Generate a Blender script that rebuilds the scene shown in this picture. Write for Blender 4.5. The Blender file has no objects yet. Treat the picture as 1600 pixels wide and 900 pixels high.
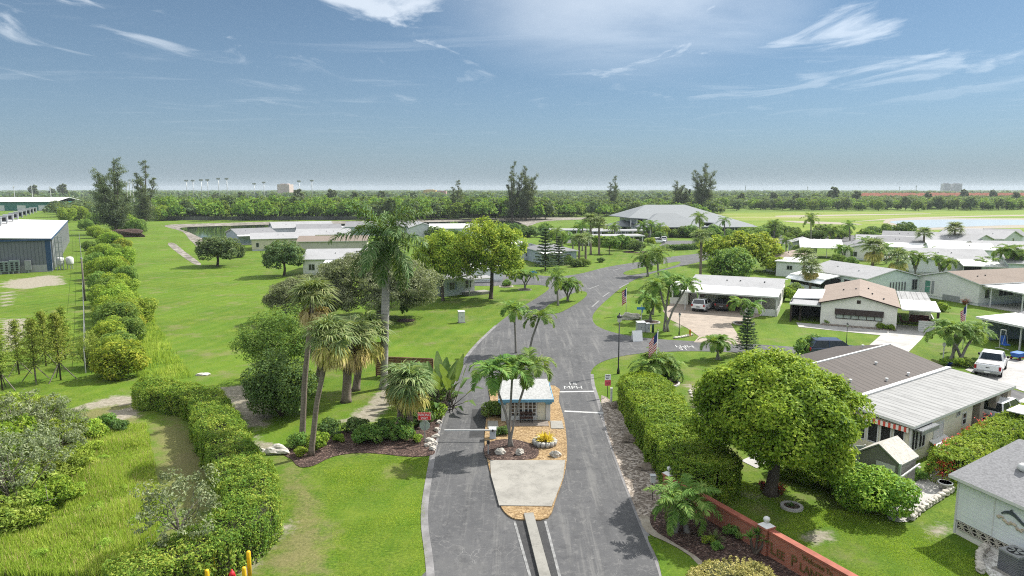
import bpy, bmesh, math, random
import numpy as np
from mathutils import Vector, Matrix
from mathutils.geometry import tessellate_polygon

scene = bpy.context.scene
COL = scene.collection
PI = math.pi
HC = 16.0                      # camera height over the ground (a drone)
FOC = 1066.7
PITCH = math.atan((450 - 296) / FOC)
CP, SP = math.cos(PITCH), math.sin(PITCH)

def P(px, py, z=0.0):
    "survey helper: the world point at height z seen at photo pixel (px, py)"
    dx = (px - 800) / FOC
    dv = (450 - py) / FOC
    r = (dx, CP + dv * SP, -SP + dv * CP)
    t = (HC - z) / (-r[2])
    return Vector((r[0] * t, r[1] * t, z))

def hgt(px, py, ytop):
    "height of a thing standing at pixel (px, py) whose top is seen at ytop"
    b = P(px, py)
    k = (450 - ytop) / FOC
    return HC + b.y * (k * CP - SP) / (CP + k * SP)

def mpp(py):
    "metres per photo pixel across, on the ground at row py"
    return (P(801, py) - P(800, py)).length

# ------------------------------------------------------------------ objects
def tag(o, label=None, cat=None, group=None, kind=None):
    if label: o['label'] = label
    if cat: o['category'] = cat
    if group: o['group'] = group
    if kind: o['kind'] = kind
    return o

def thing(name, label, cat, loc=(0, 0, 0), rz=0.0, group=None):
    o = bpy.data.objects.new(name, None)
    o.empty_display_size = 0.3
    COL.objects.link(o)
    o.location = loc
    o.rotation_euler = (0, 0, rz)
    return tag(o, label, cat, group)

KIDS = {}
def link(name, me, parent=None):
    o = bpy.data.objects.new(name, me)
    COL.objects.link(o)
    if parent is not None:
        o.parent = parent
        KIDS.setdefault(parent.name, []).append(o)
    return o

def copy_tree(o, parent=None):
    c = o.copy()
    COL.objects.link(c)
    if parent is not None:
        c.parent = parent
        KIDS.setdefault(parent.name, []).append(c)
    for ch in list(KIDS.get(o.name, [])):
        copy_tree(ch, c)
    return c

class Proto:
    "first use returns the thing itself, later uses return copies"
    def __init__(s, root):
        s.root, s.used = root, False
    def put(s, loc, rz=0.0, sc=1.0, label=None, group=None, name=None):
        o = s.root if not s.used else copy_tree(s.root)
        s.used = True
        o.location = loc
        o.rotation_euler = (0, 0, rz)
        o.scale = (sc, sc, sc) if not isinstance(sc, (tuple, list)) else sc
        if name: o.name = name
        return tag(o, label, None, group)

# ------------------------------------------------------------------ mesh builder
class MB:
    def __init__(s):
        s.v, s.f, s.m = [], [], []
        s.X = Matrix.Identity(4)
    def face(s, pts, mi=0):
        n = len(s.v)
        s.v += [tuple(s.X @ Vector(p)) for p in pts]
        s.f.append(tuple(range(n, n + len(pts))))
        s.m.append(mi)
    def mesh(s, pts, faces, mi=0):
        n = len(s.v)
        s.v += [tuple(s.X @ Vector(p)) for p in pts]
        for f in faces:
            s.f.append(tuple(i + n for i in f))
            s.m.append(mi)
    def box(s, x0, x1, y0, y1, z0, z1, mi=0):
        p = [(x0, y0, z0), (x1, y0, z0), (x1, y1, z0), (x0, y1, z0),
             (x0, y0, z1), (x1, y0, z1), (x1, y1, z1), (x0, y1, z1)]
        s.mesh(p, [(3, 2, 1, 0), (4, 5, 6, 7), (0, 1, 5, 4), (1, 2, 6, 5), (2, 3, 7, 6), (3, 0, 4, 7)], mi)
    def bar(s, a, b, w, h=None, mi=0):
        a, b = Vector(a), Vector(b)
        h = w if h is None else h
        d = (b - a).normalized()
        up = Vector((0, 0, 1)) if abs(d.z) < 0.95 else Vector((0, 1, 0))
        u = d.cross(up).normalized() * (w / 2)
        v = u.cross(d).normalized() * (h / 2)
        p = [a - u - v, a + u - v, a + u + v, a - u + v, b - u - v, b + u - v, b + u + v, b - u + v]
        s.mesh(p, [(0, 1, 2, 3), (7, 6, 5, 4), (4, 5, 1, 0), (5, 6, 2, 1), (6, 7, 3, 2), (7, 4, 0, 3)], mi)
    def tube(s, pts, rad, n=8, mi=0, caps=True):
        pts = [Vector(p) for p in pts]
        if not isinstance(rad, (list, tuple)): rad = [rad] * len(pts)
        vs, fs = [], []
        ref = None
        for i, p in enumerate(pts):
            d = (pts[min(i + 1, len(pts) - 1)] - pts[max(i - 1, 0)]).normalized()
            if ref is None:
                ref = Vector((1, 0, 0)) if abs(d.x) < 0.9 else Vector((0, 1, 0))
            u = (ref - d * ref.dot(d)).normalized()
            w = d.cross(u)
            ref = u
            for k in range(n):
                a = 2 * PI * k / n
                vs.append(p + (u * math.cos(a) + w * math.sin(a)) * rad[i])
        for i in range(len(pts) - 1):
            for k in range(n):
                k2 = (k + 1) % n
                fs.append((i * n + k, i * n + k2, (i + 1) * n + k2, (i + 1) * n + k))
        if caps:
            fs.append(tuple(range(n - 1, -1, -1)))
            fs.append(tuple((len(pts) - 1) * n + k for k in range(n)))
        s.mesh(vs, fs, mi)
    def lathe(s, prof, n=16, c=(0, 0, 0), mi=0):
        s.tube([(c[0], c[1], c[2] + z) for r, z in prof], [max(r, 1e-4) for r, z in prof], n, mi)
    def prism(s, poly, z0, z1, mi=0):
        "upright prism over a plan polygon"
        a = sum(poly[i][0] * poly[(i + 1) % len(poly)][1] - poly[(i + 1) % len(poly)][0] * poly[i][1] for i in range(len(poly)))
        if a < 0: poly = poly[::-1]
        n = len(poly)
        vs = [(p[0], p[1], z0) for p in poly] + [(p[0], p[1], z1) for p in poly]
        fs = [(i, (i + 1) % n, n + (i + 1) % n, n + i) for i in range(n)]
        for t in tessellate_polygon([[Vector((p[0], p[1], 0)) for p in poly]]):
            q = [Vector((poly[i][0], poly[i][1], 0)) for i in t]
            t = tuple(t) if (q[1] - q[0]).cross(q[2] - q[0]).z > 0 else tuple(reversed(t))
            fs.append(tuple(n + i for i in t))
            fs.append(tuple(reversed(t)))
        s.mesh(vs, fs, mi)
    def slab(s, a, b, c, d, t, mi=0):
        "a tilted board: top corners a b c d (counter-clockwise from above), thickness t downward"
        q = [Vector(x) for x in (a, b, c, d)]
        lo = [x - Vector((0, 0, t)) for x in q]
        s.mesh(q + lo, [(0, 1, 2, 3), (7, 6, 5, 4), (4, 5, 1, 0), (5, 6, 2, 1), (6, 7, 3, 2), (7, 4, 0, 3)], mi)
    def blob(s, c, r, seed=0, amp=0.2, sub=2, mi=0):
        rng = random.Random(seed)
        bm = bmesh.new()
        bmesh.ops.create_icosphere(bm, subdivisions=sub, radius=1)
        ph = [rng.uniform(0, 6) for _ in range(6)]
        for v in bm.verts:
            x, y, z = v.co
            k = 1 + amp * (math.sin(3 * x + ph[0]) * math.sin(3.3 * y + ph[1]) + .6 * math.sin(6 * z + ph[2] + 4 * x) * math.sin(5 * y + ph[3]))
            v.co = (x * r[0] * k + c[0], y * r[1] * k + c[1], z * r[2] * k + c[2])
        bm.verts.index_update()
        s.mesh([tuple(v.co) for v in bm.verts], [[v.index for v in f.verts] for f in bm.faces], mi)
        bm.free()
    def data(s, name, mats, smooth=False):
        me = bpy.data.meshes.new(name)
        me.from_pydata(s.v, [], s.f)
        for m in (mats if isinstance(mats, (list, tuple)) else [mats]):
            me.materials.append(m)
        me.polygons.foreach_set('material_index', s.m)
        if smooth: me.polygons.foreach_set('use_smooth', [True] * len(s.f))
        me.update()
        return me
    def build(s, name, mats, parent=None, smooth=False):
        return link(name, s.data(name, mats, smooth), parent)

def quads_mesh(name, V, mats, k=4, nor=None):
    "V: (n, k, 3) separate faces, or (n, 6, 3) two-quad strips when k == 6"
    V = np.asarray(V, dtype=np.float32)
    n = len(V)
    me = bpy.data.meshes.new(name)
    me.vertices.add(n * k)
    me.vertices.foreach_set('co', V.reshape(-1))
    if k == 6:
        base = (np.arange(n) * 6)[:, None]
        idx = np.concatenate([base + np.array([0, 1, 3, 2]), base + np.array([2, 3, 5, 4])], 1).reshape(-1)
        nf, fs = n * 2, 4
    else:
        idx = np.arange(n * k)
        nf, fs = n, k
    me.loops.add(nf * fs)
    me.loops.foreach_set('vertex_index', idx.astype(np.int32))
    me.polygons.add(nf)
    me.polygons.foreach_set('loop_start', (np.arange(nf) * fs).astype(np.int32))
    me.materials.append(mats)
    me.update(calc_edges=True)
    me.validate()
    return me

# ------------------------------------------------------------------ materials
def S(r, g, b):
    "sRGB bytes to linear"
    f = lambda c: (c / 255 / 12.92) if c / 255 <= 0.04045 else ((c / 255 + 0.055) / 1.055) ** 2.4
    return (f(r), f(g), f(b), 1)

class NT:
    def __init__(s, name):
        s.m = bpy.data.materials.new(name)
        s.m.use_nodes = True
        s.t = s.m.node_tree
        s.b = s.t.nodes['Principled BSDF']
        s.out = s.t.nodes['Material Output']
    def n(s, typ, **kw):
        nd = s.t.nodes.new(typ)
        for k, v in kw.items():
            if k in nd.inputs: nd.inputs[k].default_value = v
            else: setattr(nd, k, v)
        return nd
    def l(s, a, b): s.t.links.new(a, b)
    def coord(s, kind='Object', scale=None, rot=None):
        c = s.n('ShaderNodeTexCoord')
        o = c.outputs[kind]
        if scale or rot:
            mp = s.n('ShaderNodeMapping')
            if scale: mp.inputs['Scale'].default_value = scale
            if rot: mp.inputs['Rotation'].default_value = rot
            s.l(o, mp.inputs[0])
            o = mp.outputs[0]
        return o
    def noise(s, vec, scale, detail=3, rough=.55, dist=0.0):
        nd = s.n('ShaderNodeTexNoise')
        nd.inputs['Scale'].default_value = scale
        nd.inputs['Detail'].default_value = detail
        nd.inputs['Roughness'].default_value = rough
        nd.inputs['Distortion'].default_value = dist
        s.l(vec, nd.inputs['Vector'])
        return nd.outputs['Fac']
    def ramp(s, fac, stops, interp='LINEAR'):
        r = s.n('ShaderNodeValToRGB')
        r.color_ramp.interpolation = interp
        e = r.color_ramp.elements
        while len(e) < len(stops): e.new(0.5)
        for i, (p, c) in enumerate(stops):
            e[i].position = p
            e[i].color = c if len(c) == 4 else tuple(c) + (1,)
        s.l(fac, r.inputs[0])
        return r.outputs[0]
    def step(s, fac, a, b):
        mr = s.n('ShaderNodeMapRange', interpolation_type='SMOOTHSTEP')
        mr.inputs[1].default_value, mr.inputs[2].default_value = a, b
        s.l(fac, mr.inputs[0])
        return mr.outputs[0]
    def mix(s, fac, a, b, typ='MIX'):
        x = s.n('ShaderNodeMix', data_type='RGBA', blend_type=typ)
        for sock, v in ((x.inputs[0], fac), (x.inputs[6], a), (x.inputs[7], b)):
            if isinstance(v, (int, float)): sock.default_value = v
            elif isinstance(v, (tuple, list)): sock.default_value = v if len(v) == 4 else tuple(v) + (1,)
            else: s.l(v, sock)
        return x.outputs[2]
    def math(s, op, a, b=0.0, clamp=False):
        x = s.n('ShaderNodeMath', operation=op, use_clamp=clamp)
        for sock, v in ((x.inputs[0], a), (x.inputs[1], b)):
            if isinstance(v, (int, float)): sock.default_value = v
            else: s.l(v, sock)
        return x.outputs[0]
    def bump(s, h, strength=.3, dist=.02):
        b = s.n('ShaderNodeBump')
        b.inputs['Strength'].default_value = strength
        b.inputs['Distance'].default_value = dist
        s.l(h, b.inputs['Height'])
        s.l(b.outputs[0], s.b.inputs['Normal'])
    def col(s, c): 
        if isinstance(c, (tuple, list)): s.b.inputs['Base Color'].default_value = c if len(c) == 4 else tuple(c) + (1,)
        else: s.l(c, s.b.inputs['Base Color'])
    def set(s, rough=.6, spec=.3, metal=0.0):
        s.b.inputs['Roughness'].default_value = rough
        s.b.inputs['Specular IOR Level'].default_value = spec
        s.b.inputs['Metallic'].default_value = metal

def plain(name, c, rough=.6, var=.12, scale=3.0, metal=0.0, bump=0.0, spec=.35, dirt=0.0):
    t = NT(name)
    v = t.coord('Object')
    n = t.noise(v, scale, 5)
    c = c if len(c) == 4 else tuple(c) + (1,)
    dk = tuple(x * (1 - var) for x in c[:3]) + (1,)
    lt = tuple(min(1, x * (1 + var)) for x in c[:3]) + (1,)
    out = t.ramp(n, [(.3, dk), (.7, lt)])
    if dirt:
        n2 = t.noise(v, scale * 4.3, 6, .7)
        out = t.mix(t.math('MULTIPLY', t.step(n2, .5, .72), dirt), out, tuple(x * .45 for x in c[:3]) + (1,))
    t.col(out)
    if bump: t.bump(t.noise(v, scale * 9, 4), bump, .01)
    t.set(rough, spec, metal)
    return t.m

def foliage(name, dark, mid, light, trans=.3, clump=.6, rough=.5, spec=.35):
    lift = lambda c: tuple(1.22 * x ** .82 for x in c[:3]) + (1,)
    dark, mid, light = lift(dark), lift(mid), lift(light)
    trans = min(.40, trans + .08)
    t = NT(name)
    g = t.n('ShaderNodeNewGeometry')
    oi = t.n('ShaderNodeObjectInfo')
    v = t.coord('Object')
    n = t.noise(v, clump, 3, .6)
    f = t.math('ADD', t.math('MULTIPLY', g.outputs['Random Per Island'], .6), t.math('MULTIPLY', t.step(n, .3, .7), .4))
    c = t.ramp(f, [(.08, dark), (.5, mid), (.95, light)])
    k = t.math('ADD', t.math('MULTIPLY', oi.outputs['Random'], .3), 1.0)
    hs = t.n('ShaderNodeHueSaturation')
    t.l(k, hs.inputs['Value'])
    t.l(t.math('ADD', t.math('MULTIPLY', oi.outputs['Random'], .03), .485), hs.inputs['Hue'])
    t.l(c, hs.inputs['Color'])
    c = hs.outputs[0]
    t.col(c)
    t.set(max(rough, .62), spec * .3)
    tr = t.n('ShaderNodeBsdfTranslucent')
    t.l(t.mix(.4, c, (.36, .44, .03, 1), 'MIX'), tr.inputs[0])
    mx = t.n('ShaderNodeMixShader')
    mx.inputs[0].default_value = trans
    t.l(t.b.outputs[0], mx.inputs[1])
    t.l(tr.outputs[0], mx.inputs[2])
    t.l(mx.outputs[0], t.out.inputs[0])
    return t.m

M = {}
# ------------------------------------------------------------------ ground
def smooth_poly(pts, sub=5, closed=True):
    out = []
    n = len(pts)
    for i in range(n if closed else n - 1):
        g = lambda k: Vector(pts[k % n]) if closed else Vector(pts[min(max(k, 0), n - 1)])
        p0, p1, p2, p3 = g(i - 1), g(i), g(i + 1), g(i + 2)
        for s in range(sub):
            t = s / sub
            out.append(0.5 * ((2 * p1) + (p2 - p0) * t + (2 * p0 - 5 * p1 + 4 * p2 - p3) * t * t + (3 * p1 - p0 - 3 * p2 + p3) * t ** 3))
    if not closed: out.append(Vector(pts[-1]))
    return out

def W(pts, z=0.0):
    return [P(x, y, z).to_2d() for x, y in pts]

def inside(poly, X, Y):
    r = np.zeros(X.shape, bool)
    n = len(poly)
    for i in range(n):
        x1, y1 = poly[i]; x2, y2 = poly[(i + 1) % n]
        if y1 == y2: continue
        c = ((y1 > Y) != (y2 > Y)) & (X < (x2 - x1) * (Y - y1) / (y2 - y1) + x1)
        r ^= c
    return r

def edge_dist(poly, X, Y):
    d = np.full(X.shape, 1e9)
    n = len(poly)
    for i in range(n):
        ax, ay = poly[i]; bx, by = poly[(i + 1) % n]
        vx, vy = bx - ax, by - ay
        L = vx * vx + vy * vy + 1e-12
        t = np.clip(((X - ax) * vx + (Y - ay) * vy) / L, 0, 1)
        d = np.minimum(d, np.hypot(X - ax - t * vx, Y - ay - t * vy))
    return d

def zone(polys, X, Y, soft=1.0):
    r = np.zeros(X.shape)
    for poly in polys:
        xs = [p[0] for p in poly]; ys = [p[1] for p in poly]
        m = (X > min(xs) - soft) & (X < max(xs) + soft) & (Y > min(ys) - soft) & (Y < max(ys) + soft)
        if not m.any(): continue
        xx, yy = X[m], Y[m]
        sd = edge_dist(poly, xx, yy) * np.where(inside(poly, xx, yy), 1, -1)
        r[m] = np.maximum(r[m], np.clip(sd / (2 * soft) + .5, 0, 1))
    return r

SAND = [
    [(338, 606), (398, 598), (430, 640), (420, 668), (385, 670), (365, 648)],
    [(0, 662), (60, 650), (120, 634), (180, 616), (222, 618), (218, 632), (150, 638), (80, 652), (0, 682)],
    [(0, 497), (48, 498), (42, 520), (30, 545), (0, 558)],
    [(0, 456), (25, 455), (20, 478), (0, 480)], [(20, 436), (95, 428), (105, 444), (40, 452), (0, 450), (0, 440)],
    [(395, 672), (440, 700), (420, 715), (395, 700)],
    [(1068, 600), (1090, 600), (1128, 690), (1150, 722), (1110, 720), (1090, 660)],
    [(1245, 832), (1300, 822), (1318, 842), (1270, 856)],
    [(1160, 762), (1200, 772), (1190, 784), (1150, 776)],
    [(1440, 820), (1492, 818), (1492, 838), (1450, 846)],
    [(560, 640), (612, 590), (640, 610), (588, 660), (520, 664)],
    [(370, 842), (455, 812), (470, 826), (430, 850), (395, 900), (330, 900)],
    [(170, 640), (215, 632), (225, 650), (160, 665)],
    [(1048, 505), (1075, 505), (1060, 515)],
]
DRY = [
    [(60, 655), (220, 622), (232, 660), (300, 660), (332, 700), (345, 790), (300, 830), (250, 790), (236, 735), (228, 668), (120, 665)],
    [(170, 900), (240, 850), (262, 810), (300, 840), (330, 900)],
    [(415, 700), (470, 722), (505, 790), (525, 900), (380, 900), (455, 815), (445, 760)],
    [(1060, 590), (1100, 600), (1140, 690), (1180, 735), (1110, 745), (1090, 690)],
    [(640, 345), (640, 345), (641, 345)],
    [(1180, 700), (1260, 690), (1300, 735), (1230, 760)],
]
LUSH = [
    [(0, 900), (0, 700), (110, 665), (226, 664), (240, 740), (252, 800), (235, 850), (170, 900)],
    [(150, 470), (220, 470), (300, 590), (220, 600), (200, 560)],
]
FIELD = [
    [(1110, 333), (1350, 330), (1700, 328), (1700, 372), (1500, 372), (1380, 370), (1260, 366), (1160, 356)],
]
def pix(polys):
    return [[tuple(p) for p in W(q)] for q in polys]

def build_ground():
    xs = list(np.arange(-42, 42.01, .35))
    s, x = .4, 42
    while x < 6000:
        s *= 1.055; x += s
        xs.append(x); xs.insert(0, -x)
    ys = [-60, -20, 0, 10, 16, 20]
    y, s = 22, .3
    while y < 7000:
        ys.append(y)
        s = max(.3, (y - 60) * .012)
        y += s
    X, Y = np.meshgrid(np.array(xs), np.array(ys))
    nx, ny = len(xs), len(ys)
    Z = np.zeros_like(X)
    att = {'sand': zone(pix(SAND), X, Y, .9), 'dry': zone(pix(DRY), X, Y, 1.3),
           'lush': zone(pix(LUSH), X, Y, .5), 'field': zone(pix(FIELD), X, Y, 12)}
    me = bpy.data.meshes.new('ground')
    V = np.stack([X, Y, Z], -1).reshape(-1, 3).astype(np.float32)
    me.vertices.add(len(V)); me.vertices.foreach_set('co', V.reshape(-1))
    i = (np.arange(ny - 1)[:, None] * nx + np.arange(nx - 1)[None, :]).reshape(-1)
    F = np.stack([i, i + 1, i + nx + 1, i + nx], 1)
    me.loops.add(F.size); me.loops.foreach_set('vertex_index', F.reshape(-1).astype(np.int32))
    me.polygons.add(len(F)); me.polygons.foreach_set('loop_start', (np.arange(len(F)) * 4).astype(np.int32))
    me.update(calc_edges=True)
    for k, a in att.items():
        at = me.attributes.new(k, 'FLOAT', 'POINT')
        at.data.foreach_set('value', a.reshape(-1).astype(np.float32))
    t = NT('grass_ground')
    v = t.coord('Object')
    A = lambda nm: t.n('ShaderNodeAttribute', attribute_name=nm).outputs['Fac']
    fine = t.noise(v, 6.5, 6, .8)
    vfine = t.noise(v, 26.0, 3, .7)
    mid = t.noise(v, .55, 5, .62)
    big = t.noise(v, .06, 4, .6)
    g = t.ramp(fine, [(.37, (.020, .042, .004, 1)), (.5, (.078, .142, .009, 1)), (.64, (.175, .235, .026, 1))])
    g = t.mix(t.math('MULTIPLY', t.step(vfine, .46, .62), .55), g, (.030, .055, .005, 1))
    g = t.mix(t.math('MULTIPLY', t.step(mid, .42, .70), .5), g, (.160, .195, .026, 1))
    g = t.mix(t.math('MULTIPLY', t.step(t.noise(v, .16, 6, .7), .42, .62), .6), g, (.055, .125, .008, 1))
    g = t.mix(t.math('MULTIPLY', t.step(t.noise(v, 1.9, 7, .85), .48, .62), .6), g, (.048, .105, .006, 1))
    g = t.mix(t.math('MULTIPLY', t.step(big, .42, .62), .45), g, (.105, .185, .014, 1))
    # mowing bands that run up the big lawn
    wv = t.n('ShaderNodeTexWave', wave_type='BANDS', bands_direction='X')
    wv.inputs['Scale'].default_value = .16; wv.inputs['Distortion'].default_value = 1.2
    wv.inputs['Detail'].default_value = 2
    t.l(t.coord('Object', rot=(0, 0, .22)), wv.inputs['Vector'])
    g = t.mix(t.math('MULTIPLY', wv.outputs['Fac'], .12), g, (.20, .22, .04, 1))
    # worn patches by noise anywhere
    worn = t.math('MULTIPLY', t.step(t.noise(v, .22, 6, .7), .52, .68), .6)
    g = t.mix(worn, g, (.165, .150, .070, 1))
    edge = t.math('MULTIPLY', t.math('SUBTRACT', t.noise(v, 1.1, 6, .72), .5), 1.5)
    dry = t.step(t.math('ADD', A('dry'), edge), .35, .95)
    g = t.mix(t.math('MULTIPLY', dry, .75), g, t.ramp(fine, [(.3, (.085, .085, .030, 1)), (.7, (.235, .195, .100, 1))]))
    lush = t.step(t.math('ADD', A('lush'), t.math('MULTIPLY', edge, .4)), .4, .7)
    g = t.mix(t.math('MULTIPLY', lush, .7), g, t.ramp(mid, [(.3, (.05, .10, .012, 1)), (.65, (.11, .20, .02, 1))]))
    sand = t.step(t.math('ADD', A('sand'), edge), .45, .85)
    g = t.mix(t.math('MULTIPLY', sand, .9), g, t.ramp(t.noise(v, 3.0, 6, .75), [(.3, (.16, .135, .10, 1)), (.7, (.37, .33, .28, 1))]))
    # far field with long pale streaks
    st = t.noise(t.coord('Object', scale=(.004, .035, 1)), 1.0, 5, .65)
    fl = t.ramp(st, [(.34, (.085, .155, .015, 1)), (.52, (.145, .195, .022, 1)), (.60, (.20, .21, .06, 1)), (.68, (.36, .33, .24, 1))])
    g = t.mix(A('field'), g, fl)
    t.col(g)
    t.bump(t.math('ADD', fine, t.math('MULTIPLY', vfine, .7)), .55, .06)
    t.set(.9, .12)
    me.materials.append(t.m)
    o = link('ground', me)
    return tag(o, kind='structure')

def sheet(name, pts, mat, z, sub=4, smooth=True, thick=None, kind='structure', world=False):
    w = [Vector(p) for p in pts] if world else W(pts)
    if smooth: w = smooth_poly(w, sub)
    w = [tuple(p) for p in w]
    mb = MB()
    if thick:
        mb.prism(w, z - thick, z)
    else:
        a = sum(w[i][0] * w[(i + 1) % len(w)][1] - w[(i + 1) % len(w)][0] * w[i][1] for i in range(len(w)))
        if a < 0: w = w[::-1]
        vs = [(x, y, z) for x, y in w]
        fs = []
        for tr in tessellate_polygon([[Vector((x, y, 0)) for x, y in w]]):
            q = [Vector(vs[i]) for i in tr]
            fs.append(tuple(tr) if (q[1] - q[0]).cross(q[2] - q[0]).z > 0 else tuple(reversed(tr)))
        mb.mesh(vs, fs)
    o = mb.build(name, mat)
    if kind: tag(o, kind=kind)
    return o

def asphalt(name, base, crack=.5, streak=True):
    t = NT(name)
    v = t.coord('Object')
    b = base
    big = t.noise(v, .25, 5, .65)
    grit = t.noise(v, 30, 3, .8)
    c = t.ramp(big, [(.3, (b * .72, b * .73, b * .77, 1)), (.55, (b, b, b * 1.03, 1)), (.75, (b * 1.28, b * 1.27, b * 1.25, 1))])
    if streak:
        s = t.noise(t.coord('Object', scale=(1.9, .09, 1)), 1.0, 5, .7)
        c = t.mix(t.math('MULTIPLY', t.step(s, .50, .68), .75), c, (b * 1.75, b * 1.72, b * 1.66, 1))
        s2 = t.noise(t.coord('Object', scale=(1.1, .06, 1)), 1.7, 4, .6)
        c = t.mix(t.math('MULTIPLY', t.step(s2, .54, .70), .5), c, (b * .55, b * .56, b * .6, 1))
    mo = t.noise(v, 2.3, 9, .82)
    c = t.mix(t.math('MULTIPLY', t.step(mo, .50, .66), .55), c, (b * 2.1, b * 2.05, b * 1.98, 1))
    c = t.mix(t.math('MULTIPLY', t.step(t.noise(v, 1.1, 8, .8), .52, .64), .5), c, (b * .5, b * .5, b * .54, 1))
    vo = t.n('ShaderNodeTexVoronoi', feature='DISTANCE_TO_EDGE')
    vo.inputs['Scale'].default_value = 1.5
    dv = t.n('ShaderNodeVectorMath', operation='ADD')
    sc = t.n('ShaderNodeVectorMath', operation='SCALE'); sc.inputs['Scale'].default_value = .55
    nz = t.n('ShaderNodeTexNoise'); nz.inputs['Scale'].default_value = 1.6; nz.inputs['Detail'].default_value = 5
    t.l(v, nz.inputs['Vector']); t.l(nz.outputs['Color'], sc.inputs[0])
    t.l(v, dv.inputs[0]); t.l(sc.outputs[0], dv.inputs[1]); t.l(dv.outputs[0], vo.inputs['Vector'])
    line = t.math('SUBTRACT', 1.0, t.step(vo.outputs['Distance'], .004, .022))
    gate = t.step(t.noise(v, .33, 4, .6), .5, .64)
    c = t.mix(t.math('MULTIPLY', t.math('MULTIPLY', line, gate), crack), c, (b * 3.2, b * 3.15, b * 3.0, 1))
    c = t.mix(t.math('MULTIPLY', t.step(grit, .45, .75), .3), c, (b * 1.7, b * 1.7, b * 1.7, 1))
    t.col(c)
    t.bump(grit, .25, .01)
    t.set(.85, .25)
    return t.m

def speckle(name, stops, scale, rough=.9, bump=.5, vor=True, spec=.2):
    t = NT(name)
    v = t.coord('Object')
    if vor:
        vo = t.n('ShaderNodeTexVoronoi'); vo.inputs['Scale'].default_value = scale
        t.l(v, vo.inputs['Vector'])
        sp = t.n('ShaderNodeSeparateColor'); t.l(vo.outputs['Color'], sp.inputs[0])
        c = t.ramp(sp.outputs[0], stops)
        h = vo.outputs['Distance']
    else:
        h = t.noise(v, scale, 5, .75)
        c = t.ramp(h, stops)
    n = t.noise(v, scale * .06, 4, .6)
    c = t.mix(t.math('MULTIPLY', t.step(n, .45, .7), .35), c, stops[0][1])
    t.col(c)
    t.bump(h, bump, .03)
    t.set(rough, spec)
    return t.m

def concrete(name, base, joints=None):
    t = NT(name)
    v = t.coord('Object')
    n = t.noise(v, .9, 6, .7)
    n2 = t.noise(v, 12, 5, .7)
    c = t.ramp(n, [(.28, tuple(x * .66 for x in base[:3]) + (1,)), (.5, base), (.75, tuple(min(1, x * 1.14) for x in base[:3]) + (1,))])
    c = t.mix(t.math('MULTIPLY', t.step(n2, .5, .8), .25), c, tuple(x * .6 for x in base[:3]) + (1,))
    st = t.noise(v, .45, 7, .75, 1.2)
    c = t.mix(t.math('MULTIPLY', t.step(st, .50, .66), .45), c, tuple(x * .62 for x in base[:3]))
    c = t.mix(t.math('MULTIPLY', t.math('SUBTRACT', 1.0, t.step(t.math('ABSOLUTE', t.math('SUBTRACT', t.noise(v, .5, 5, .7), .5)), .0, .006)), .6), c, tuple(x * .4 for x in base[:3]))
    t.col(c); t.bump(n2, .15, .01); t.set(.8, .25)
    return t.m

def water(name, tint):
    t = NT(name)
    t.col(tint)
    t.set(.22 if tint[0] > .1 else .06, .5)
    n = t.noise(t.coord('Object', scale=(.5, 1.2, 1)), 1.4, 3)
    t.bump(n, .08, .05)
    return t.m

M['asphalt'] = asphalt('asphalt', .078)
M['asphalt_side'] = asphalt('asphalt_pale', .09, .3, False)
M['asphalt_edge'] = plain('asphalt_edging', (.17, .165, .165), .9, .35, 1.2, bump=.3, dirt=.4)
M['roadpaint'] = plain('road_paint', (.40, .40, .39), .7, .25, 2.0, dirt=.8)
M['roadpaint_worn'] = plain('worn_paint', (.20, .20, .197), .8, .4, 3.0, dirt=.9)
M['mulch'] = speckle('mulch', [(0, (.022, .014, .012, 1)), (.5, (.055, .034, .028, 1)), (.9, (.115, .075, .06, 1)), (1, (.22, .16, .13, 1))], 13, bump=.9)
M['bark'] = speckle('bark_chip', [(0, (.15, .095, .048, 1)), (.5, (.26, .175, .085, 1)), (1, (.37, .27, .155, 1))], 11, bump=.6)
M['gravel'] = speckle('river_gravel', [(0, (.09, .072, .058, 1)), (.5, (.22, .185, .15, 1)), (1, (.42, .37, .32, 1))], 8.5, bump=.8)
M['pebble'] = speckle('white_pebble', [(0, (.30, .29, .27, 1)), (.5, (.55, .53, .50, 1)), (1, (.78, .77, .74, 1))], 9, bump=.7)
M['riprap'] = speckle('bank_rock', [(0, (.09, .08, .065, 1)), (.5, (.19, .17, .145, 1)), (1, (.31, .285, .25, 1))], .9, bump=.6)
M['concrete'] = concrete('concrete', (.26, .248, .222, 1))
M['concrete_white'] = concrete('pale_concrete', (.36, .35, .33, 1))
M['paver'] = concrete('tan_paver', (.30, .25, .205, 1))
M['paver_grey'] = concrete('grey_paver', (.34, .33, .32, 1))
M['sandsheet'] = speckle('pale_sand', [(.3, (.18, .15, .11, 1)), (.7, (.34, .31, .26, 1))], 2.0, vor=False, bump=.3)
M['water'] = water('pond_water', (.020, .026, .022, 1))
M['lake'] = water('lake_water', (.34, .38, .40, 1))  # pale reflection of the bright sky put into the base colour
M['turf'] = bpy.data.materials['grass_ground'] if 'grass_ground' in bpy.data.materials else None

ground = build_ground()
M['turf'] = bpy.data.materials['grass_ground']

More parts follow.
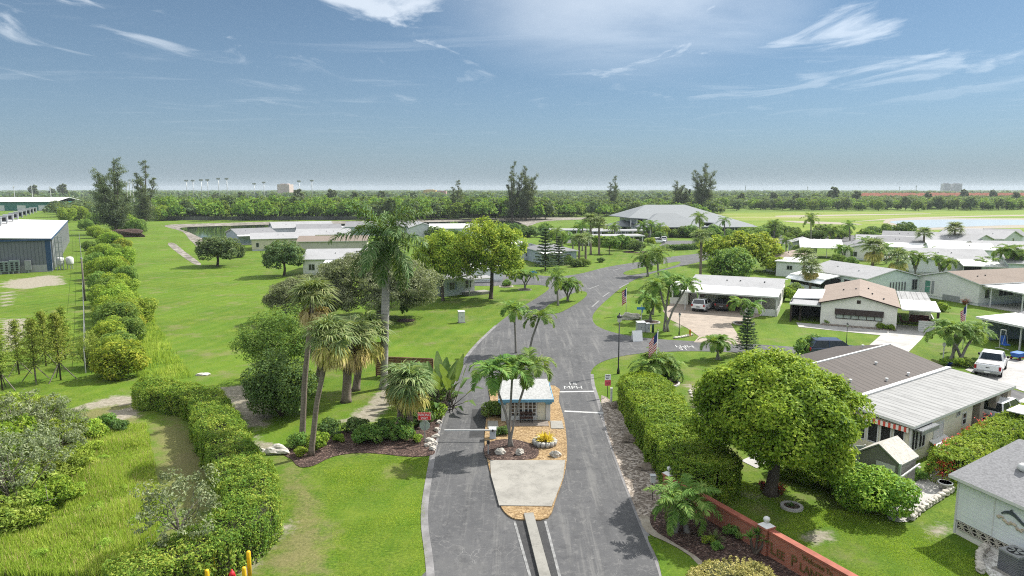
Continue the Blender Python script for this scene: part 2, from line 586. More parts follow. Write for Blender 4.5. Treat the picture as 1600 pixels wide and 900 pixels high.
# main road: one asphalt sheet, both lanes, the fork ahead and the street to the right
road_main = [
    (676, 930), (672, 880), (664, 830), (664, 790), (670, 745), (679, 695), (690, 650), (704, 606), (722, 568), (745, 537), (775, 508), (806, 485),
    (838, 466), (858, 451),
    (848, 446), (825, 445), (800, 445), (760, 447), (720, 444), (720, 431), (760, 430), (800, 429), (838, 430),
    (868, 432), (905, 428), (950, 417), (1000, 409), (1050, 401), (1092, 396), (1135, 388), (1160, 386), (1165, 390), (1130, 398),
    (1098, 408), (1060, 417), (1020, 427), (990, 438), (968, 452), (950, 467), (935, 481), (926, 494), (930, 507), (950, 517), (985, 525), (1030, 530), (1080, 533),
    (1160, 537), (1250, 543), (1330, 551), (1420, 565), (1500, 584), (1600, 614), (1720, 655),
    (1720, 735), (1600, 678), (1500, 638), (1400, 600), (1310, 573), (1230, 556), (1150, 551), (1080, 549), (1020, 551), (975, 556), (940, 566), (924, 580),
    (926, 600), (934, 625), (942, 655), (955, 695), (972, 742), (990, 788), (1008, 832), (1026, 874), (1044, 930)]
sheet('road', road_main, M['asphalt'], .02, 4)
# worn pale edging along the left lane and the right lane
def ribbon(name, line, w, mat, z, kind='structure', sub=4, world=False):
    l = [Vector(p) for p in line] if world else W(line)
    if len(l) > 2: l = smooth_poly(l, sub, False)
    mb = MB()
    L, R = [], []
    for i, p in enumerate(l):
        d = (l[min(i + 1, len(l) - 1)] - l[max(i - 1, 0)]).normalized()
        nn = Vector((-d.y, d.x)) * w / 2
        L.append(p + nn); R.append(p - nn)
    for i in range(len(l) - 1):
        mb.face([(R[i].x, R[i].y, z), (R[i + 1].x, R[i + 1].y, z), (L[i + 1].x, L[i + 1].y, z), (L[i].x, L[i].y, z)])
    o = mb.build(name, mat)
    if kind: tag(o, kind=kind)
    return o
ribbon('road_edging', [(674, 915), (670, 870), (664, 825), (664, 790), (671, 742), (680, 692), (691, 648), (705, 605), (723, 567), (745, 538), (775, 509)], .35, M['asphalt_edge'], .026)
ribbon('road_edging', [(925, 585), (927, 602), (935, 627), (943, 657), (956, 697), (973, 744), (991, 790), (1009, 834), (1027, 876), (1040, 915)], .28, M['asphalt_edge'], .026)
# darker repair patches
M['asphalt_dark'] = asphalt('asphalt_patch', .038, .1, False)
sheet('road_patch', [(738, 640), (762, 640), (760, 684), (733, 684)], M['asphalt_dark'], .026, smooth=False)
sheet('road_patch', [(805, 813), (818, 806), (842, 900), (852, 930), (836, 930)], M['asphalt_dark'], .026, smooth=False)
sheet('road_patch', [(834, 806), (852, 813), (880, 930), (870, 930)], M['asphalt_dark'], .026, smooth=False)

# painted lines
for a, b, w in [((866, 613), (928, 612), .3), ((882, 643), (943, 646), .3)]:
    ribbon('stop_line', [a, b], w, M['roadpaint'], .034)
for a, b in [((804, 816), (832, 915)), ((852, 815), (878, 915))]:
    ribbon('lane_line', [a, b], .12, M['roadpaint_worn'], .034)
for a, b in [((925, 480), (936, 470)), ((942, 464), (952, 457)), ((968, 450), (982, 443)), ((920, 452), (936, 446)), ((958, 423), (968, 420)), ((838, 437), (858, 436)), ((1000, 435), (1012, 431))]:
    ribbon('lane_dash', [a, b], .22, M['roadpaint_worn'], .034)

# the gatehouse island: concrete apron and bark-chip bed with a dark mulch patch
island = [(772, 606), (866, 604), (873, 628), (882, 660), (886, 700), (885, 724), (880, 750), (869, 780), (856, 811), (820, 814), (800, 811), (784, 796), (775, 768), (766, 740), (760, 712), (757, 690), (760, 655), (766, 625)]
sheet('island_bed', island, M['bark'], .09, 3, thick=.14)
sheet('concrete_apron', [(766, 722), (883, 722), (880, 748), (868, 780), (862, 794), (780, 793), (774, 770), (767, 745)], M['concrete'], .125, smooth=False, thick=.06)
sheet('mulch_patch', [(757, 700), (775, 690), (805, 689), (835, 698), (842, 708), (836, 718), (815, 721), (764, 721)], M['mulch'], .105, 3)
sheet('entry_slab', [(762, 660), (778, 660), (779, 672), (762, 672)], M['concrete'], .125, smooth=False, thick=.05)
sheet('entry_slab', [(860, 660), (878, 660), (881, 672), (861, 672)], M['concrete'], .125, smooth=False, thick=.05)

# grass islands in the road
sheet('grass_island', [(848, 488), (856, 478), (872, 470), (900, 457), (914, 456), (917, 461), (908, 470), (890, 481), (874, 489), (858, 491)], M['turf'], .06, 4, thick=.06)
sheet('grass_island', [(974, 427), (990, 421), (1040, 412), (1062, 409), (1058, 414), (1030, 422), (1000, 428), (982, 430)], M['turf'], .06, 4, thick=.06)
# beds beside the road
sheet('gravel_bed', [(940, 618), (968, 640), (985, 680), (1010, 715), (1034, 745), (1030, 790), (1022, 820), (1003, 818), (990, 788), (972, 742), (955, 695), (944, 655)], M['gravel'], .028, 3)
sheet('mulch_bed', [(1018, 800), (1050, 780), (1090, 775), (1150, 815), (1230, 865), (1330, 930), (1130, 930), (1100, 880), (1055, 850), (1020, 826)], M['mulch'], .034, 3)
sheet('sand_strip', [(1000, 806), (1020, 812), (1052, 838), (1092, 868), (1112, 930), (1096, 930), (1088, 880), (1050, 852), (1010, 832)], M['sandsheet'], .030, 3)
sheet('mulch_bed', [(438, 705), (470, 690), (520, 676), (600, 664), (650, 652), (676, 640), (700, 615), (706, 610), (698, 640), (688, 662), (680, 695), (677, 711), (640, 714), (600, 710), (560, 708), (520, 714), (490, 728), (468, 730), (455, 718)], M['mulch'], .03, 3)
sheet('side_lawn', [(1012, 838), (1050, 856), (1092, 884), (1100, 930), (1046, 930), (1028, 876)], M['turf'], .036, 3)
# drives and paths
sheet('driveway', [(1036, 486), (1048, 474), (1060, 464), (1200, 478), (1196, 492), (1142, 506), (1152, 522), (1160, 539), (1084, 535), (1092, 526), (1074, 513), (1046, 499)], M['paver'], .026, smooth=False)
sheet('driveway', [(1392, 506), (1452, 512), (1440, 530), (1418, 552), (1352, 545), (1376, 524)], M['concrete_white'], .026, smooth=False)
sheet('driveway', [(1508, 578), (1545, 556), (1660, 570), (1700, 640), (1600, 612), (1560, 598)], M['paver_grey'], .026, smooth=False)
sheet('walkway', [(1244, 504), (1400, 517), (1385, 525), (1248, 511)], M['concrete_white'], .031, smooth=False)
sheet('walkway', [(1428, 756), (1470, 728), (1486, 742), (1478, 762), (1452, 786), (1418, 816), (1384, 804)], M['concrete_white'], .03, 3)
sheet('patio', [(1290, 712), (1340, 690), (1440, 730), (1400, 760)], M['concrete_white'], .024, smooth=False)
sheet('driveway', [(1530, 660), (1600, 622), (1660, 650), (1620, 690), (1560, 690)], M['concrete_white'], .035, smooth=False)
sheet('walkway', [(1158, 720), (1194, 704), (1200, 725), (1182, 732)], M['concrete_white'], .024, smooth=False)
sheet('pebble_bed', [(1530, 870), (1560, 852), (1620, 880), (1660, 930), (1580, 930), (1545, 900)], M['pebble'], .026, 3)
# water
sheet('pond_bank', [(258, 352), (330, 349), (450, 346), (560, 345), (700, 342), (830, 340), (930, 340), (930, 342), (850, 346), (800, 359), (600, 366), (450, 375), (330, 388), (300, 378), (285, 362)], M['riprap'], .03, 4)
sheet('pond', [(283, 356), (350, 353), (450, 350.5), (560, 349.5), (700, 346.5), (800, 345.5), (800, 357), (600, 364), (450, 372), (345, 378), (318, 373), (298, 364)], M['water'], .05, 4)
sheet('lake_shore', [(1380, 347), (1400, 342), (1500, 341), (1650, 341.5), (1720, 341), (1720, 356), (1600, 356), (1500, 358), (1430, 359), (1395, 353)], M['sandsheet'], .03, 4)
sheet('lake', [(1390, 346.5), (1420, 344), (1500, 343), (1650, 343.5), (1720, 343), (1720, 351), (1600, 351.5), (1500, 354.5), (1430, 356), (1405, 351)], M['lake'], .05, 4)
for q in [[(1215, 337), (1300, 335.6), (1440, 333.6), (1442, 334.6), (1320, 337), (1230, 339)], [(1222, 345), (1290, 346.5), (1345, 350), (1330, 351), (1260, 349)], [(1330, 347), (1420, 340), (1600, 335.5), (1720, 334.5), (1720, 336), (1560, 338), (1400, 343)]]:
    sheet('sand_track', q, M['sandsheet'], .02, 4)
sheet('ditch', [(262, 382), (272, 380), (290, 394), (314, 412), (304, 413), (284, 400)], M['riprap'], .02, 3)
# far street by the clubhouse and its parking
sheet('parking_lot', [(1040, 376), (1110, 376), (1104, 386), (1050, 388), (1030, 384)], M['asphalt_side'], .02, smooth=False)
sheet('parking_lot', [(870, 366), (1000, 372), (1005, 380), (880, 380)], M['asphalt_side'], .02, smooth=False)
sheet('street', [(1180, 374), (1215, 362), (1300, 364), (1370, 372), (1350, 380), (1240, 384)], M['asphalt_side'], .02, smooth=False)
# ------------------------------------------------------------------ vegetation
def at_depth(px, py, y):
    k = (450 - py) / FOC
    dz = y * (k * CP - SP) / (CP + k * SP)
    f = y * CP - dz * SP
    return Vector(((px - 800) / FOC * f, y, HC + dz))

RG = np.random.default_rng(11)
def unit(v): return v / (np.linalg.norm(v, axis=-1, keepdims=True) + 1e-9)

def leaf_quads(C, N, L, Wd, rng, jit=.5, curl=.12):
    n = len(C)
    N = unit(N + rng.normal(0, jit, (n, 3)))
    t = unit(np.cross(N, rng.normal(0, 1, (n, 3))))
    b = np.cross(N, t)
    s = rng.uniform(.65, 1.25, (n, 1))
    u, v = t * L * .5 * s, b * Wd * .5 * s
    up = N * (L * curl) * s
    return np.stack([C - u, C + v + up, C + u, C - v + up], 1)

def clump_points(clumps, n, rng, shell=.62):
    cl = np.array(clumps, float)
    w = (cl[:, 3] * cl[:, 4] + cl[:, 4] * cl[:, 5] + cl[:, 3] * cl[:, 5])
    i = rng.choice(len(cl), n, p=w / w.sum())
    d = unit(rng.normal(0, 1, (n, 3)))
    r = shell + (1 - shell) * rng.random((n, 1)) ** .6
    r = np.where(rng.random((n, 1)) < .12, r * 1.12, r)
    p = cl[i, :3] + d * r * cl[i, 3:6]
    return p, d

def crown_clumps(R, Rz, zc, n, rng, size=(.30, .46), flat=1.0, low=-.55, cx=0, cy=0, core=True):
    out = []
    for k in range(n):
        z = 1 - (k + .5) / n * (1 - low)
        a = k * 2.39996 + rng.uniform(-.4, .4)
        rr = math.sqrt(max(0, 1 - z * z))
        q = rng.uniform(.56, .78)
        s = rng.uniform(*size)
        out.append((cx + R * q * rr * math.cos(a), cy + R * q * rr * math.sin(a), zc + Rz * q * z, R * s, R * s, Rz * s * 1.05 * flat))
    if core: out.append((cx, cy, zc, R * .55, R * .55, Rz * .6))
    return out

def limb_mesh(mb, base, tops, r0, rng, fork=.45, n=7, bend=.12):
    "a trunk from base that forks into limbs reaching every top"
    base = Vector(base)
    cen = sum((Vector(t) for t in tops), Vector()) / len(tops)
    fk = base.lerp(Vector((cen.x * .4 + base.x * .6, cen.y * .4 + base.y * .6, cen.z)), fork)
    mid = base.lerp(fk, .5) + Vector((rng.uniform(-bend, bend), rng.uniform(-bend, bend), 0))
    mb.tube([base - Vector((0, 0, .05)), base + Vector((0, 0, r0 * .8)), mid, fk], [r0 * 1.45, r0 * 1.05, r0 * .9, r0 * .8], n + 3)
    for t in tops:
        t = Vector(t)
        a = fk.lerp(t, .35) + Vector((rng.uniform(-.3, .3), rng.uniform(-.3, .3), (t - fk).length * .12))
        b = fk.lerp(t, .7) + Vector((rng.uniform(-.25, .25), rng.uniform(-.25, .25), (t - fk).length * .1))
        k = rng.uniform(.42, .6)
        mb.tube([fk - Vector((0, 0, r0 * .4)), a, b, t], [r0 * k, r0 * k * .7, r0 * k * .42, r0 * .08], n, caps=False)

def broadleaf(name, label, cat, th, R, Rz, ncl, nl, L, Wd, leafm, barkm, seed, r0=None, size=(.30, .46), flat=1.0, low=-.55, up=.45, jit=.55, shell=.62, fork=.55, group=None, squash=(1, 1), lean=(0, 0), core=True, limbs=7, subs=6, fill=.3):
    rng = np.random.default_rng(seed); pr = random.Random(seed)
    root = thing(name, label, cat, group=group)
    zc = th + Rz * .75
    cl = crown_clumps(R, Rz, zc, ncl, rng, size, flat, low, lean[0], lean[1], core)
    cl = [(c[0] * squash[0], c[1] * squash[1]) + c[2:] for c in cl]
    sc_ = []
    for c in (cl[:-1] if core else cl):
        for _ in range(subs):
            e = unit(rng.normal(0, 1, 3) + np.array([0, 0, .15]))
            q = rng.uniform(.62, .95); s_ = rng.uniform(.30, .48)
            sc_.append((c[0] + e[0] * c[3] * q, c[1] + e[1] * c[4] * q, c[2] + e[2] * c[5] * q, c[3] * s_, c[4] * s_, c[5] * s_))
    k_ = int(nl * fill)
    p, d = clump_points(sc_, nl - k_, rng, .35)
    p2, d2 = clump_points(cl, k_, rng, max(shell, .75))
    p, d = np.concatenate([p, p2]), np.concatenate([d, d2])
    nn = d * .6 + np.array([0, 0, up]) + unit(p - np.array([lean[0], lean[1], zc])) * .35
    link('crown', quads_mesh(name + '_crown', leaf_quads(p, nn, L, Wd, rng, jit), leafm), root)
    mb = MB()
    tops = [c[:3] for c in pr.sample(cl, min(limbs, len(cl)))]
    limb_mesh(mb, (0, 0, 0), tops, r0 or R * .06, pr, fork)
    mb.build('trunk', barkm, root, True)
    return root

def feather_crown(name, mat, n, L, e_hi, e_lo, droop, lf, npairs, wd, plum, vee, seed, stop=1.0, tipdrop=.25):
    rng = np.random.default_rng(seed)
    out = []
    for i in range(n):
        f = i / max(1, n - 1)
        az = i * 2.39996 + rng.uniform(-.2, .2)
        e0 = e_hi + (e_lo - e_hi) * f + rng.uniform(-.12, .12)
        Lf = L * rng.uniform(.85, 1.08)
        dr = droop * rng.uniform(.8, 1.2)
        m = 14
        s = np.linspace(0, 1, m)
        th = e0 - dr * s ** 1.25
        th = np.maximum(th, -1.5)
        tw = rng.uniform(-.25, .25)
        azs = az + tw * s
        dx = np.cos(th) * np.cos(azs); dy = np.cos(th) * np.sin(azs); dz = np.sin(th)
        T = np.stack([dx, dy, dz], 1)
        Pp = np.vstack([[0, 0, 0], np.cumsum(T[:-1] * Lf / (m - 1), 0)])
        Sd = np.stack([-np.sin(azs), np.cos(azs), 0 * azs], 1)
        Nn = np.cross(T, Sd)
        q = np.linspace(.13, 1, npairs)
        ip = lambda A: np.stack([np.interp(q, s, A[:, k]) for k in range(3)], 1)
        Pq, Tq, Sq, Nq = ip(Pp), unit(ip(T)), unit(ip(Sd)), unit(ip(Nn))
        for sg in (-1, 1):
            al = vee + rng.normal(0, plum, (npairs, 1))
            fw = .35 + .5 * q[:, None]
            D = unit(Tq * fw + sg * Sq * np.cos(al) + Nq * np.sin(al) + np.array([0, 0, -.12]))
            ll = lf * L * (np.sin(PI * (q * .80 + .16)) ** .6)[:, None] * rng.uniform(.85, 1.1, (npairs, 1))
            Wv = unit(np.cross(D, Nq * .8 + rng.normal(0, .25, (npairs, 3)))) * wd * L
            a = Pq
            b = Pq + D * ll * .55
            D2 = unit(D + np.array([0, 0, -tipdrop * 2]))
            c = b + D2 * ll * .45
            out.append(np.stack([a - Wv * .4, a + Wv * .4, b - Wv * .5, b + Wv * .5, c - Wv * .06, c + Wv * .06], 1))
        # rachis strip
        Wr = Sd * .008 * L
        for j in range(0, m - 2, 2):
            k2, k3 = j + 1, j + 2
            out.append(np.array([[Pp[j] - Wr[j], Pp[j] + Wr[j], Pp[k2] - Wr[k2], Pp[k2] + Wr[k2], Pp[k3] - Wr[k3], Pp[k3] + Wr[k3]]]))
    return quads_mesh(name, np.concatenate(out), mat, 6)

def fan_crown(name, mat, n, L, e_hi, e_lo, seed, nb=17, wd=.05, drop=.35, spread=2.0, pet=.48):
    rng = np.random.default_rng(seed)
    out = []
    for i in range(n):
        f = i / max(1, n - 1)
        az = i * 2.39996 + rng.uniform(-.25, .25)
        e0 = e_hi + (e_lo - e_hi) * f + rng.uniform(-.15, .15)
        pl = pet * L * rng.uniform(.8, 1.15)
        T = np.array([math.cos(e0) * math.cos(az), math.cos(e0) * math.sin(az), math.sin(e0)])
        e1 = max(e0 - .45, -1.5)
        T2 = np.array([math.cos(e1) * math.cos(az), math.cos(e1) * math.sin(az), math.sin(e1)])
        Sd = np.array([-math.sin(az), math.cos(az), 0])
        N = np.cross(T2, Sd)
        h = T * pl
        out.append(np.array([[0 * h - Sd * .012 * L, 0 * h + Sd * .012 * L, h * .5 - Sd * .01 * L, h * .5 + Sd * .01 * L, h - Sd * .01 * L, h + Sd * .01 * L]]))
        ph = np.linspace(-spread, spread, nb)
        D = np.cos(ph)[:, None] * T2 + np.sin(ph)[:, None] * Sd + N * (.28 * np.abs(np.sin(ph))[:, None])
        D = unit(D + rng.normal(0, .05, D.shape))
        ll = L * .62 * (1 - .28 * np.abs(ph) / spread)[:, None] * rng.uniform(.9, 1.08, (nb, 1))
        Wv = unit(np.cross(D, N + rng.normal(0, .35, (nb, 3)))) * wd * L
        b = h + D * ll * .55
        c = b + unit(D + np.array([0, 0, -drop * 2.2])) * ll * .5
        out.append(np.stack([h - Wv * .3 + 0 * b, h + Wv * .3 + 0 * b, b - Wv * .5, b + Wv * .5, c - Wv * .05, c + Wv * .05], 1))
    return quads_mesh(name, np.concatenate(out), mat, 6)

def bark(name, c, ring=0.0, scale=4.0, var=.3):
    t = NT(name)
    v = t.coord('Object')
    n = t.noise(t.coord('Object', scale=(1, 1, .35)), scale, 5, .7)
    col = t.ramp(n, [(.3, tuple(x * (1 - var) for x in c) + (1,)), (.7, tuple(x * (1 + var) for x in c) + (1,))])
    if ring:
        wv = t.n('ShaderNodeTexWave', wave_type='BANDS', bands_direction='Z')
        wv.inputs['Scale'].default_value = ring; wv.inputs['Distortion'].default_value = 1.0
        t.l(v, wv.inputs['Vector'])
        col = t.mix(t.math('MULTIPLY', wv.outputs['Fac'], .35), col, tuple(x * .5 for x in c))
    t.col(col); t.bump(n, .5, .03); t.set(.9, .15)
    return t.m

F = {}
F['royal'] = foliage('royal_frond', (.008, .024, .005, 1), (.024, .056, .010, 1), (.10, .13, .05, 1), .1, .8, .38, .5)
F['palm'] = foliage('palm_frond', (.020, .055, .008, 1), (.055, .120, .016, 1), (.150, .205, .040, 1), .28, 1.2, .4, .5)
F['sabal'] = foliage('sabal_frond', (.030, .058, .016, 1), (.085, .125, .040, 1), (.200, .215, .080, 1), .22, 1.2, .45, .45)
F['dead'] = foliage('dead_frond', (.13, .085, .035, 1), (.30, .21, .10, 1), (.48, .37, .20, 1), .15, 2, .8, .2)
F['golden'] = foliage('ageing_frond', (.10, .10, .02, 1), (.28, .24, .06, 1), (.40, .30, .11, 1), .2, 2, .6, .3)
F['ficus'] = foliage('ficus_leaf', (.024, .066, .005, 1), (.095, .185, .010, 1), (.25, .34, .026, 1), .32, .45, .42, .45)
F['hedgeL'] = foliage('clipped_hedge_leaf', (.018, .052, .006, 1), (.072, .140, .012, 1), (.235, .255, .030, 1), .25, .5, .45, .4)
F['hedgeR'] = foliage('laurel_hedge_leaf', (.018, .058, .005, 1), (.080, .165, .010, 1), (.22, .29, .026, 1), .25, .5, .35, .5)
F['lime'] = foliage('lime_leaf', (.030, .075, .006, 1), (.105, .180, .014, 1), (.240, .290, .030, 1), .35, .5)
F['lemon'] = foliage('yellow_green_leaf', (.030, .066, .006, 1), (.125, .185, .012, 1), (.34, .34, .03, 1), .32, .5)
F['oak'] = foliage('oak_leaf', (.014, .030, .010, 1), (.040, .070, .020, 1), (.090, .120, .040, 1), .2, .6)
F['olive'] = foliage('grey_green_leaf', (.030, .045, .020, 1), (.105, .130, .060, 1), (.230, .250, .135, 1), .22, .5)
F['dark'] = foliage('dark_glossy_leaf', (.012, .032, .008, 1), (.032, .075, .014, 1), (.085, .140, .035, 1), .2, .8, .3, .55)
F['mid'] = foliage('mid_green_leaf', (.020, .055, .010, 1), (.060, .125, .018, 1), (.150, .215, .040, 1), .28, .7)
F['pine'] = foliage('needle_grey', (.016, .026, .014, 1), (.042, .058, .030, 1), (.090, .110, .060, 1), .18, .25, .7, .2)
F['norfolk'] = foliage('needle_dark', (.008, .020, .012, 1), (.020, .042, .022, 1), (.045, .075, .035, 1), .15, .5, .6, .2)
F['forest'] = foliage('forest_leaf', (.014, .040, .005, 1), (.050, .105, .009, 1), (.130, .185, .020, 1), .3, .12)
F['forestd'] = foliage('forest_dark_leaf', (.012, .028, .010, 1), (.032, .060, .020, 1), (.078, .110, .042, 1), .25, .1)
F['bird'] = foliage('paddle_leaf', (.014, .045, .008, 1), (.040, .095, .018, 1), (.100, .165, .045, 1), .25, 1, .3, .55)
F['red'] = foliage('red_croton_leaf', (.14, .012, .012, 1), (.38, .025, .022, 1), (.55, .08, .05, 1), .2, 2)
F['yellow'] = foliage('yellow_croton_leaf', (.20, .14, .01, 1), (.55, .42, .03, 1), (.75, .62, .09, 1), .25, 2)
F['gold'] = foliage('gold_ground_leaf', (.07, .075, .02, 1), (.20, .17, .05, 1), (.36, .28, .09, 1), .2, 1.5)
F['cypress'] = foliage('cypress_leaf', (.045, .080, .010, 1), (.120, .165, .020, 1), (.240, .260, .045, 1), .32, .8)
F['weed'] = foliage('weed_blade', (.085, .150, .012, 1), (.175, .270, .025, 1), (.300, .350, .055, 1), .45, .35, .6, .2)
F['grass'] = foliage('lawn_blade', (.030, .060, .005, 1), (.165, .245, .014, 1), (.290, .320, .035, 1), .45, .3, .6, .2)
F['twig'] = plain('twig_core', (.030, .034, .014, 1), .95, .3, 2.0)
B = {}
B['grey'] = bark('grey_bark', (.16, .14, .12))
B['brown'] = bark('brown_bark', (.095, .078, .062))
B['royal'] = bark('royal_trunk', (.34, .32, .30), 1.1, 2.5, .22)
B['palm'] = bark('palm_trunk', (.23, .215, .195), 3.0, 4, .25)
B['sabal'] = bark('sabal_trunk', (.20, .165, .135), 1.6, 6, .4)
B['shaft'] = plain('crownshaft_green', (.07, .14, .03, 1), .4, .2, 3)

CR = {
    'royal': [feather_crown('royal_crown', F['royal'], 22, 1, 1.4, -1.0, 1.2, .24, 60, .018, .6, .1, 3, tipdrop=.45)],
    'xmas': [feather_crown('palm_crown', F['palm'], 11, 1, 1.15, .1, 2.0, .34, 30, .036, .12, .45, 20 + i, tipdrop=.3) for i in range(3)],
    'feather': [feather_crown('palm_crown', F['palm'], 14, 1, 1.3, -.35, 1.5, .27, 34, .03, .3, .25, 30 + i, tipdrop=.3) for i in range(2)],
    'sabal': [fan_crown('sabal_crown', F['sabal'], 28, 1, 1.45, -.25, 40 + i, drop=.35) for i in range(2)],
    'skirt': [fan_crown('sabal_skirt', F['dead'], 18, 1, -.65, -1.35, 50, drop=.6, spread=1.3, wd=.06)],
    'golden': [fan_crown('sabal_skirt', F['golden'], 14, 1, -.35, -1.1, 52, drop=.55, spread=1.5, wd=.06)],
}

def palm(kind, base, crowns, label, Rm, group=None, name='palm_tree', r=.11, skirt=None, rz=0, dy=.6, lean_base=.25, cscale=None):
    "base pixel, crown pixels; Rm is the frond length in metres"
    b = P(*base)
    root = thing(name, label, 'palm', b, 0, group)
    pr = random.Random(int(base[0] * 7 + base[1]))
    n = len(crowns)
    for i, c in enumerate(crowns):
        yy = b.y + (0 if n == 1 else (i - (n - 1) / 2) * dy)
        t = at_depth(c[0], c[1], yy) - b
        ang = 2 * PI * i / max(n, 1)
        o = Vector((0, 0, 0)) if n == 1 else Vector((math.cos(ang), math.sin(ang), 0)) * lean_base * .6
        mid = o.lerp(t, .45) + Vector((-(t.x - o.x) * .12, -(t.y - o.y) * .12, 0))
        mb = MB()
        if kind == 'royal':
            pts = [o.lerp(t, f) for f in (0, .01, .04, .12, .3, .55, .75, .88)]
            mb.tube([Vector((p.x, p.y, p.z)) for p in pts], [r * 1.7, r * 1.6, r * 1.25, r * 1.05, r * 1.12, r * 1.2, r * 1.05, r * .85], 14)
            mb.build('trunk', B['royal'], root, True)
            sh = MB()
            sh.tube([o.lerp(t, f) for f in (.87, .93, 1.0)], [r * .9, r * .8, r * .45], 12)
            sh.build('crownshaft', B['shaft'], root, True)
        else:
            k = {'sabal': 1.25}.get(kind, 1)
            top = t
            mb.tube([o - Vector((0, 0, .05)), o.lerp(mid, .15), o.lerp(mid, .5), mid, mid.lerp(top, .5), top], [r * 1.5 * k, r * 1.15 * k, r * 1.05 * k, r * k, r * .95 * k, r * .8 * k], 9)
            mb.build('trunk', B['sabal' if kind == 'sabal' else 'palm'], root, True)
            if kind != 'sabal':
                sh = MB()
                d = (top - mid).normalized()
                sh.tube([top - d * Rm * .22, top - d * Rm * .1, top + d * .05], [r * .95, r * 1.05, r * .5], 9)
                sh.build('crownshaft', B['shaft'], root, True)
        me = pr.choice(CR[kind])
        co_ = link('crown', me, root)
        co_.location = t
        s = Rm * pr.uniform(.92, 1.08) * (cscale[i] if cscale else 1)
        co_.scale = (s, s, s)
        co_.rotation_euler = (pr.uniform(-.1, .1), pr.uniform(-.1, .1), pr.uniform(0, 6.28) + rz)
        if skirt:
            for sk in (skirt if isinstance(skirt, (list, tuple)) else [skirt]):
                so_ = link('dead_fronds', CR[sk][0], root)
                so_.location = t - Vector((0, 0, .12 * Rm))
                so_.scale = (s * .92, s * .92, s * .92)
                so_.rotation_euler = (0, 0, pr.uniform(0, 6.28))
    return root

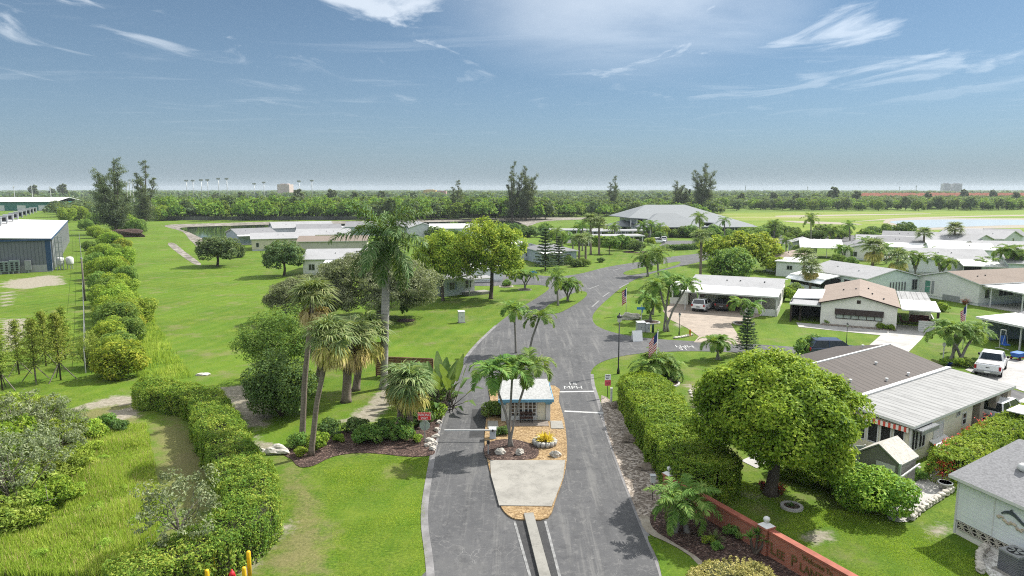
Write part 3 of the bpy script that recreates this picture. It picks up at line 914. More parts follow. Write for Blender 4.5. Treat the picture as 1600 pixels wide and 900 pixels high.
def hedge(name, label, line, w, h, nl, L, Wd, leafm, seed=1, cat='hedge', rough=.16, group=None, jit=.6, world=False, close=.92, tuft=.36):
    "a clipped hedge along a ground line: twiggy core plus leaves over its top and sides"
    rng = np.random.default_rng(seed)
    l = [Vector(p) for p in line] if world else [p for p in W(line)]
    l = smooth_poly(l, 6, False) if len(l) > 2 else l
    pts = np.array([tuple(p) for p in l])
    org = pts.mean(0)
    pts = pts - org
    seg = np.diff(pts, axis=0); sl_ = np.hypot(seg[:, 0], seg[:, 1]); cum = np.r_[0, np.cumsum(sl_)]
    tot = cum[-1]
    root = thing(name, label, cat, (org[0], org[1], 0), 0, group)
    # perimeter profile: side, rounded top, side
    per = 2 * h + w
    nt_ = max(20, int((tot + w) * per / (tuft * tuft * .55)))
    ts, tu, ta_ = rng.random(nt_) * (tot + w) - w * .5, rng.random(nt_) * per, rng.uniform(.3, 1.3, nt_)
    ix = rng.integers(nt_, size=nl)
    ds, du = rng.normal(0, tuft * .42, nl), rng.normal(0, tuft * .42, nl)
    s = np.clip(ts[ix] + ds, -w * .497, tot + w * .497); u = np.clip(tu[ix] + du, 0, per)
    bulge = tuft * .55 * ta_[ix] * np.exp(-(ds ** 2 + du ** 2) / (2 * (tuft * .4) ** 2))
    uni = rng.random(nl) < .25
    s = np.where(uni, rng.random(nl) * (tot + w * .99) - w * .495, s); u = np.where(uni, rng.random(nl) * per, u); bulge = np.where(uni, 0, bulge)
    sc_ = np.clip(s, 0, tot)
    px = np.interp(sc_, cum, pts[:, 0]); py = np.interp(sc_, cum, pts[:, 1])
    k = np.clip(np.searchsorted(cum, sc_, 'right') - 1, 0, len(seg) - 1)
    T = seg[k] / sl_[k][:, None]
    Nn = np.stack([-T[:, 1], T[:, 0]], 1)
    ex = s - sc_
    an_ = np.clip(np.abs(ex) / (w * .5), 0, 1) * PI / 2
    ex = np.sign(ex) * w * .5 * np.sin(an_)
    side = np.where(u < h, -1, np.where(u > h + w, 1, 0))
    lat = np.where(side == -1, -w / 2, np.where(side == 1, w / 2, u - h - w / 2))
    z = np.where(side == -1, u, np.where(side == 1, u - h - w, h))
    # round the ends in plan and the top edges
    endk = np.maximum(np.cos(an_), .04)
    lat = lat * endk
    endh = np.where(np.abs(ex) > 0, .97, 1)
    bump_ = np.sin(px * 1.7 + seed) * np.sin(py * 1.9 + seed * 2) * .6 + np.sin(px * 4.1) * np.sin(py * 3.7 + 1) * .4
    z = z * endh + np.where(side == 0, bump_ * rough, 0)
    edge = np.clip((np.abs(lat) - w * .34) / (w * .16), 0, 1)
    z = z - np.where(side == 0, edge ** 2 * h * .16, 0)
    lat = lat * (1 + np.where(side != 0, bump_ * rough * .9, 0))
    lat = lat * np.where(z > h * .85, 1 - (z / h - .85) * .35, 1)
    depth = rng.random(nl) ** 2 * .22
    lat = lat + side * bulge
    z = z + np.where(side == 0, bulge, 0)
    C = np.stack([px + T[:, 0] * ex + Nn[:, 0] * lat * (1 - depth * .6), py + T[:, 1] * ex + Nn[:, 1] * lat * (1 - depth * .6), np.maximum(z - depth * np.where(side == 0, .9, .1), .04)], 1)
    N = np.stack([Nn[:, 0] * side + T[:, 0] * ex * .5, Nn[:, 1] * side + T[:, 1] * ex * .5, np.where(side == 0, 1.0, .45)], 1)
    q = leaf_quads(C, unit(N), L, Wd, rng, jit)
    link('foliage', quads_mesh(name + '_foliage', q, leafm), root)
    mb = MB()
    hw = w * .5 * .8
    keep_ = [(a_, p_) for a_, p_ in zip(cum, pts) if w * .22 < a_ < tot - w * .22]
    Pl = [Vector((p[0], p[1])) for _, p in keep_] if len(keep_) > 1 else [Vector((p[0], p[1])) for p in pts]
    for i in range(len(Pl) - 1):
        d0 = (Pl[min(i + 1, len(Pl) - 1)] - Pl[max(i - 1, 0)]).normalized(); d1 = (Pl[min(i + 2, len(Pl) - 1)] - Pl[i]).normalized()
        n0, n1 = Vector((-d0.y, d0.x)) * hw, Vector((-d1.y, d1.x)) * hw
        a, b = Pl[i], Pl[i + 1]
        zt = h * .86
        A = [(a + n0, 0), (a - n0, 0), (a - n0 * .85, zt), (a + n0 * .85, zt)]
        Bq = [(b + n1, 0), (b - n1, 0), (b - n1 * .85, zt), (b + n1 * .85, zt)]
        vs = [(p.x, p.y, zz) for p, zz in A + Bq]
        fs = [(1, 5, 6, 2), (2, 6, 7, 3), (4, 0, 3, 7)]
        if i == 0: fs.append((0, 1, 2, 3))
        if i == len(Pl) - 2: fs.append((5, 4, 7, 6))
        mb.mesh(vs, fs)
    mb.build('branches', F['twig'], root)
    return root

def shrub_proto(name, label, cat, R, h, nl, L, Wd, leafm, seed, ncl=7, stems=True, up=.5, flat=1.0, group=None, jit=.6, size=(.4, .6)):
    rng = np.random.default_rng(seed); pr = random.Random(seed)
    root = thing(name, label, cat, group=group)
    cl = crown_clumps(R, h * .5, h * .5, ncl, rng, size, flat, -.7)
    p, d = clump_points(cl, nl, rng, .6)
    p[:, 2] = np.maximum(p[:, 2], .05)
    nn = d * .7 + np.array([0, 0, up])
    link('foliage', quads_mesh(name + '_foliage', leaf_quads(p, nn, L, Wd, rng, jit), leafm), root)
    mb = MB()
    for c in pr.sample(cl, min(5, len(cl))):
        mb.tube([(0, 0, -.03), (c[0] * .45, c[1] * .45, c[2] * .5), c[:3]], [R * .035 + .01, R * .025 + .008, .008], 5, caps=False)
    mb.build('stems', B['brown'], root, True)
    return root

def put(proto, base, sc=1.0, label=None, group=None, rz=None, name=None):
    pr = random.Random(int(base[0] * 13 + base[1] * 7))
    return proto.put(P(*base), pr.uniform(0, 6.28) if rz is None else rz, sc, label, group, name)
# ------------------------------------------------------------------ plants, placed
# royal palm
palm('royal', (600, 607), [(604, 372)], 'towering royal palm with smooth pale trunk above the lawn', 4.5, name='royal_palm', r=.27)
# sabal palms left of the entrance
palm('sabal', (472, 690), [(489, 466)], 'tall sabal palm with grey trunk and a ring of dead tan fronds', 1.75, name='sabal_palm', r=.14, skirt=['skirt'])
palm('sabal', (486, 712), [(516, 528)], 'leaning sabal palm rooted at the front edge of the mulch bed', 1.75, name='sabal_palm', r=.125, skirt=['skirt', 'golden'])
palm('sabal', (541, 628), [(548, 530)], 'thick booted sabal palm with orange seed stalks behind the leaning palm', 2.3, name='sabal_palm', r=.26, skirt=['golden', 'skirt'])
palm('sabal', (556, 610), [(572, 522)], 'sabal palm with booted trunk nearest the royal palm trunk', 2.5, name='sabal_palm', r=.22, skirt=['golden'])
palm('sabal', (498, 596), [(505, 540)], 'short sabal palm half hidden behind the leaning sabal trunk', 2.2, name='sabal_palm', r=.2)
palm('sabal', (640, 676), [(642, 600)], 'bushy sabal palm with drooping fronds behind the red wrong way sign', 2.05, name='sabal_palm', r=.16, skirt=['golden'])
palm('sabal', (625, 668), [(628, 596)], 'sabal palm with yellowing fronds beside the paddle leaved plant', 1.9, name='sabal_palm', r=.17, skirt=['golden'])
# bird of paradise clumps
def paddle_clump(base, n, H, R, label, seed):
    rng = random.Random(seed)
    root = thing('bird_of_paradise', label, 'plant', P(*base))
    V, st = [], MB()
    for i in range(n):
        a = rng.uniform(0, 6.28); lean = rng.uniform(.25, 1.15)
        hh = H * rng.uniform(.55, 1.0) * (1 - lean * .25)
        d = Vector((math.cos(a) * math.sin(lean), math.sin(a) * math.sin(lean), math.cos(lean)))
        o = Vector((rng.uniform(-.4, .4) * R, rng.uniform(-.4, .4) * R, 0))
        p = o + d * hh * .55
        st.tube([o, o.lerp(p, .5), p], [.035, .028, .018], 5)
        u = d; sd = Vector((-math.sin(a + rng.uniform(-.8, .8)), math.cos(a), 0)).normalized()
        Lq = hh * .55; w = Lq * .16
        prev = p
        for side in (-1, 1):
            q0, q1, q2 = p, p + u * Lq * .5 - Vector((0, 0, .03)), p + u * Lq - Vector((0, 0, lean * .35 * Lq))
            V.append([q0, q0 + sd * side * w * .5 + Vector((0, 0, .05)), q1, q1 + sd * side * w + Vector((0, 0, .08)), q2, q2 + sd * side * w * .2])
    link('leaves', quads_mesh('paddle_leaves', np.array([[tuple(x) for x in q] for q in V]), F['bird'], 6), root)
    st.build('stems', B['brown'], root, True)
    return root
paddle_clump((690, 640), 46, 4.6, 2.2, 'dark paddle leaved bird of paradise clump at the road edge', 3)
paddle_clump((660, 628), 34, 4.6, 1.6, 'bird of paradise clump with upright leaves in front of the brown fence', 5)

# big shrubs and trees on the left
sh_big = Proto(shrub_proto('shrub', None, 'shrub', 2.5, 4.4, 15000, .20, .11, F['dark'], 5, 12))
put(sh_big, (440, 650), 1.0, 'big rounded dark green shrub left of the grey palm trunk')
tr = Proto(broadleaf('poinciana_tree', None, 'tree', 1.6, 3.6, 2.6, 18, 14000, .26, .08, F['mid'], B['grey'], 7, .16, up=.8, shell=.3, core=False))
put(tr, (440, 600), 1.0, 'feathery bright green tree behind the big dark shrub')
tr = Proto(broadleaf('olive_tree', None, 'tree', .7, 9.0, 4.7, 56, 64000, .30, .12, F['olive'], B['grey'], 8, .34, size=(.16, .27), up=.35, shell=.35, squash=(1.05, .66), low=-.6, core=False, limbs=16))
put(tr, (592, 498), (1, 1, 1), 'wide spreading grey green tree behind the royal palm', rz=0)
put(tr, (480, 502), (.58, .75, .66), 'smaller grey green tree at the left of the wide spreading one', rz=0)
tr = Proto(broadleaf('shade_tree', None, 'tree', 2.6, 4.4, 4.0, 22, 20000, .34, .18, F['lemon'], B['brown'], 9, .26, up=.6, limbs=10, core=False))
put(tr, (767, 467), (1.15, 1.15, 1.2), 'tall yellow green shade tree with forked dark trunk beside the grey porch house')
put(tr, (692, 470), (.92, .92, 1.05), 'yellow green shade tree just right of the royal palm crown', rz=2.2)
oak = Proto(broadleaf('oak_tree', None, 'tree', 1.6, 4.0, 2.9, 20, 9000, .42, .22, F['oak'], B['brown'], 10, .24, up=.5, core=False, limbs=10))
put(oak, (444, 431), 1.0, 'round dark oak tree on the lawn before the tan roofed homes', rz=1)
put(oak, (340, 416), (1.16, 1.16, .94), 'broad dark oak with low limbs at the far lawn by the stony swale', rz=2.5)
sh_o = Proto(shrub_proto('shrub', None, 'shrub', 1.9, 3.2, 3000, .4, .2, F['oak'], 15, 8))
put(sh_o, (371, 402), 1.0, 'low dark bush beside the broad oak on the far lawn')

# casuarinas
def casuarina(name, label, H, R, seed, n=9000, spires=5, lean=0.0, sparse=1.0):
    rng = np.random.default_rng(seed); pr = random.Random(seed)
    root = thing(name, label, 'tree')
    mb = MB(); C, N = [], []
    for s in range(spires):
        a = s * 2.4 + pr.uniform(-.4, .4)
        rad = R * (.12 if s == 0 else pr.uniform(.3, .75))
        hh = H * (1 if s == 0 else pr.uniform(.55, .93))
        tip = Vector((math.cos(a) * rad + lean * hh, math.sin(a) * rad, hh))
        mid = Vector((tip.x * .45, tip.y * .45, hh * .45))
        mb.tube([(0, 0, -.05), (0, 0, H * .06), mid, mid.lerp(tip, .6) + Vector((pr.uniform(-.4, .4), 0, 0)), tip], [H * .018, H * .015, H * .009, H * .005, .04], 6, caps=False)
        m = int(n / spires)
        nb = int(26 * hh / H)
        for b in range(nb):
            f = .10 + .9 * b / nb
            o = (Vector((0, 0, H * .06)).lerp(mid, f / .5) if f < .5 else mid.lerp(tip, (f - .5) / .5))
            az = pr.uniform(0, 6.28)
            bl = R * (.62 - .42 * f) * pr.uniform(.55, 1.15)
            e = o + Vector((math.cos(az) * bl, math.sin(az) * bl, bl * pr.uniform(.15, .8)))
            mb.tube([o, e], [.05, .015], 4, caps=False)
            k = max(4, int(m / nb * sparse))
            tpar = rng.random((k, 1)) ** .7
            base = np.array(o)[None] + (np.array(e) - np.array(o))[None] * tpar
            C.append(base + rng.normal(0, bl * .17 + .12, (k, 3)))
            N.append(rng.normal(0, 1, (k, 3)))
    C = np.concatenate(C); N = np.concatenate(N)
    C[:, 2] = np.maximum(C[:, 2], .4)
    q = leaf_quads(C, N, 1.0, .16, rng, .3, .0)
    # droop: tilt long axis toward vertical
    link('crown', quads_mesh(name + '_crown', q, F['pine']), root)
    mb.build('trunk', B['brown'], root, True)
    return root
cas1 = Proto(casuarina('casuarina_tree', None, 27, 8.5, 3, 17000, 8))
cas2 = Proto(casuarina('casuarina_tree', None, 27, 6.0, 8, 11000, 5, .04, .6))
put(cas1, (182, 366), (1.2, 1.2, 1.0), 'dense dark casuarina at the left end of the pond', rz=0)
put(cas2, (226, 356), (1.35, 1.35, 1.05), 'thin topped casuarina right of the dense dark one', rz=0)
put(cas2, (800, 345), (1.0, 1.0, 1.14), 'tall bare topped casuarina at left of the pair over the far scrub', rz=1)
put(cas1, (822, 345), (.95, .95, 1.03), 'broad casuarina of the pair over the far scrub', rz=2)
put(cas1, (1098, 335), (1.3, 1.3, 1.2), 'tallest casuarina standing above the clubhouse roof', rz=1)
put(cas1, (1060, 335), (1.1, 1.1, .80), 'shorter dark casuarina left of the tallest one by the clubhouse', rz=3)
put(cas2, (956, 333), (1.2, 1.2, .95), 'lone narrow casuarina in the scrub left of the clubhouse', rz=0)
put(cas2, (712, 340), (1.2, 1.2, .8), 'narrow dark casuarina behind the pond bank', rz=0)

# natural hedgerow down the left
hr = [Proto(shrub_proto('hedgerow_tree', None, 'tree', 2.6, 4.6, 6500, .34, .15, F['lime'], 60, 10, up=.7)),
      Proto(shrub_proto('hedgerow_tree', None, 'tree', 2.2, 3.6, 6000, .32, .14, F['lemon'], 61, 9, up=.7)),
      Proto(shrub_proto('hedgerow_tree', None, 'tree', 1.9, 3.2, 7000, .24, .12, F['mid'], 62, 9, up=.6))]
rr = random.Random(4)
GH = 'trees of the hedgerow left of the lawn'
hedgerow = [(150, 372, 0, 1.1), (172, 385, 0, 1.15), (140, 392, 2, .9), (190, 392, 1, 1.1), (160, 408, 0, 1.1), (190, 420, 0, 1.1), (150, 425, 2, 1.1), (175, 440, 0, 1.0), (198, 446, 2, 1.0), (158, 452, 2, 1.0),
            (180, 462, 1, 1.0), (165, 478, 0, .8), (200, 482, 1, .8), (176, 500, 1, 1.0), (212, 512, 0, .95), (188, 524, 2, 1.1), (166, 512, 2, .8), (205, 535, 2, .8), (172, 545, 1, .75), (190, 588, 1, 1.0), (162, 378, 0, 1.0), (178, 402, 2, 1.0), (158, 436, 0, .9), (185, 430, 1, .9), (170, 466, 2, .9), (192, 470, 0, .9), (186, 490, 0, .85), (172, 488, 2, .8), (196, 502, 0, .85), (178, 534, 0, .7), (200, 520, 1, .8), (186, 552, 2, .8)]
for i, (x, y, k, s) in enumerate(hedgerow):
    lab = {0: 'lime green tree in the wild hedgerow left of the long lawn', 1: 'yellow green tree in the wild hedgerow left of the long lawn', 2: 'mid green bush in the wild hedgerow left of the long lawn'}[k]
    if i == 19: lab = 'dense olive bush at the near end of the wild hedgerow'
    s *= .95
    put(hr[k], (x, y), (s, s, s * rr.uniform(.8, 1.1)), lab, None if i == 19 else GH)
sap = shrub_proto('pine_sapling', 'young long needled pine at the hedgerow end by the fence post', 'tree', 1.2, 3.4, 1500, .5, .035, F['cypress'], 64, 6)
sap.location = P(136, 572)
put(hr[0], (176, 572), (.55, .55, .62), 'small lime sapling in front of the wild hedgerow')
# bushes behind the warehouse, up to the casuarinas
for i, (x, y, k, s) in enumerate([(125, 345, 0, 1.7), (105, 348, 0, 1.6), (150, 352, 2, 1.7), (135, 360, 2, 1.3), (215, 366, 2, 1.6), (196, 364, 0, 1.5), (250, 345, 0, 1.7)]):
    put(hr[k], (x, y), s, 'green scrub tree between the warehouse and the casuarinas', 'scrub trees behind the warehouse')

# planted cypress saplings with their support stakes
cyp = []
def cypress(seed):
    rng = np.random.default_rng(seed); pr = random.Random(seed)
    root = thing('cypress_sapling', None, 'tree')
    H = 5.4
    mb = MB(); C = []
    mb.tube([(0, 0, -.05), (.03, .02, H * .5), (0, 0, H)], [.07, .045, .01], 6)
    for b in range(36):
        z = H * (.24 + .74 * b / 36); az = b * 2.4; bl = (1.5 - 1.15 * b / 36) * pr.uniform(.7, 1.1)
        e = Vector((math.cos(az) * bl, math.sin(az) * bl, z + bl * .3))
        mb.tube([(0, 0, z), e], [.015, .005], 4, caps=False)
        t_ = rng.random((60, 1))
        C.append(np.array([[0, 0, z]]) + (np.array(e)[None] - np.array([[0, 0, z]])) * t_ + rng.normal(0, .13, (60, 3)))
    C = np.concatenate(C)
    link('crown', quads_mesh('cypress_crown', leaf_quads(C, np.tile([0, 0, 1.], (len(C), 1)), .24, .07, rng, .7), F['cypress']), root)
    mb.build('trunk', B['brown'], root, True)
    for k in range(3):
        a = k * 2.09 + .4
        st = MB(); st.bar((math.cos(a) * 1.1, math.sin(a) * 1.1, 0), (0.06 * math.cos(a), .06 * math.sin(a), 1.35), .06)
        st.build('support_stake', B['grey'], root)
    return root
cy = Proto(cypress(4))
for x, y, s in [(56, 596, 1.0), (95, 594, 1.08), (72, 572, .95), (102, 562, .95), (4, 610, 1.0), (30, 585, .9)]:
    put(cy, (x, y), s, {(95): 'tallest staked cypress sapling by the bare sand edge', 4: 'staked cypress sapling at the left edge of the view', 56: 'staked cypress sapling left of the tallest one'}.get(x, 'pale green cypress sapling on stakes in the back of its row'), 'staked cypress saplings')

# clipped hedges
hedge('clipped_hedge', 'long curving clipped hedge with bronze tips on the left lawn', [(240, 632), (285, 640), (322, 652), (340, 690), (362, 738), (388, 790), (392, 836), (350, 880), (285, 912), (225, 935)], 2.5, 1.7, 95000, .14, .06, F['hedgeL'], 3, rough=.26)
hedge('laurel_hedge', 'thick clipped laurel hedge between the gravel bed and the side yard', [(1004, 632), (1020, 660), (1048, 705), (1078, 748), (1096, 768)], 3.6, 2.1, 80000, .14, .08, F['hedgeR'], 5, rough=.14, tuft=.27)
hedge('croton_hedge', 'green hedge with red croton shoots along the screened house wall', [(1482, 752), (1520, 725), (1560, 700), (1620, 668)], 1.9, 1.5, 22000, .17, .09, F['lime'], 6, rough=.2)
rg_ = np.random.default_rng(3)
root = thing('croton_border', 'strip of red croton shoots on the near end of the green hedge', 'plant', P(1476, 748))
lnp = [P(1474, 752), P(1478, 738), P(1500, 718), P(1530, 698), P(1556, 682)]
o0 = P(1476, 748)
C = np.concatenate([np.array(a.lerp(b, t))[None] - np.array(o0)[None] + rg_.normal(0, .22, (60, 3)) + np.array([[0, .2, 1.0]]) * rg_.uniform(.2, 1.35, (60, 1)) for a, b in zip(lnp[:-1], lnp[1:]) for t in (0, .25, .5, .75)])
C[:, 2] = np.abs(C[:, 2]) + .05
link('leaves', quads_mesh('croton_leaves', leaf_quads(C, np.tile([0, -.3, 1.], (len(C), 1)), .22, .09, rg_, .6), F['red']), root)
sh_r = Proto(shrub_proto('shrub', None, 'shrub', 1.75, 2.2, 11000, .18, .10, F['hedgeR'], 25, 11, up=.5))
put(sh_r, (1362, 793), (1.12, 1.0, .95), 'dense bright green shrub in front of the grey storage shed')
put(sh_r, (1312, 765), (.6, .6, .62), 'lower green shrub left of the shed shrub')
put(sh_r, (1272, 752), (.62, .62, .55), 'low green shrub by the white railing under the big ficus')
put(sh_r, (1236, 742), (.6, .6, .5), 'low green shrub nearest the ficus trunk')

# gold ground cover by the sign wall
hedge('ground_cover', 'mounded gold and green ground cover at the foot of the sign wall', [(1105, 915), (1140, 900), (1172, 905), (1195, 930)], 1.6, .36, 14000, .09, .04, F['gold'], 9, 'plant', .12)
# the big ficus
big = broadleaf('ficus_tree', 'huge round ficus tree with thick trunk on the side lawn', 'tree', 1.7, 4.6, 3.5, 58, 150000, .20, .11, F['ficus'], B['brown'], 21, .33, size=(.20, .31), flat=.95, low=-.5, up=.55, shell=.66, fork=.5, limbs=14, subs=9, fill=.42)
big.location = P(1204, 772)
big.rotation_euler.z = .5

# gatehouse palms and road palms
palm('xmas', (797, 699), [(768, 582), (801, 578), (829, 574)], 'cluster of three ringed trunk palms before the gatehouse', 1.95, 'planted palm clusters', 'palm_cluster', .075, lean_base=.25, dy=.5)
palm('xmas', (806, 552), [(803, 484)], 'upright slim palm behind the gatehouse roof', 2.0, None, 'palm_tree', .10)
palm('xmas', (826, 554), [(843, 496)], 'slim palm leaning right behind the gatehouse roof', 2.1, None, 'palm_tree', .10)
palm('feather', (872, 478), [(869, 432)], 'grey trunk palm at the left end of the road island', 2.3, None, 'palm_tree', .14)
palm('xmas', (887, 471), [(878, 447), (888, 442), (897, 446)], 'low palm cluster on the road island', 1.9, 'planted palm clusters', 'palm_cluster', .10)
palm('feather', (1029, 452), [(1027, 396)], 'tall green palm on the far road island', 2.9, None, 'palm_tree', .16)
palm('xmas', (1012, 432), [(1006, 404), (1016, 400), (1010, 408)], 'dark palm cluster left of the tall island palm', 2.5, 'planted palm clusters', 'palm_cluster', .12)
palm('xmas', (1040, 518), [(1030, 448), (1047, 440), (1074, 446)], 'three tall slim palms fanning out beside the tan driveway', 2.2, 'planted palm clusters', 'palm_cluster', .11, lean_base=.5)
palm('xmas', (1016, 503), [(1010, 468), (1022, 476)], 'short palm pair in a white ringed bed on the corner lawn', 1.9, 'planted palm clusters', 'palm_cluster', .10)
palm('feather', (1020, 492), [(1026, 450)], 'bushy palm behind the short pair on the corner lawn', 2.6, None, 'palm_tree', .12)
palm('xmas', (1162, 505), [(1156, 474), (1175, 480)], 'palm pair in a ringed bed right of the driveway', 1.9, 'planted palm clusters', 'palm_cluster', .10)
palm('xmas', (1030, 596), [(1014, 572), (1030, 562), (1044, 574)], 'low spreading palm cluster under the striped flag', 1.9, 'planted palm clusters', 'palm_cluster', .11)
palm('xmas', (1122, 562), [(1114, 536), (1126, 534)], 'dark low palm behind the ficus crown', 1.7, None, 'palm_tree', .09)
palm('feather', (1064, 832), [(1055, 784), (1078, 780)], 'young palm pair with arching fronds in front of the brick wall', 1.65, None, 'palm_cluster', .12, lean_base=.5)
palm('xmas', (1494, 562), [(1476, 518), (1494, 514), (1508, 520), (1526, 518)], 'wide palm cluster by the white pickup driveway', 2.1, 'planted palm clusters', 'palm_cluster', .12, lean_base=.9)
palm('xmas', (820, 452), [(813, 430), (822, 428), (830, 431)], 'palm trio in a ringed bed on the lawn tip', 1.8, 'planted palm clusters', 'palm_cluster', .09)
# palms among the homes to the right
palm('sabal', (1094, 440), [(1096, 372)], 'sabal palm standing left of the green tree mass', 2.4, None, 'sabal_palm', .18)
palm('sabal', (1361, 442), [(1366, 388)], 'tallest sabal palm among the white homes', 2.6, None, 'sabal_palm', .2, skirt=['golden'])
palm('sabal', (1396, 447), [(1403, 405)], 'sabal palm with a yellow skirt right of the tallest one', 2.5, None, 'sabal_palm', .18, skirt=['golden'])
palm('sabal', (1254, 452), [(1257, 402)], 'sabal palm with green crown beside the small grey cabin', 2.2, None, 'sabal_palm', .17)
palm('sabal', (1266, 456), [(1268, 420)], 'shorter sabal palm in front of the cabin pair', 2.1, None, 'sabal_palm', .17, skirt=['golden'])
palm('feather', (1267, 382), [(1267, 342)], 'lone feather palm against the bright field', 3.3, None, 'palm_tree', .18)
palm('xmas', (1430, 432), [(1422, 399), (1436, 404)], 'pair of crossing palms before the pale side wall', 2.2, None, 'palm_cluster', .12)
palm('xmas', (1468, 436), [(1466, 405), (1482, 412)], 'palm pair right of the crossing palms', 2.3, None, 'palm_cluster', .14)
palm('xmas', (1582, 436), [(1568, 394), (1582, 392), (1592, 400)], 'dark palm cluster at the right edge behind the porch roof', 2.6, None, 'palm_cluster', .14)
palm('xmas', (1546, 432), [(1538, 412), (1552, 410)], 'low palm by the tan roof at the right', 2.4, None, 'palm_cluster', .12)
palm('sabal', (1443, 398), [(1444, 366)], 'slim palm in the gap between the far white patio roofs', 2.6, None, 'sabal_palm', .2)
palm('sabal', (1491, 392), [(1492, 359)], 'far slim palm by the long row of windows', 3.0, None, 'sabal_palm', .22)
palm('feather', (1328, 376), [(1327, 352)], 'bushy feather palm left of the far street', 3.2, None, 'palm_tree', .2)
palm('feather', (1300, 378), [(1294, 358), (1302, 362)], 'feather palm pair near the far street', 3.0, None, 'palm_cluster', .2)
palm('xmas', (1318, 408), [(1312, 388), (1322, 390)], 'palm pair in the bed by the white carport', 2.3, None, 'palm_cluster', .14)
palm('feather', (1210, 372), [(1206, 352), (1212, 350)], 'feather palm at the left end of the far street', 3.2, None, 'palm_cluster', .2)
for x, yb, yt, r_, lab in [(1352, 404, 378, 2.4, 'feather palm behind the tallest sabal palm'), (1385, 412, 388, 2.3, 'feather palm beside the parked pale car'), (1228, 398, 376, 2.4, 'feather palm at the left wall of the white carport home'), (1452, 418, 394, 2.4, 'feather palm before the white roofed far home'), (1514, 424, 400, 2.3, 'feather palm left of the low palm by the tan roof')]:
    palm('feather', (x, yb), [(x, yt)], lab, r_, None, 'palm_tree', .13)
# clubhouse palms
for x, yb, yt, r_, lab in [(923, 398, 345, 3.0, 'tall palm left of the carport row'), (936, 398, 352, 2.8, 'slim palm at the front of the carport row'), (910, 392, 352, 3.0, 'dark palm left of the tall carport palm'),
                           (1093, 384, 340, 3.2, 'green palm pair top at the clubhouse front'), (1132, 378, 345, 2.6, 'slim palm at the right wing of the clubhouse'), (1005, 376, 352, 3.0, 'palm before the left hip of the clubhouse roof'),
                           (1018, 376, 352, 3.2, 'palm before the centre of the clubhouse roof'), (1030, 374, 354, 2.6, 'low palm near the clubhouse porch posts'), (960, 374, 355, 3.0, 'dark palm by the small pavilion'), (895, 396, 372, 2.6, 'low palm by the lawn left of the carports'),
                           (905, 408, 376, 2.3, 'palm at the far house corner'), (915, 406, 374, 2.3, 'slim palm right of the far house corner'), (870, 386, 362, 2.8, 'palm behind the grey hip roofed house'), (878, 384, 368, 2.6, 'low palm behind the grey hip roofed house')]:
    palm('sabal' if x in (923, 936, 905, 915) else 'feather', (x, yb), [(x, yt)], lab, r_, None, 'palm_tree', .2)

# trees among the homes
lt = Proto(broadleaf('lime_tree', None, 'tree', 1.3, 4.6, 3.0, 20, 10000, .46, .26, F['lemon'], B['brown'], 31, .2, core=True))
gt = Proto(broadleaf('garden_tree', None, 'tree', .8, 4.4, 2.8, 20, 10000, .42, .24, F['mid'], B['brown'], 32, .2, low=-.85))
put(gt, (1140, 438), (1.15, 1.0, 1.0), 'dense green tree in front of the lime tree behind the carport house')
put(lt, (1125, 415), (1.0, 1.0, .95), 'yellow lime tree left of the dense green tree')
put(lt, (1172, 422), (1.25, 1.2, 1.15), 'wide yellow lime tree behind the carport house roof')
put(gt, (1150, 392), (1.1, 1, .8), 'green tree below the clubhouse right wing')
put(gt, (1175, 378), (1.3, 1.2, .8), 'spreading green tree right of the clubhouse')
put(gt, (1200, 370), (1.2, 1.2, .7), 'green tree at the start of the far street')
put(lt, (1212, 428), (.55, .55, .5), 'small lime bush by the brown roofed cabin')
nf = casuarina('norfolk_pine', 'dark layered norfolk pine beside the grey hip roofed house', 9.0, 2.6, 31, 200, 1)
for c in list(KIDS[nf.name]): bpy.data.objects.remove(c)
KIDS[nf.name] = []
rg_ = np.random.default_rng(5); mb = MB(); C = []
mb.tube([(0, 0, 0), (0, 0, 4), (0, 0, 8.6)], [.16, .1, .02], 7)
for L_ in range(13):
    z = .8 + L_ * .6; R_ = 2.7 * (1 - L_ / 14) ** .9
    for k in range(8):
        a = k * PI / 4 + L_ * .4
        t_ = rg_.random((46, 1))
        e = np.array([[math.cos(a) * R_, math.sin(a) * R_, .25]])
        C.append(np.array([[0, 0, z]]) + e * t_ + rg_.normal(0, .09, (46, 3)) * np.array([[1, 1, .5]]) + np.array([[0, 0, .12]]))
        mb.tube([(0, 0, z), (e[0, 0], e[0, 1], z + .3)], [.03, .01], 4, caps=False)
C = np.concatenate(C)
link('crown', quads_mesh('norfolk_crown', leaf_quads(C, np.tile([0, 0, 1.], (len(C), 1)), .4, .14, rg_, .5), F['norfolk']), nf)
mb.build('trunk', B['brown'], nf, True)
nf.location = P(852, 424)
np2 = copy_tree(nf); np2.location = P(873, 420); np2.scale = (.85, .85, .78); np2.rotation_euler.z = 1
np2['label'] = 'shorter norfolk pine right of the taller one by the hip roof'
np3 = copy_tree(nf); np3.location = P(1166, 552); np3.scale = (.5, .5, .52); np3['label'] = 'small dark conifer at the foot of the tan driveway'

sb = Proto(shrub_proto('shrub', None, 'shrub', 1.0, 1.3, 1800, .20, .11, F['mid'], 71, 7))
sd = Proto(shrub_proto('shrub', None, 'shrub', 1.0, 1.3, 1800, .20, .11, F['dark'], 72, 7))
sl_ = Proto(shrub_proto('shrub', None, 'shrub', 1.0, 1.3, 1800, .20, .11, F['lime'], 73, 7))
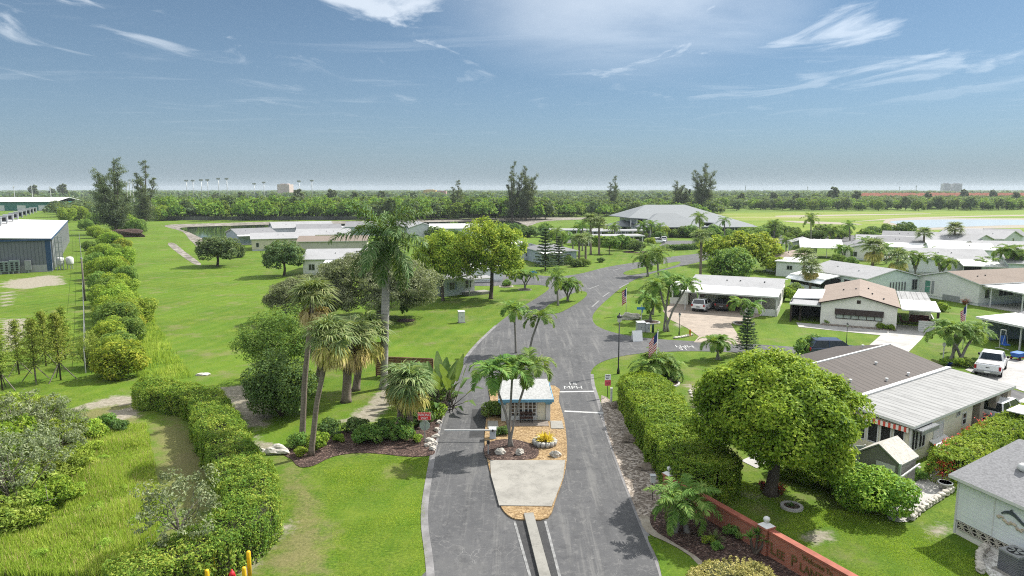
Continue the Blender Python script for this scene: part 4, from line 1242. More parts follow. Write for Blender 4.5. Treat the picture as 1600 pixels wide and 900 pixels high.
# entrance bed shrubs, left to right
for pro, b, s, lab in [(sd, (514, 680), .85, 'round green bush at the back of the entrance bed'), (sb, (468, 698), .7, 'small bush at the left end of the entrance bed'), (sl_, (470, 712), .45, 'small lime bush at the foot of the grey palm trunk'),
                       (sl_, (497, 700), .75, 'lime bush behind the leaning sabal trunk'), (sd, (557, 676), .85, 'dark bush in the middle back of the entrance bed'), (sb, (566, 690), .75, 'green bush in the middle front of the entrance bed'),
                       (sb, (587, 690), .85, 'large green bush right of centre in the entrance bed'), (sd, (598, 676), .7, 'dark bush behind the large one in the entrance bed'), (sb, (626, 686), .95, 'rounded bush left of the wrong way sign'), (sl_, (530, 690), .4, 'tiny lime plant in the entrance bed mulch'),
                       (sl_, (678, 652), .9, 'lime shrub at the road edge below the paddle plants'), (sl_, (652, 690), .4, 'low green tuft at the stop sign post'), (sd, (655, 664), 1.0, 'dark shrub in shade under the bushy sabal'), (sd, (690, 630), 1.0, 'dark shrub by the road under the paddle leaves'),
                       (sb, (772, 650), .85, 'red tinged bush at the left side of the gatehouse'), (sd, (784, 680), .5, 'narrow dark bush at the gatehouse front corner'), (sd, (1042, 596), .95, 'rounded bush beside the low palm cluster'),
                       (sb, (1264, 556), 1.5, 'loose green shrub tree by the curb behind the ficus'), (sl_, (1290, 506), .55, 'clipped bush at the left of the tan roof house front'), (sl_, (1376, 514), .6, 'clipped bush left of the tan house carport'), (sl_, (1390, 516), .55, 'clipped bush right beside the tan house carport'),
                       (sl_, (1225, 470), 1.5, 'light green bush in front of the carport house gable'), (sb, (1240, 462), 1.4, 'green bush near the tan house porch'), (sd, (938, 410), .9, 'round croton on the far lawn'), (sd, (900, 417), 1.3, 'dark shrub by the hip roofed house corner'),
                       (sb, (888, 413), 1.4, 'clipped shrub at the hip roofed house wall'), (sb, (912, 416), 1.3, 'leafy shrub tree left of the round croton'), (sl_, (1165, 516), .6, 'golden bush behind the palm pair bed'), (sb, (791, 447), .8, 'small bush in a ringed bed on the lawn tip'),
                       (sd, (1412, 372), 4.2, 'dark round tree on the mound before the lake'), (sb, (1450, 380), 2.4, 'bushes between the mound and the far homes'), (sd, (1508, 408), 1.6, 'small dark conifer bush by the far gable'), (sb, (1405, 432), 1.4, 'green shrubs behind the striped window wall'),
                       (sb, (1310, 412), 1.6, 'leafy shrub by the white carport posts'), (sb, (1330, 416), 1.5, 'leafy shrub under the small gable'), (sb, (1218, 424), 1.9, 'bush left of the brown roofed cabin'), (sl_, (1230, 430), 1.3, 'lime bush by the grey cabin wall'), (sb, (1248, 400), 1.9, 'bush beside the white carport left wall'),
                       (sb, (1516, 574), .6, 'leafy plant in the bed left of the pickup'), (sl_, (1498, 572), .6, 'pale plant in the bed by the driveway'), (sl_, (1476, 570), .5, 'bronze plant by the white lamp post'), (sb, (1430, 748), .5, 'silvery plant by the path at the house wall'),
                       (sd, (1560, 442), 1.2, 'grey bush before the porch railing'), (sl_, (1472, 486), .9, 'palm like bush in the bed of the green window house'), (sb, (1148, 838), .45, 'spiky tuft in the sign wall bed'), (sl_, (1108, 850), .32, 'small lime plant in the sign wall bed'), (sb, (1120, 858), .28, 'tiny green plant in the sign wall bed'),
                       (sb, (170, 668), .75, 'low green bush on the dry track by the meadow'), (sd, (186, 672), .6, 'dark low bush beside the meadow edge'), (sl_, (150, 690), .9, 'lime weeds clump at the corner of the meadow')]:
    put(pro, b, s, lab)
# far garden shrubs by the clubhouse
GS = 'garden shrubs round the clubhouse'
rr = random.Random(9)
for i in range(46):
    x = rr.uniform(850, 1180); y = rr.uniform(366, 384) if x > 1000 else rr.uniform(362, 396)
    if 1035 < x < 1112 and y > 372: y = 371
    if x < 1000 and y > 384: y = 366
    put(rr.choice([sb, sd, sl_]), (x, y), rr.uniform(1.6, 3.2), 'green shrub in the gardens before the clubhouse', GS)
for i in range(26):
    x = rr.uniform(1190, 1400); y = rr.uniform(366, 377)
    put(rr.choice([sb, sd, sb]), (x, y), rr.uniform(1.4, 3.0), 'shrub beside the far street past the homes', 'shrubs along the far street')
for i in range(18):
    put(rr.choice([sb, sd, sd]), (rr.uniform(660, 880), rr.uniform(361, 372)), rr.uniform(1.8, 3.2), 'green shrub behind the yellow green shade trees', 'shrubs behind the shade trees')
lawn_t = Proto(broadleaf('lawn_tree', None, 'tree', 1.3, 2.2, 1.3, 9, 3000, .36, .18, F['mid'], B['brown'], 41, .09, core=False))
put(lawn_t, (952, 397), 1.25, 'small umbrella shaped tree on the far lawn')
put(lawn_t, (972, 391), 1.15, 'silvery small tree right of the umbrella shaped one')
put(sd, (993, 393), 2.4, 'dark tree in a mulch ring by the far hedge')
put(lawn_t, (632, 500), (.22, .22, .62), 'newly planted sapling in a mulch ring on the lawn')
hedge('far_hedge', 'dark clipped hedge behind the far lawn by the carports', [(926, 383), (955, 386), (985, 389)], 3.0, 2.6, 9000, .5, .28, F['hedgeR'], 12, world=False)
hedge('far_hedge', 'low dark hedge in front of the clubhouse parking', [(1048, 391), (1075, 390), (1092, 388)], 2.2, 1.3, 4000, .4, .22, F['dark'], 13)
# thin wild growth by the meadow
thin = broadleaf('thin_tree', 'sparse grey stemmed wild tree in front of the clipped hedge', 'tree', 1.3, 2.3, 1.7, 16, 2600, .16, .07, F['olive'], B['grey'], 51, .06, size=(.18, .3), shell=.2, core=False, limbs=14)
thin.location = P(284, 880)
for i, (x, y, s_) in enumerate([(15, 800, 1.1), (55, 770, .85), (28, 712, 1.05), (92, 735, .75), (75, 690, .8), (112, 700, .65)]):
    c_ = copy_tree(thin); c_.location = P(x, y); c_.scale = (s_, s_, s_ * .95); c_.rotation_euler.z = i * 1.3
    c_['label'] = 'wispy grey stemmed tree standing in the tangled brush at the lower left'; c_['group'] = 'wispy trees of the brush patch'
wild = [Proto(shrub_proto('wild_shrub', None, 'shrub', 1.3, 1.5, 4200, .17, .075, F['cypress'], 81, 9, jit=.9, size=(.3, .5))), Proto(shrub_proto('wild_shrub', None, 'shrub', 1.2, 1.35, 4000, .17, .08, F['lime'], 82, 8, jit=.9, size=(.3, .5))), Proto(shrub_proto('wild_shrub', None, 'shrub', 1.0, 1.0, 2600, .15, .06, F['weed'], 83, 8, jit=.9, size=(.3, .5)))]
rr = random.Random(31)
WL = ['grey green wild shrub in the tangled brush patch at the lower left', 'leafy green wild shrub in the tangled brush patch at the lower left', 'pale low wild shrub in the tangled brush patch at the lower left']
for x, y in [(8, 830), (45, 826), (12, 795), (55, 800), (88, 790), (112, 775), (25, 765), (70, 765), (98, 745), (10, 735), (48, 735), (80, 725), (118, 742), (128, 715), (20, 705), (58, 702), (95, 705), (130, 690), (12, 678), (50, 672), (85, 682), (112, 672), (28, 655), (66, 660)]:
    k = rr.choices([0, 1, 2], [4, 3, 2])[0]
    s_ = rr.uniform(.8, 1.3) * (1.45 if x < 40 else 1)
    put(wild[k], (x, y), (s_, s_, s_ * rr.uniform(.8, 1.25)), WL[k], 'wild shrubs of the brush patch')
for x, y in [(190, 770), (150, 800), (215, 820), (120, 835), (60, 870), (170, 860), (205, 700), (160, 720)]:
    put(wild[2], (x, y), rr.uniform(.35, .55), 'low weed clump rising out of the meadow grass', 'weed clumps in the meadow')
rr = random.Random(77)
root = thing('dead_branches', 'bleached bare branches sticking out of the brush patch', 'branches', P(25, 800))
mb = MB()
for k in range(16):
    a = rr.uniform(-1.2, 1.9); e = rr.uniform(.35, 1.2); L_ = rr.uniform(2.6, 4.2)
    d = Vector((math.cos(a) * math.cos(e), -abs(math.sin(a)) * math.cos(e), math.sin(e)))
    p = d * L_
    mb.tube([(0, 0, 0.2), d * L_ * .4 + Vector((0, 0, .12)), p], [.05, .035, .012], 5)
    for j in range(3):
        q = d * L_ * rr.uniform(.45, .8)
        mb.tube([q, q + Vector((rr.uniform(-.6, .6), rr.uniform(-.6, .6), rr.uniform(.1, .7)))], [.02, .006], 4)
mb.build('branch', B['grey'], root, True)
# ------------------------------------------------------------------ woodland and far land
fr = []
for i, (m, h, R) in enumerate([('forest', 9, 5.2), ('forest', 11, 6), ('forestd', 10, 5), ('forest', 7.5, 4.6), ('forestd', 12, 5.2)]):
    fr.append(Proto(broadleaf('woodland_tree', None, 'tree', h * .16, R, h * .45, 16, 1500, 1.15, .62, F[m], B['grey'], 100 + i, .22, low=-.8, up=.6, group=None, size=(.28, .44))))
rr = random.Random(5)
LW = {0: 'bright green woodland tree along the far bank of the pond', 1: 'tall bright green woodland tree along the far bank of the pond', 2: 'dark woodland tree along the far bank of the pond', 3: 'low bright woodland tree along the far bank of the pond', 4: 'tall dark woodland tree along the far bank of the pond'}
for i in range(78):
    x = 243 + (850 - 243) * (i % 39) / 38 + rr.uniform(-6, 6)
    y = 342.5 if i < 39 else 338.5
    y += rr.uniform(-.8, .8)
    k = rr.choices([0, 1, 2, 3, 4], [4, 3, 2, 3, 1])[0]
    s = rr.uniform(.8, 1.12)
    put(fr[k], (x, y), (s, s, s * rr.uniform(.95, 1.15)), LW[k], 'woodland trees in the row beyond the pond')
# front row of the wood right of the clubhouse, and the scrub behind the clubhouse
for i in range(44):
    x = 1110 + 520 * i / 43 + rr.uniform(-6, 6)
    k = rr.choices([0, 1, 2, 3, 4], [1, 1, 4, 3, 2])[0]
    s = rr.uniform(.7, 1.15)
    put(fr[k], (x, 328.5 + rr.uniform(-1, 1)), s, {0: 'bright tree in the wood edge beyond the open field', 1: 'tall bright tree in the wood edge beyond the open field', 2: 'dark tree in the wood edge beyond the open field', 3: 'low tree in the wood edge beyond the open field', 4: 'tall dark tree in the wood edge beyond the open field'}[k], 'trees of the wood edge beyond the field')
for i in range(30):
    x = 850 + 150 * (i % 15) / 14 + rr.uniform(-6, 6)
    k = rr.choices([0, 1, 2, 3, 4], [4, 1, 2, 4, 1])[0]
    s = rr.uniform(.6, .95)
    put(fr[k], (x, (338 if i < 15 else 331) + rr.uniform(-1, 1)), s, 'low scrub tree left of the clubhouse roof', 'scrub trees left of the clubhouse')

def far_wood(name, spots, leafm, leaf, per, seed):
    "one mass of crowns: spots are (x, y, R, h)"
    rng = np.random.default_rng(seed)
    C, N = [], []
    for x, y, R, h in spots:
        d = unit(rng.normal(0, 1, (per, 3)))
        d[:, 2] = np.abs(d[:, 2]) * 1.0 - .15
        lob = 1 + .22 * np.sin(d[:, 0:1] * 5 + x) * np.sin(d[:, 1:2] * 5 + y)
        p = d * lob * (.75 + .25 * rng.random((per, 1)))
        C.append(np.stack([x + p[:, 0] * R, y + p[:, 1] * R, h * .45 + p[:, 2] * h * .55], 1))
        N.append(d * .6 + np.array([0, 0, .5]))
    q = leaf_quads(np.concatenate(C), np.concatenate(N), leaf, leaf * .6, rng, .5)
    o = link(name, quads_mesh(name, q, leafm))
    return tag(o, None, None, None, 'stuff')
rr = random.Random(12)
def scatter(n, px0, px1, d0, d1, R, h, keep=lambda x, y: True, pw=1.0):
    out = []
    while len(out) < n:
        d = d0 + (d1 - d0) * rr.random() ** pw
        px = rr.uniform(px0, px1)
        x = (px - 800) / FOC * d
        if keep(px, d): out.append((x, d, rr.uniform(*R), rr.uniform(*h)))
    return out
S1 = scatter(520, 235, 860, 352, 560, (3.6, 6), (7, 12)) + scatter(300, 845, 1120, 400, 640, (3.5, 6), (4.5, 8.5)) + scatter(420, 1090, 1680, 545, 850, (4, 7), (6, 9))
far_wood('woodland', S1, F['forest'], 1.5, 330, 1)
S2 = scatter(120, 235, 860, 352, 560, (3.6, 6), (8, 13)) + scatter(260, 845, 1120, 420, 800, (4, 7), (5, 10)) + scatter(500, 1090, 1680, 560, 860, (4, 8), (6, 9.5)) + scatter(420, -60, 240, 380, 900, (4, 7), (4, 9), lambda p, d: d > 640 or p > 90)
far_wood('dark_woodland', S2, F['forestd'], 1.7, 300, 2)
S4 = scatter(70, 1310, 1640, 862, 882, (5, 8), (8.6, 9.8))
far_wood('screen_woodland', S4, F['forestd'], 1.9, 260, 6)
S3 = scatter(1500, -150, 1750, 800, 2600, (7, 14), (7, 13), lambda p, d: p < 1320 or d > 1010, pw=.8) + scatter(900, -250, 1850, 2600, 5200, (16, 34), (9, 15))
far_wood('distant_woodland', S3, F['forestd'], 6.0, 90, 3)
# emergent trees on the skyline
em = Proto(broadleaf('tall_pine', None, 'tree', 6, 4.0, 4.2, 9, 700, 1.5, .8, F['pine'], B['grey'], 140, .3, core=False, shell=.3, up=.6))
for x, d, s in [(1297, 620, 1.35), (1333, 640, 1.1), (1240, 640, .95), (1155, 620, .95), (1205, 650, 1.0), (1500, 800, 1.2), (1545, 820, 1.15), (1445, 780, 1.0), (1580, 700, 1.0), (520, 560, 1.2), (470, 540, 1.2), (555, 560, 1.05), (430, 570, .95), (597, 600, 1.1), (648, 620, 1.0), (340, 520, .9), (380, 560, 1.05), (60, 900, 1.6), (105, 900, 1.7), (88, 1000, 1.3)]:
    em.put(((x - 800) / FOC * d, d, 0), rr.uniform(0, 6), s, 'scattered tall pine rising above the far wood', 'tall pines on the skyline')
# grass blades: lawns near the camera, taller weeds in the meadow
def blades(name, polys, n, h, w, mat, seed, avoid=(), lean=.5, tuft=1):
    rng = np.random.default_rng(seed)
    P_ = pix(polys); A_ = pix(avoid)
    allx = np.concatenate([[p[0] for p in q] for q in P_]); ally = np.concatenate([[p[1] for p in q] for q in P_])
    X = rng.uniform(allx.min(), allx.max(), n * 3); Y = rng.uniform(ally.min(), ally.max(), n * 3)
    m = np.zeros(len(X), bool)
    for q in P_: m |= inside(q, X, Y)
    for q in A_: m &= ~inside(q, X, Y)
    X, Y = X[m][:n], Y[m][:n]
    if tuft > 1:
        X = np.repeat(X, tuft) + rng.normal(0, .09, len(X) * tuft); Y = np.repeat(Y, tuft) + rng.normal(0, .09, len(Y) * tuft)
    k = len(X)
    pat = .7 + .5 * np.sin(X * .9 + np.sin(Y * .7)) * np.sin(Y * .8 + 1)
    hh = h * rng.uniform(.5, 1.2, k) * np.clip(pat, .35, 1.3)
    a = rng.uniform(0, 6.28, k); l = rng.uniform(0, lean, k) * hh
    b = np.stack([X, Y, np.full(k, -.01)], 1)
    sd_ = np.stack([np.cos(a + 1.57), np.sin(a + 1.57), 0 * a], 1) * w
    tip = b + np.stack([np.cos(a) * l, np.sin(a) * l, hh], 1)
    V = np.stack([b - sd_, b + sd_, tip + sd_ * .15, tip - sd_ * .15], 1)
    o = link(name, quads_mesh(name, V, mat))
    return tag(o, None, None, None, 'stuff')
blades('meadow_grass', [LUSH[0]], 26000, .55, .022, F['weed'], 1, tuft=4)
blades('dry_weeds', [LUSH[0]], 2600, .7, .012, F['dead'], 8, tuft=3)
blades('weeds', [LUSH[1]], 9000, .6, .03, F['weed'], 2, tuft=3)
blades('lawn_grass', [[(505, 735), (560, 722), (670, 716), (664, 790), (664, 825), (672, 900), (676, 930), (540, 930), (520, 840)], [(1012, 838), (1050, 856), (1092, 884), (1100, 930), (1046, 930), (1028, 876)]], 60000, .055, .012, F['grass'], 3, lean=1.0)
blades('side_yard_grass', [[(1140, 740), (1240, 790), (1380, 805), (1480, 840), (1560, 900), (1580, 930), (1400, 930), (1220, 830), (1130, 780)]], 60000, .055, .013, F['grass'], 4, lean=1.0, avoid=[SAND[7]])
# ------------------------------------------------------------------ buildings
def siding(name, c, step=.2, dark=.55, var=.08):
    t = NT(name)
    v = t.coord('Object')
    sx = t.n('ShaderNodeSeparateXYZ'); t.l(v, sx.inputs[0])
    fr = t.math('FRACT', t.math('DIVIDE', sx.outputs[2], step))
    line = t.math('LESS_THAN', fr, .13)
    n = t.noise(v, .8, 5, .65)
    col = t.ramp(n, [(.3, tuple(x * (1 - var * 2) for x in c) + (1,)), (.7, tuple(x * (1 + var * .3) for x in c) + (1,))])
    col = t.mix(t.math('MULTIPLY', line, .6), col, tuple(x * dark for x in c))
    t.col(col); t.bump(fr, .4, .02); t.set(.55, .35)
    return t.m

def shingle(name, c, var=.3, sc=9):
    t = NT(name)
    v = t.coord('Object')
    n = t.noise(v, sc, 4, .7)
    big = t.noise(v, .5, 5, .65)
    br = t.n('ShaderNodeTexBrick')
    br.inputs['Scale'].default_value = 3.2
    br.inputs['Mortar Size'].default_value = .012
    br.inputs['Color1'].default_value = tuple(x * 1.1 for x in c) + (1,)
    br.inputs['Color2'].default_value = tuple(x * .82 for x in c) + (1,)
    br.inputs['Mortar'].default_value = tuple(x * .5 for x in c) + (1,)
    t.l(v, br.inputs['Vector'])
    col = t.mix(t.step(n, .35, .75), br.outputs['Color'], tuple(x * (1 + var) for x in c))
    col = t.mix(t.math('MULTIPLY', t.step(big, .45, .72), .4), col, tuple(x * .7 for x in c))
    t.col(col); t.bump(n, .3, .02); t.set(.9, .15)
    return t.m

def ribbed(name, c, axis, step, dirtc=.35, dark=.6, ):
    "roof panels with a seam every step metres along local axis, streaked with dirt"
    t = NT(name)
    v = t.coord('Object')
    sx = t.n('ShaderNodeSeparateXYZ'); t.l(v, sx.inputs[0])
    fr = t.math('FRACT', t.math('ADD', t.math('DIVIDE', sx.outputs[axis], step), 50.0))
    line = t.math('LESS_THAN', fr, .16)
    st = t.noise(t.coord('Object', scale=(3.0, .25, 1) if axis == 0 else (.25, 3.0, 1)), 1.3, 6, .7)
    n = t.noise(v, .7, 5, .7)
    col = t.mix(t.math('MULTIPLY', t.step(st, .45, .72), dirtc), c, tuple(x * .5 for x in c))
    col = t.mix(t.math('MULTIPLY', t.step(n, .5, .75), dirtc), col, tuple(x * .55 for x in c))
    col = t.mix(t.math('MULTIPLY', line, .7), col, tuple(x * dark for x in c))
    t.col(col)
    t.bump(t.math('GREATER_THAN', fr, .16), .5, .03); t.set(.7, .15)
    return t.m

def brick(name, c1, c2, mortar, scale=1.0, rot=None):
    t = NT(name)
    br = t.n('ShaderNodeTexBrick')
    br.inputs['Scale'].default_value = scale
    br.inputs['Brick Width'].default_value = .22; br.inputs['Row Height'].default_value = .075
    br.inputs['Mortar Size'].default_value = .011
    br.inputs['Color1'].default_value = c1 + (1,); br.inputs['Color2'].default_value = c2 + (1,); br.inputs['Mortar'].default_value = mortar + (1,)
    t.l(t.coord('Object', rot=rot), br.inputs['Vector'])
    n = t.noise(t.coord('Object'), 2.2, 5, .7)
    col = t.mix(t.math('MULTIPLY', t.step(n, .45, .75), .5), br.outputs['Color'], tuple(x * .45 for x in c1))
    n2 = t.noise(t.coord('Object'), 40, 2, .6)
    col = t.mix(t.math('MULTIPLY', n2, .3), col, tuple(min(1, x * 1.5) for x in c2))
    t.col(col); t.bump(br.outputs['Fac'], -.4, .01); t.set(.85, .2)
    return t.m

M['white'] = plain('white_trim', (.58, .58, .57), .5, .06, 2, dirt=.15)
M['cream'] = siding('cream_siding', (.76, .72, .58), .6, .8)
M['offwhite'] = siding('off_white_siding', (.74, .74, .71), .25)
M['stucco'] = plain('pale_stucco', (.72, .70, .64), .85, .08, 1.5, bump=.1)
M['whitesid'] = siding('white_lap_siding', (.78, .81, .84), .21, .7)
M['greysid'] = siding('grey_lap_siding', (.44, .46, .47), .2)
M['bluesid'] = siding('blue_grey_siding', (.36, .42, .47), .2)
M['palegrey'] = siding('pale_grey_siding', (.66, .68, .68), .2)
M['mintsid'] = siding('pale_mint_siding', (.66, .74, .71), .2)
M['yellowsid'] = siding('pale_yellow_siding', (.66, .61, .46), .25)
M['beige'] = siding('beige_siding', (.52, .49, .43), .2)
M['shg'] = shingle('grey_shingle', (.19, .19, .197))
M['shlg'] = shingle('light_grey_shingle', (.28, .28, .285))
M['shdk'] = ribbed('dark_panel_roof', (.082, .069, .062), 0, .62, .5, .35)
M['sht'] = shingle('tan_shingle', (.235, .19, .16))
M['shb'] = shingle('brown_shingle', (.19, .155, .13))
M['wroof'] = ribbed('white_panel_roof', (.62, .62, .61), 0, .4, .12, .8)
M['wroofd'] = ribbed('weathered_white_roof', (.27, .27, .265), 0, .62, .75, .4)
M['glass'] = plain('window_glass', (.02, .026, .03), .08, .3, 1.0, spec=.6)
M['screen'] = plain('dark_screen', (.018, .018, .02), .5, .4, 1.5, spec=.3)
M['brown'] = plain('dark_brown_trim', (.035, .022, .018), .6, .2, 3)
M['greymetal'] = plain('grey_metal', (.30, .31, .32), .45, .1, 3, metal=.3)
M['darkmetal'] = plain('dark_metal', (.022, .023, .025), .4, .2, 3)
M['lattice'] = plain('vent_block', (.45, .42, .36), .8, .2, 3)
M['black'] = plain('black', (.012, .012, .013), .5, .2, 3)
M['greenshut'] = plain('green_glass', (.10, .26, .20), .3, .2, 2)

class House:
    def __init__(s, name, label, cat, FL, FR, d, eave, group=None):
        FL, FR = Vector(FL[:2]), Vector(FR[:2])
        u = (FR - FL)
        s.w, s.d, s.h = u.length, d, eave
        s.root = thing(name, label, cat, (FL.x, FL.y, 0), math.atan2(u.y, u.x), group)
    def part(s, name, mb, mats, smooth=False, parent=None):
        return mb.build(name, mats, parent or s.root, smooth)
    def body(s, mat, roof='gy', rise=1.0, roofm=None, over=.35, x0=0, x1=None, y0=0, y1=None, z0=0, eave=None, trim=None, t=.14, base=None, skirt=.0):
        x1 = s.w if x1 is None else x1; y1 = s.d if y1 is None else y1
        e = s.h if eave is None else eave
        mb = MB()
        mb.box(x0, x1, y0, y1, z0 + skirt, e)
        xm, ym = (x0 + x1) / 2, (y0 + y1) / 2
        if roof == 'gy':
            for y, o in ((y0, 1), (y1, -1)):
                p = [(x0, y, e), (x1, y, e), (xm, y, e + rise)]
                mb.face(p if o == 1 else p[::-1])
        if roof == 'gx':
            for x, o in ((x0, -1), (x1, 1)):
                p = [(x, y0, e), (x, y1, e), (x, ym, e + rise)]
                mb.face(p if o == 1 else p[::-1])
        s.part('wall', mb, mat)
        if skirt:
            sk = MB(); sk.box(x0 + .06, x1 - .06, y0 + .06, y1 - .06, 0, skirt); s.part('skirting', sk, base or M['palegrey'])
        mb = MB()
        a, b, c, dd = x0 - over, x1 + over, y0 - over, y1 + over
        if roof == 'gy':
            sl = rise / ((x1 - x0) / 2); ze = e - over * sl + .04; zr = e + rise + .04
            mb.slab((a, c, ze + t), (xm, c, zr + t), (xm, dd, zr + t), (a, dd, ze + t), t)
            mb.slab((xm, c, zr + t), (b, c, ze + t), (b, dd, ze + t), (xm, dd, zr + t), t)
        elif roof == 'gx':
            sl = rise / ((y1 - y0) / 2); ze = e - over * sl + .04; zr = e + rise + .04
            mb.slab((a, c, ze + t), (b, c, ze + t), (b, ym, zr + t), (a, ym, zr + t), t)
            mb.slab((a, ym, zr + t), (b, ym, zr + t), (b, dd, ze + t), (a, dd, ze + t), t)
        elif roof == 'hip':
            k = min(b - a, dd - c) / 2
            if b - a > dd - c: r0, r1 = (a + k, ym), (b - k, ym)
            else: r0, r1 = (xm, c + k), (xm, dd - k)
            z = e + .02; zr = e + rise
            A, Bp, Cp, D = (a, c, z), (b, c, z), (b, dd, z), (a, dd, z)
            R0, R1 = (r0[0], r0[1], zr), (r1[0], r1[1], zr)
            if b - a > dd - c:
                mb.face([A, Bp, R1, R0]); mb.face([Bp, Cp, R1]); mb.face([Cp, D, R0, R1]); mb.face([D, A, R0])
            else:
                mb.face([A, Bp, R0]); mb.face([Bp, Cp, R1, R0]); mb.face([Cp, D, R1]); mb.face([D, A, R0, R1])
            mb.box(a, b, c, dd, z - t, z - .003)
        elif roof == 'flat':
            mb.slab((a, c, e + .1), (b, c, e + .1), (b, dd, e + .1 + rise), (a, dd, e + .1 + rise), t)
        # edges of the roof in trim colour
        rf = s.part('roof', mb, [roofm, trim or M['white']])
        me = rf.data
        for pl in me.polygons:
            if pl.normal.z < .5: pl.material_index = 1
        return rf
    def patio(s, x0, x1, y0, y1, z0, z1, mat, axis='y', posts=(), pm=None, t=.14, name='patio_roof', pw=.12):
        "a flat pan roof: z0 at the y0 (or x0) edge, z1 at the other"
        mb = MB()
        if axis == 'y': mb.slab((x0, y0, z0), (x1, y0, z0), (x1, y1, z1), (x0, y1, z1), t)
        else: mb.slab((x0, y0, z0), (x1, y0, z1), (x1, y1, z1), (x0, y1, z0), t)
        rf = s.part(name, mb, [mat, M['white']])
        for pl in rf.data.polygons:
            if pl.normal.z < .5: pl.material_index = 1
        for px, py in posts:
            mb = MB()
            f = ((py - y0) / (y1 - y0)) if axis == 'y' else ((px - x0) / (x1 - x0))
            mb.box(px - pw / 2, px + pw / 2, py - pw / 2, py + pw / 2, 0, z0 + (z1 - z0) * f - t - .004)
            s.part('post', mb, pm or M['white'])
        return rf
    def win(s, face, a, b, z0, z1, n=2, frame=None, pane=None, depth=.05, off=0.0, bars=False):
        "window on a face: f front, k back, l left, r right; off moves it to another wall plane"
        fm, pm = frame or M['white'], pane or M['glass']
        def bx(mb, u0, u1, w0, w1, d0, d1):
            if face == 'f': mb.box(u0, u1, off - d1, off - d0, w0, w1)
            elif face == 'k': mb.box(u0, u1, off + d0, off + d1, w0, w1)
            elif face == 'l': mb.box(off - d1, off - d0, u0, u1, w0, w1)
            else: mb.box(off + d0, off + d1, u0, u1, w0, w1)
        mb = MB(); fw = .07
        bx(mb, a, b, z1 - fw, z1, .002, depth); bx(mb, a, b, z0, z0 + fw, .002, depth)
        bx(mb, a, a + fw, z0 + fw, z1 - fw, .002, depth); bx(mb, b - fw, b, z0 + fw, z1 - fw, .002, depth)
        for i in range(1, n):
            q = a + (b - a) * i / n
            bx(mb, q - fw / 2, q + fw / 2, z0 + fw, z1 - fw, .002, depth)
        if bars: bx(mb, a + fw, b - fw, (z0 + z1) / 2 - .03, (z0 + z1) / 2 + .03, .004, depth - .004)
        w_ = s.part('window', mb, fm)
        mb = MB(); bx(mb, a + fw * .5, b - fw * .5, z0 + fw * .5, z1 - fw * .5, .003, depth * .45)
        mb.build('pane', pm, w_)
        return w_
    def box(s, name, x0, x1, y0, y1, z0, z1, mat):
        mb = MB(); mb.box(x0, x1, y0, y1, z0, z1)
        return s.part(name, mb, mat)
    def vents(s, pts, mat=None):
        for x, y, z in pts:
            mb = MB(); mb.tube([(x, y, z - .1), (x, y, z + .22)], .07, 8); mb.tube([(x, y, z + .22), (x, y, z + .28)], [.12, .1], 8)
            s.part('roof_vent', mb, mat or M['greymetal'])

HG = 'single storey homes of the park'
def V2(x, y): return Vector((x, y))
def frame(O, u, w): u = Vector(u).normalized(); O = Vector(O); return O, O + u * w

# A: long home with dark roof and weathered white side roof
O, E = frame((23.25, 37.95), (.82, .572), 14.1)
h = House('house', 'long cream home with dark ribbed roof, weathered white side roof and screened porch', 'house', O, E, 12.5, 2.45)
h.body(M['cream'], 'gx', .95, M['shdk'], .3, 0, 13.7, 4.32, 12.5, eave=2.75)
mb = MB(); mb.box(-.3, 14, 8.32, 8.5, 3.845, 3.93); h.part('ridge_cap', mb, M['white'])
h.box('side_room', .05, 8.4, .2, 4.3, 0, 2.32, M['cream'])
h.patio(-.25, 14.3, -.15, 4.28, 2.5, 2.83, M['wroofd'], posts=[], t=.16, name='side_roof')
mb = MB(); mb.box(-.32, 14.3, 4.0, 4.34, 2.86, 2.93); h.part('flashing', mb, M['white'])
for i, x in enumerate((9.6, 12.1, 14.0)):
    mb = MB(); mb.box(x - .28, x + .28, .1, .55, 0, 2.32); h.part('brick_post', mb, brick('tan_brick%d' % i, (.33, .27, .21), (.25, .21, .17), (.45, .42, .38), 1, (PI / 2, 0, 0)))
# porch end windows and valance
for i in range(5):
    a = .45 + i * .76
    h.win('l', a, a + .68, .75, 2.12, 1, None, M['screen'], off=.05)
for a in (.25, 1.15):
    h.win('f', a, a + .82, .75, 2.15, 2, None, M['screen'], off=.2)
h.win('f', 3.0, 4.3, .95, 1.95, 1, M['white'], M['white'], off=.2)
h.win('f', 6.0, 6.55, 1.75, 2.15, 2, None, M['glass'], off=.2)
h.win('f', 6.9, 7.5, 1.0, 1.85, 1, None, M['glass'], off=.2, bars=True)
mb = MB(); mb.box(.1, 2.2, -.42, .19, 2.16, 2.22); mb.box(.1, 2.2, -.45, -.41, 1.98, 2.22)
for k in range(14): mb.box(.12 + k * .15, .19 + k * .15, -.44, .18, 2.22, 2.25)
h.part('louvre_awning', mb, M['greymetal'])
mb = MB(); mb.slab((2.6, -.55, .55), (4.6, -.55, .55), (4.6, .19, .95), (2.6, .19, .95), .05); h.part('window_awning', mb, M['white'])
vm = NT('striped_valance'); sx = vm.n('ShaderNodeSeparateXYZ'); vm.l(vm.coord('Object'), sx.inputs[0])
vm.col(vm.mix(vm.math('GREATER_THAN', vm.math('FRACT', vm.math('DIVIDE', sx.outputs[1], .3)), .5), (.62, .10, .07, 1), (.80, .76, .70, 1))); vm.set(.8, .2)
h.box('striped_valance', -.2, -.14, .2, 4.2, 2.02, 2.30, vm.m)
h.box('kick_panel', -.02, .04, .3, 4.25, .1, .72, M['yellowsid'])
h.box('downpipe', -.05, .05, .08, .18, 0, 2.3, M['white'])
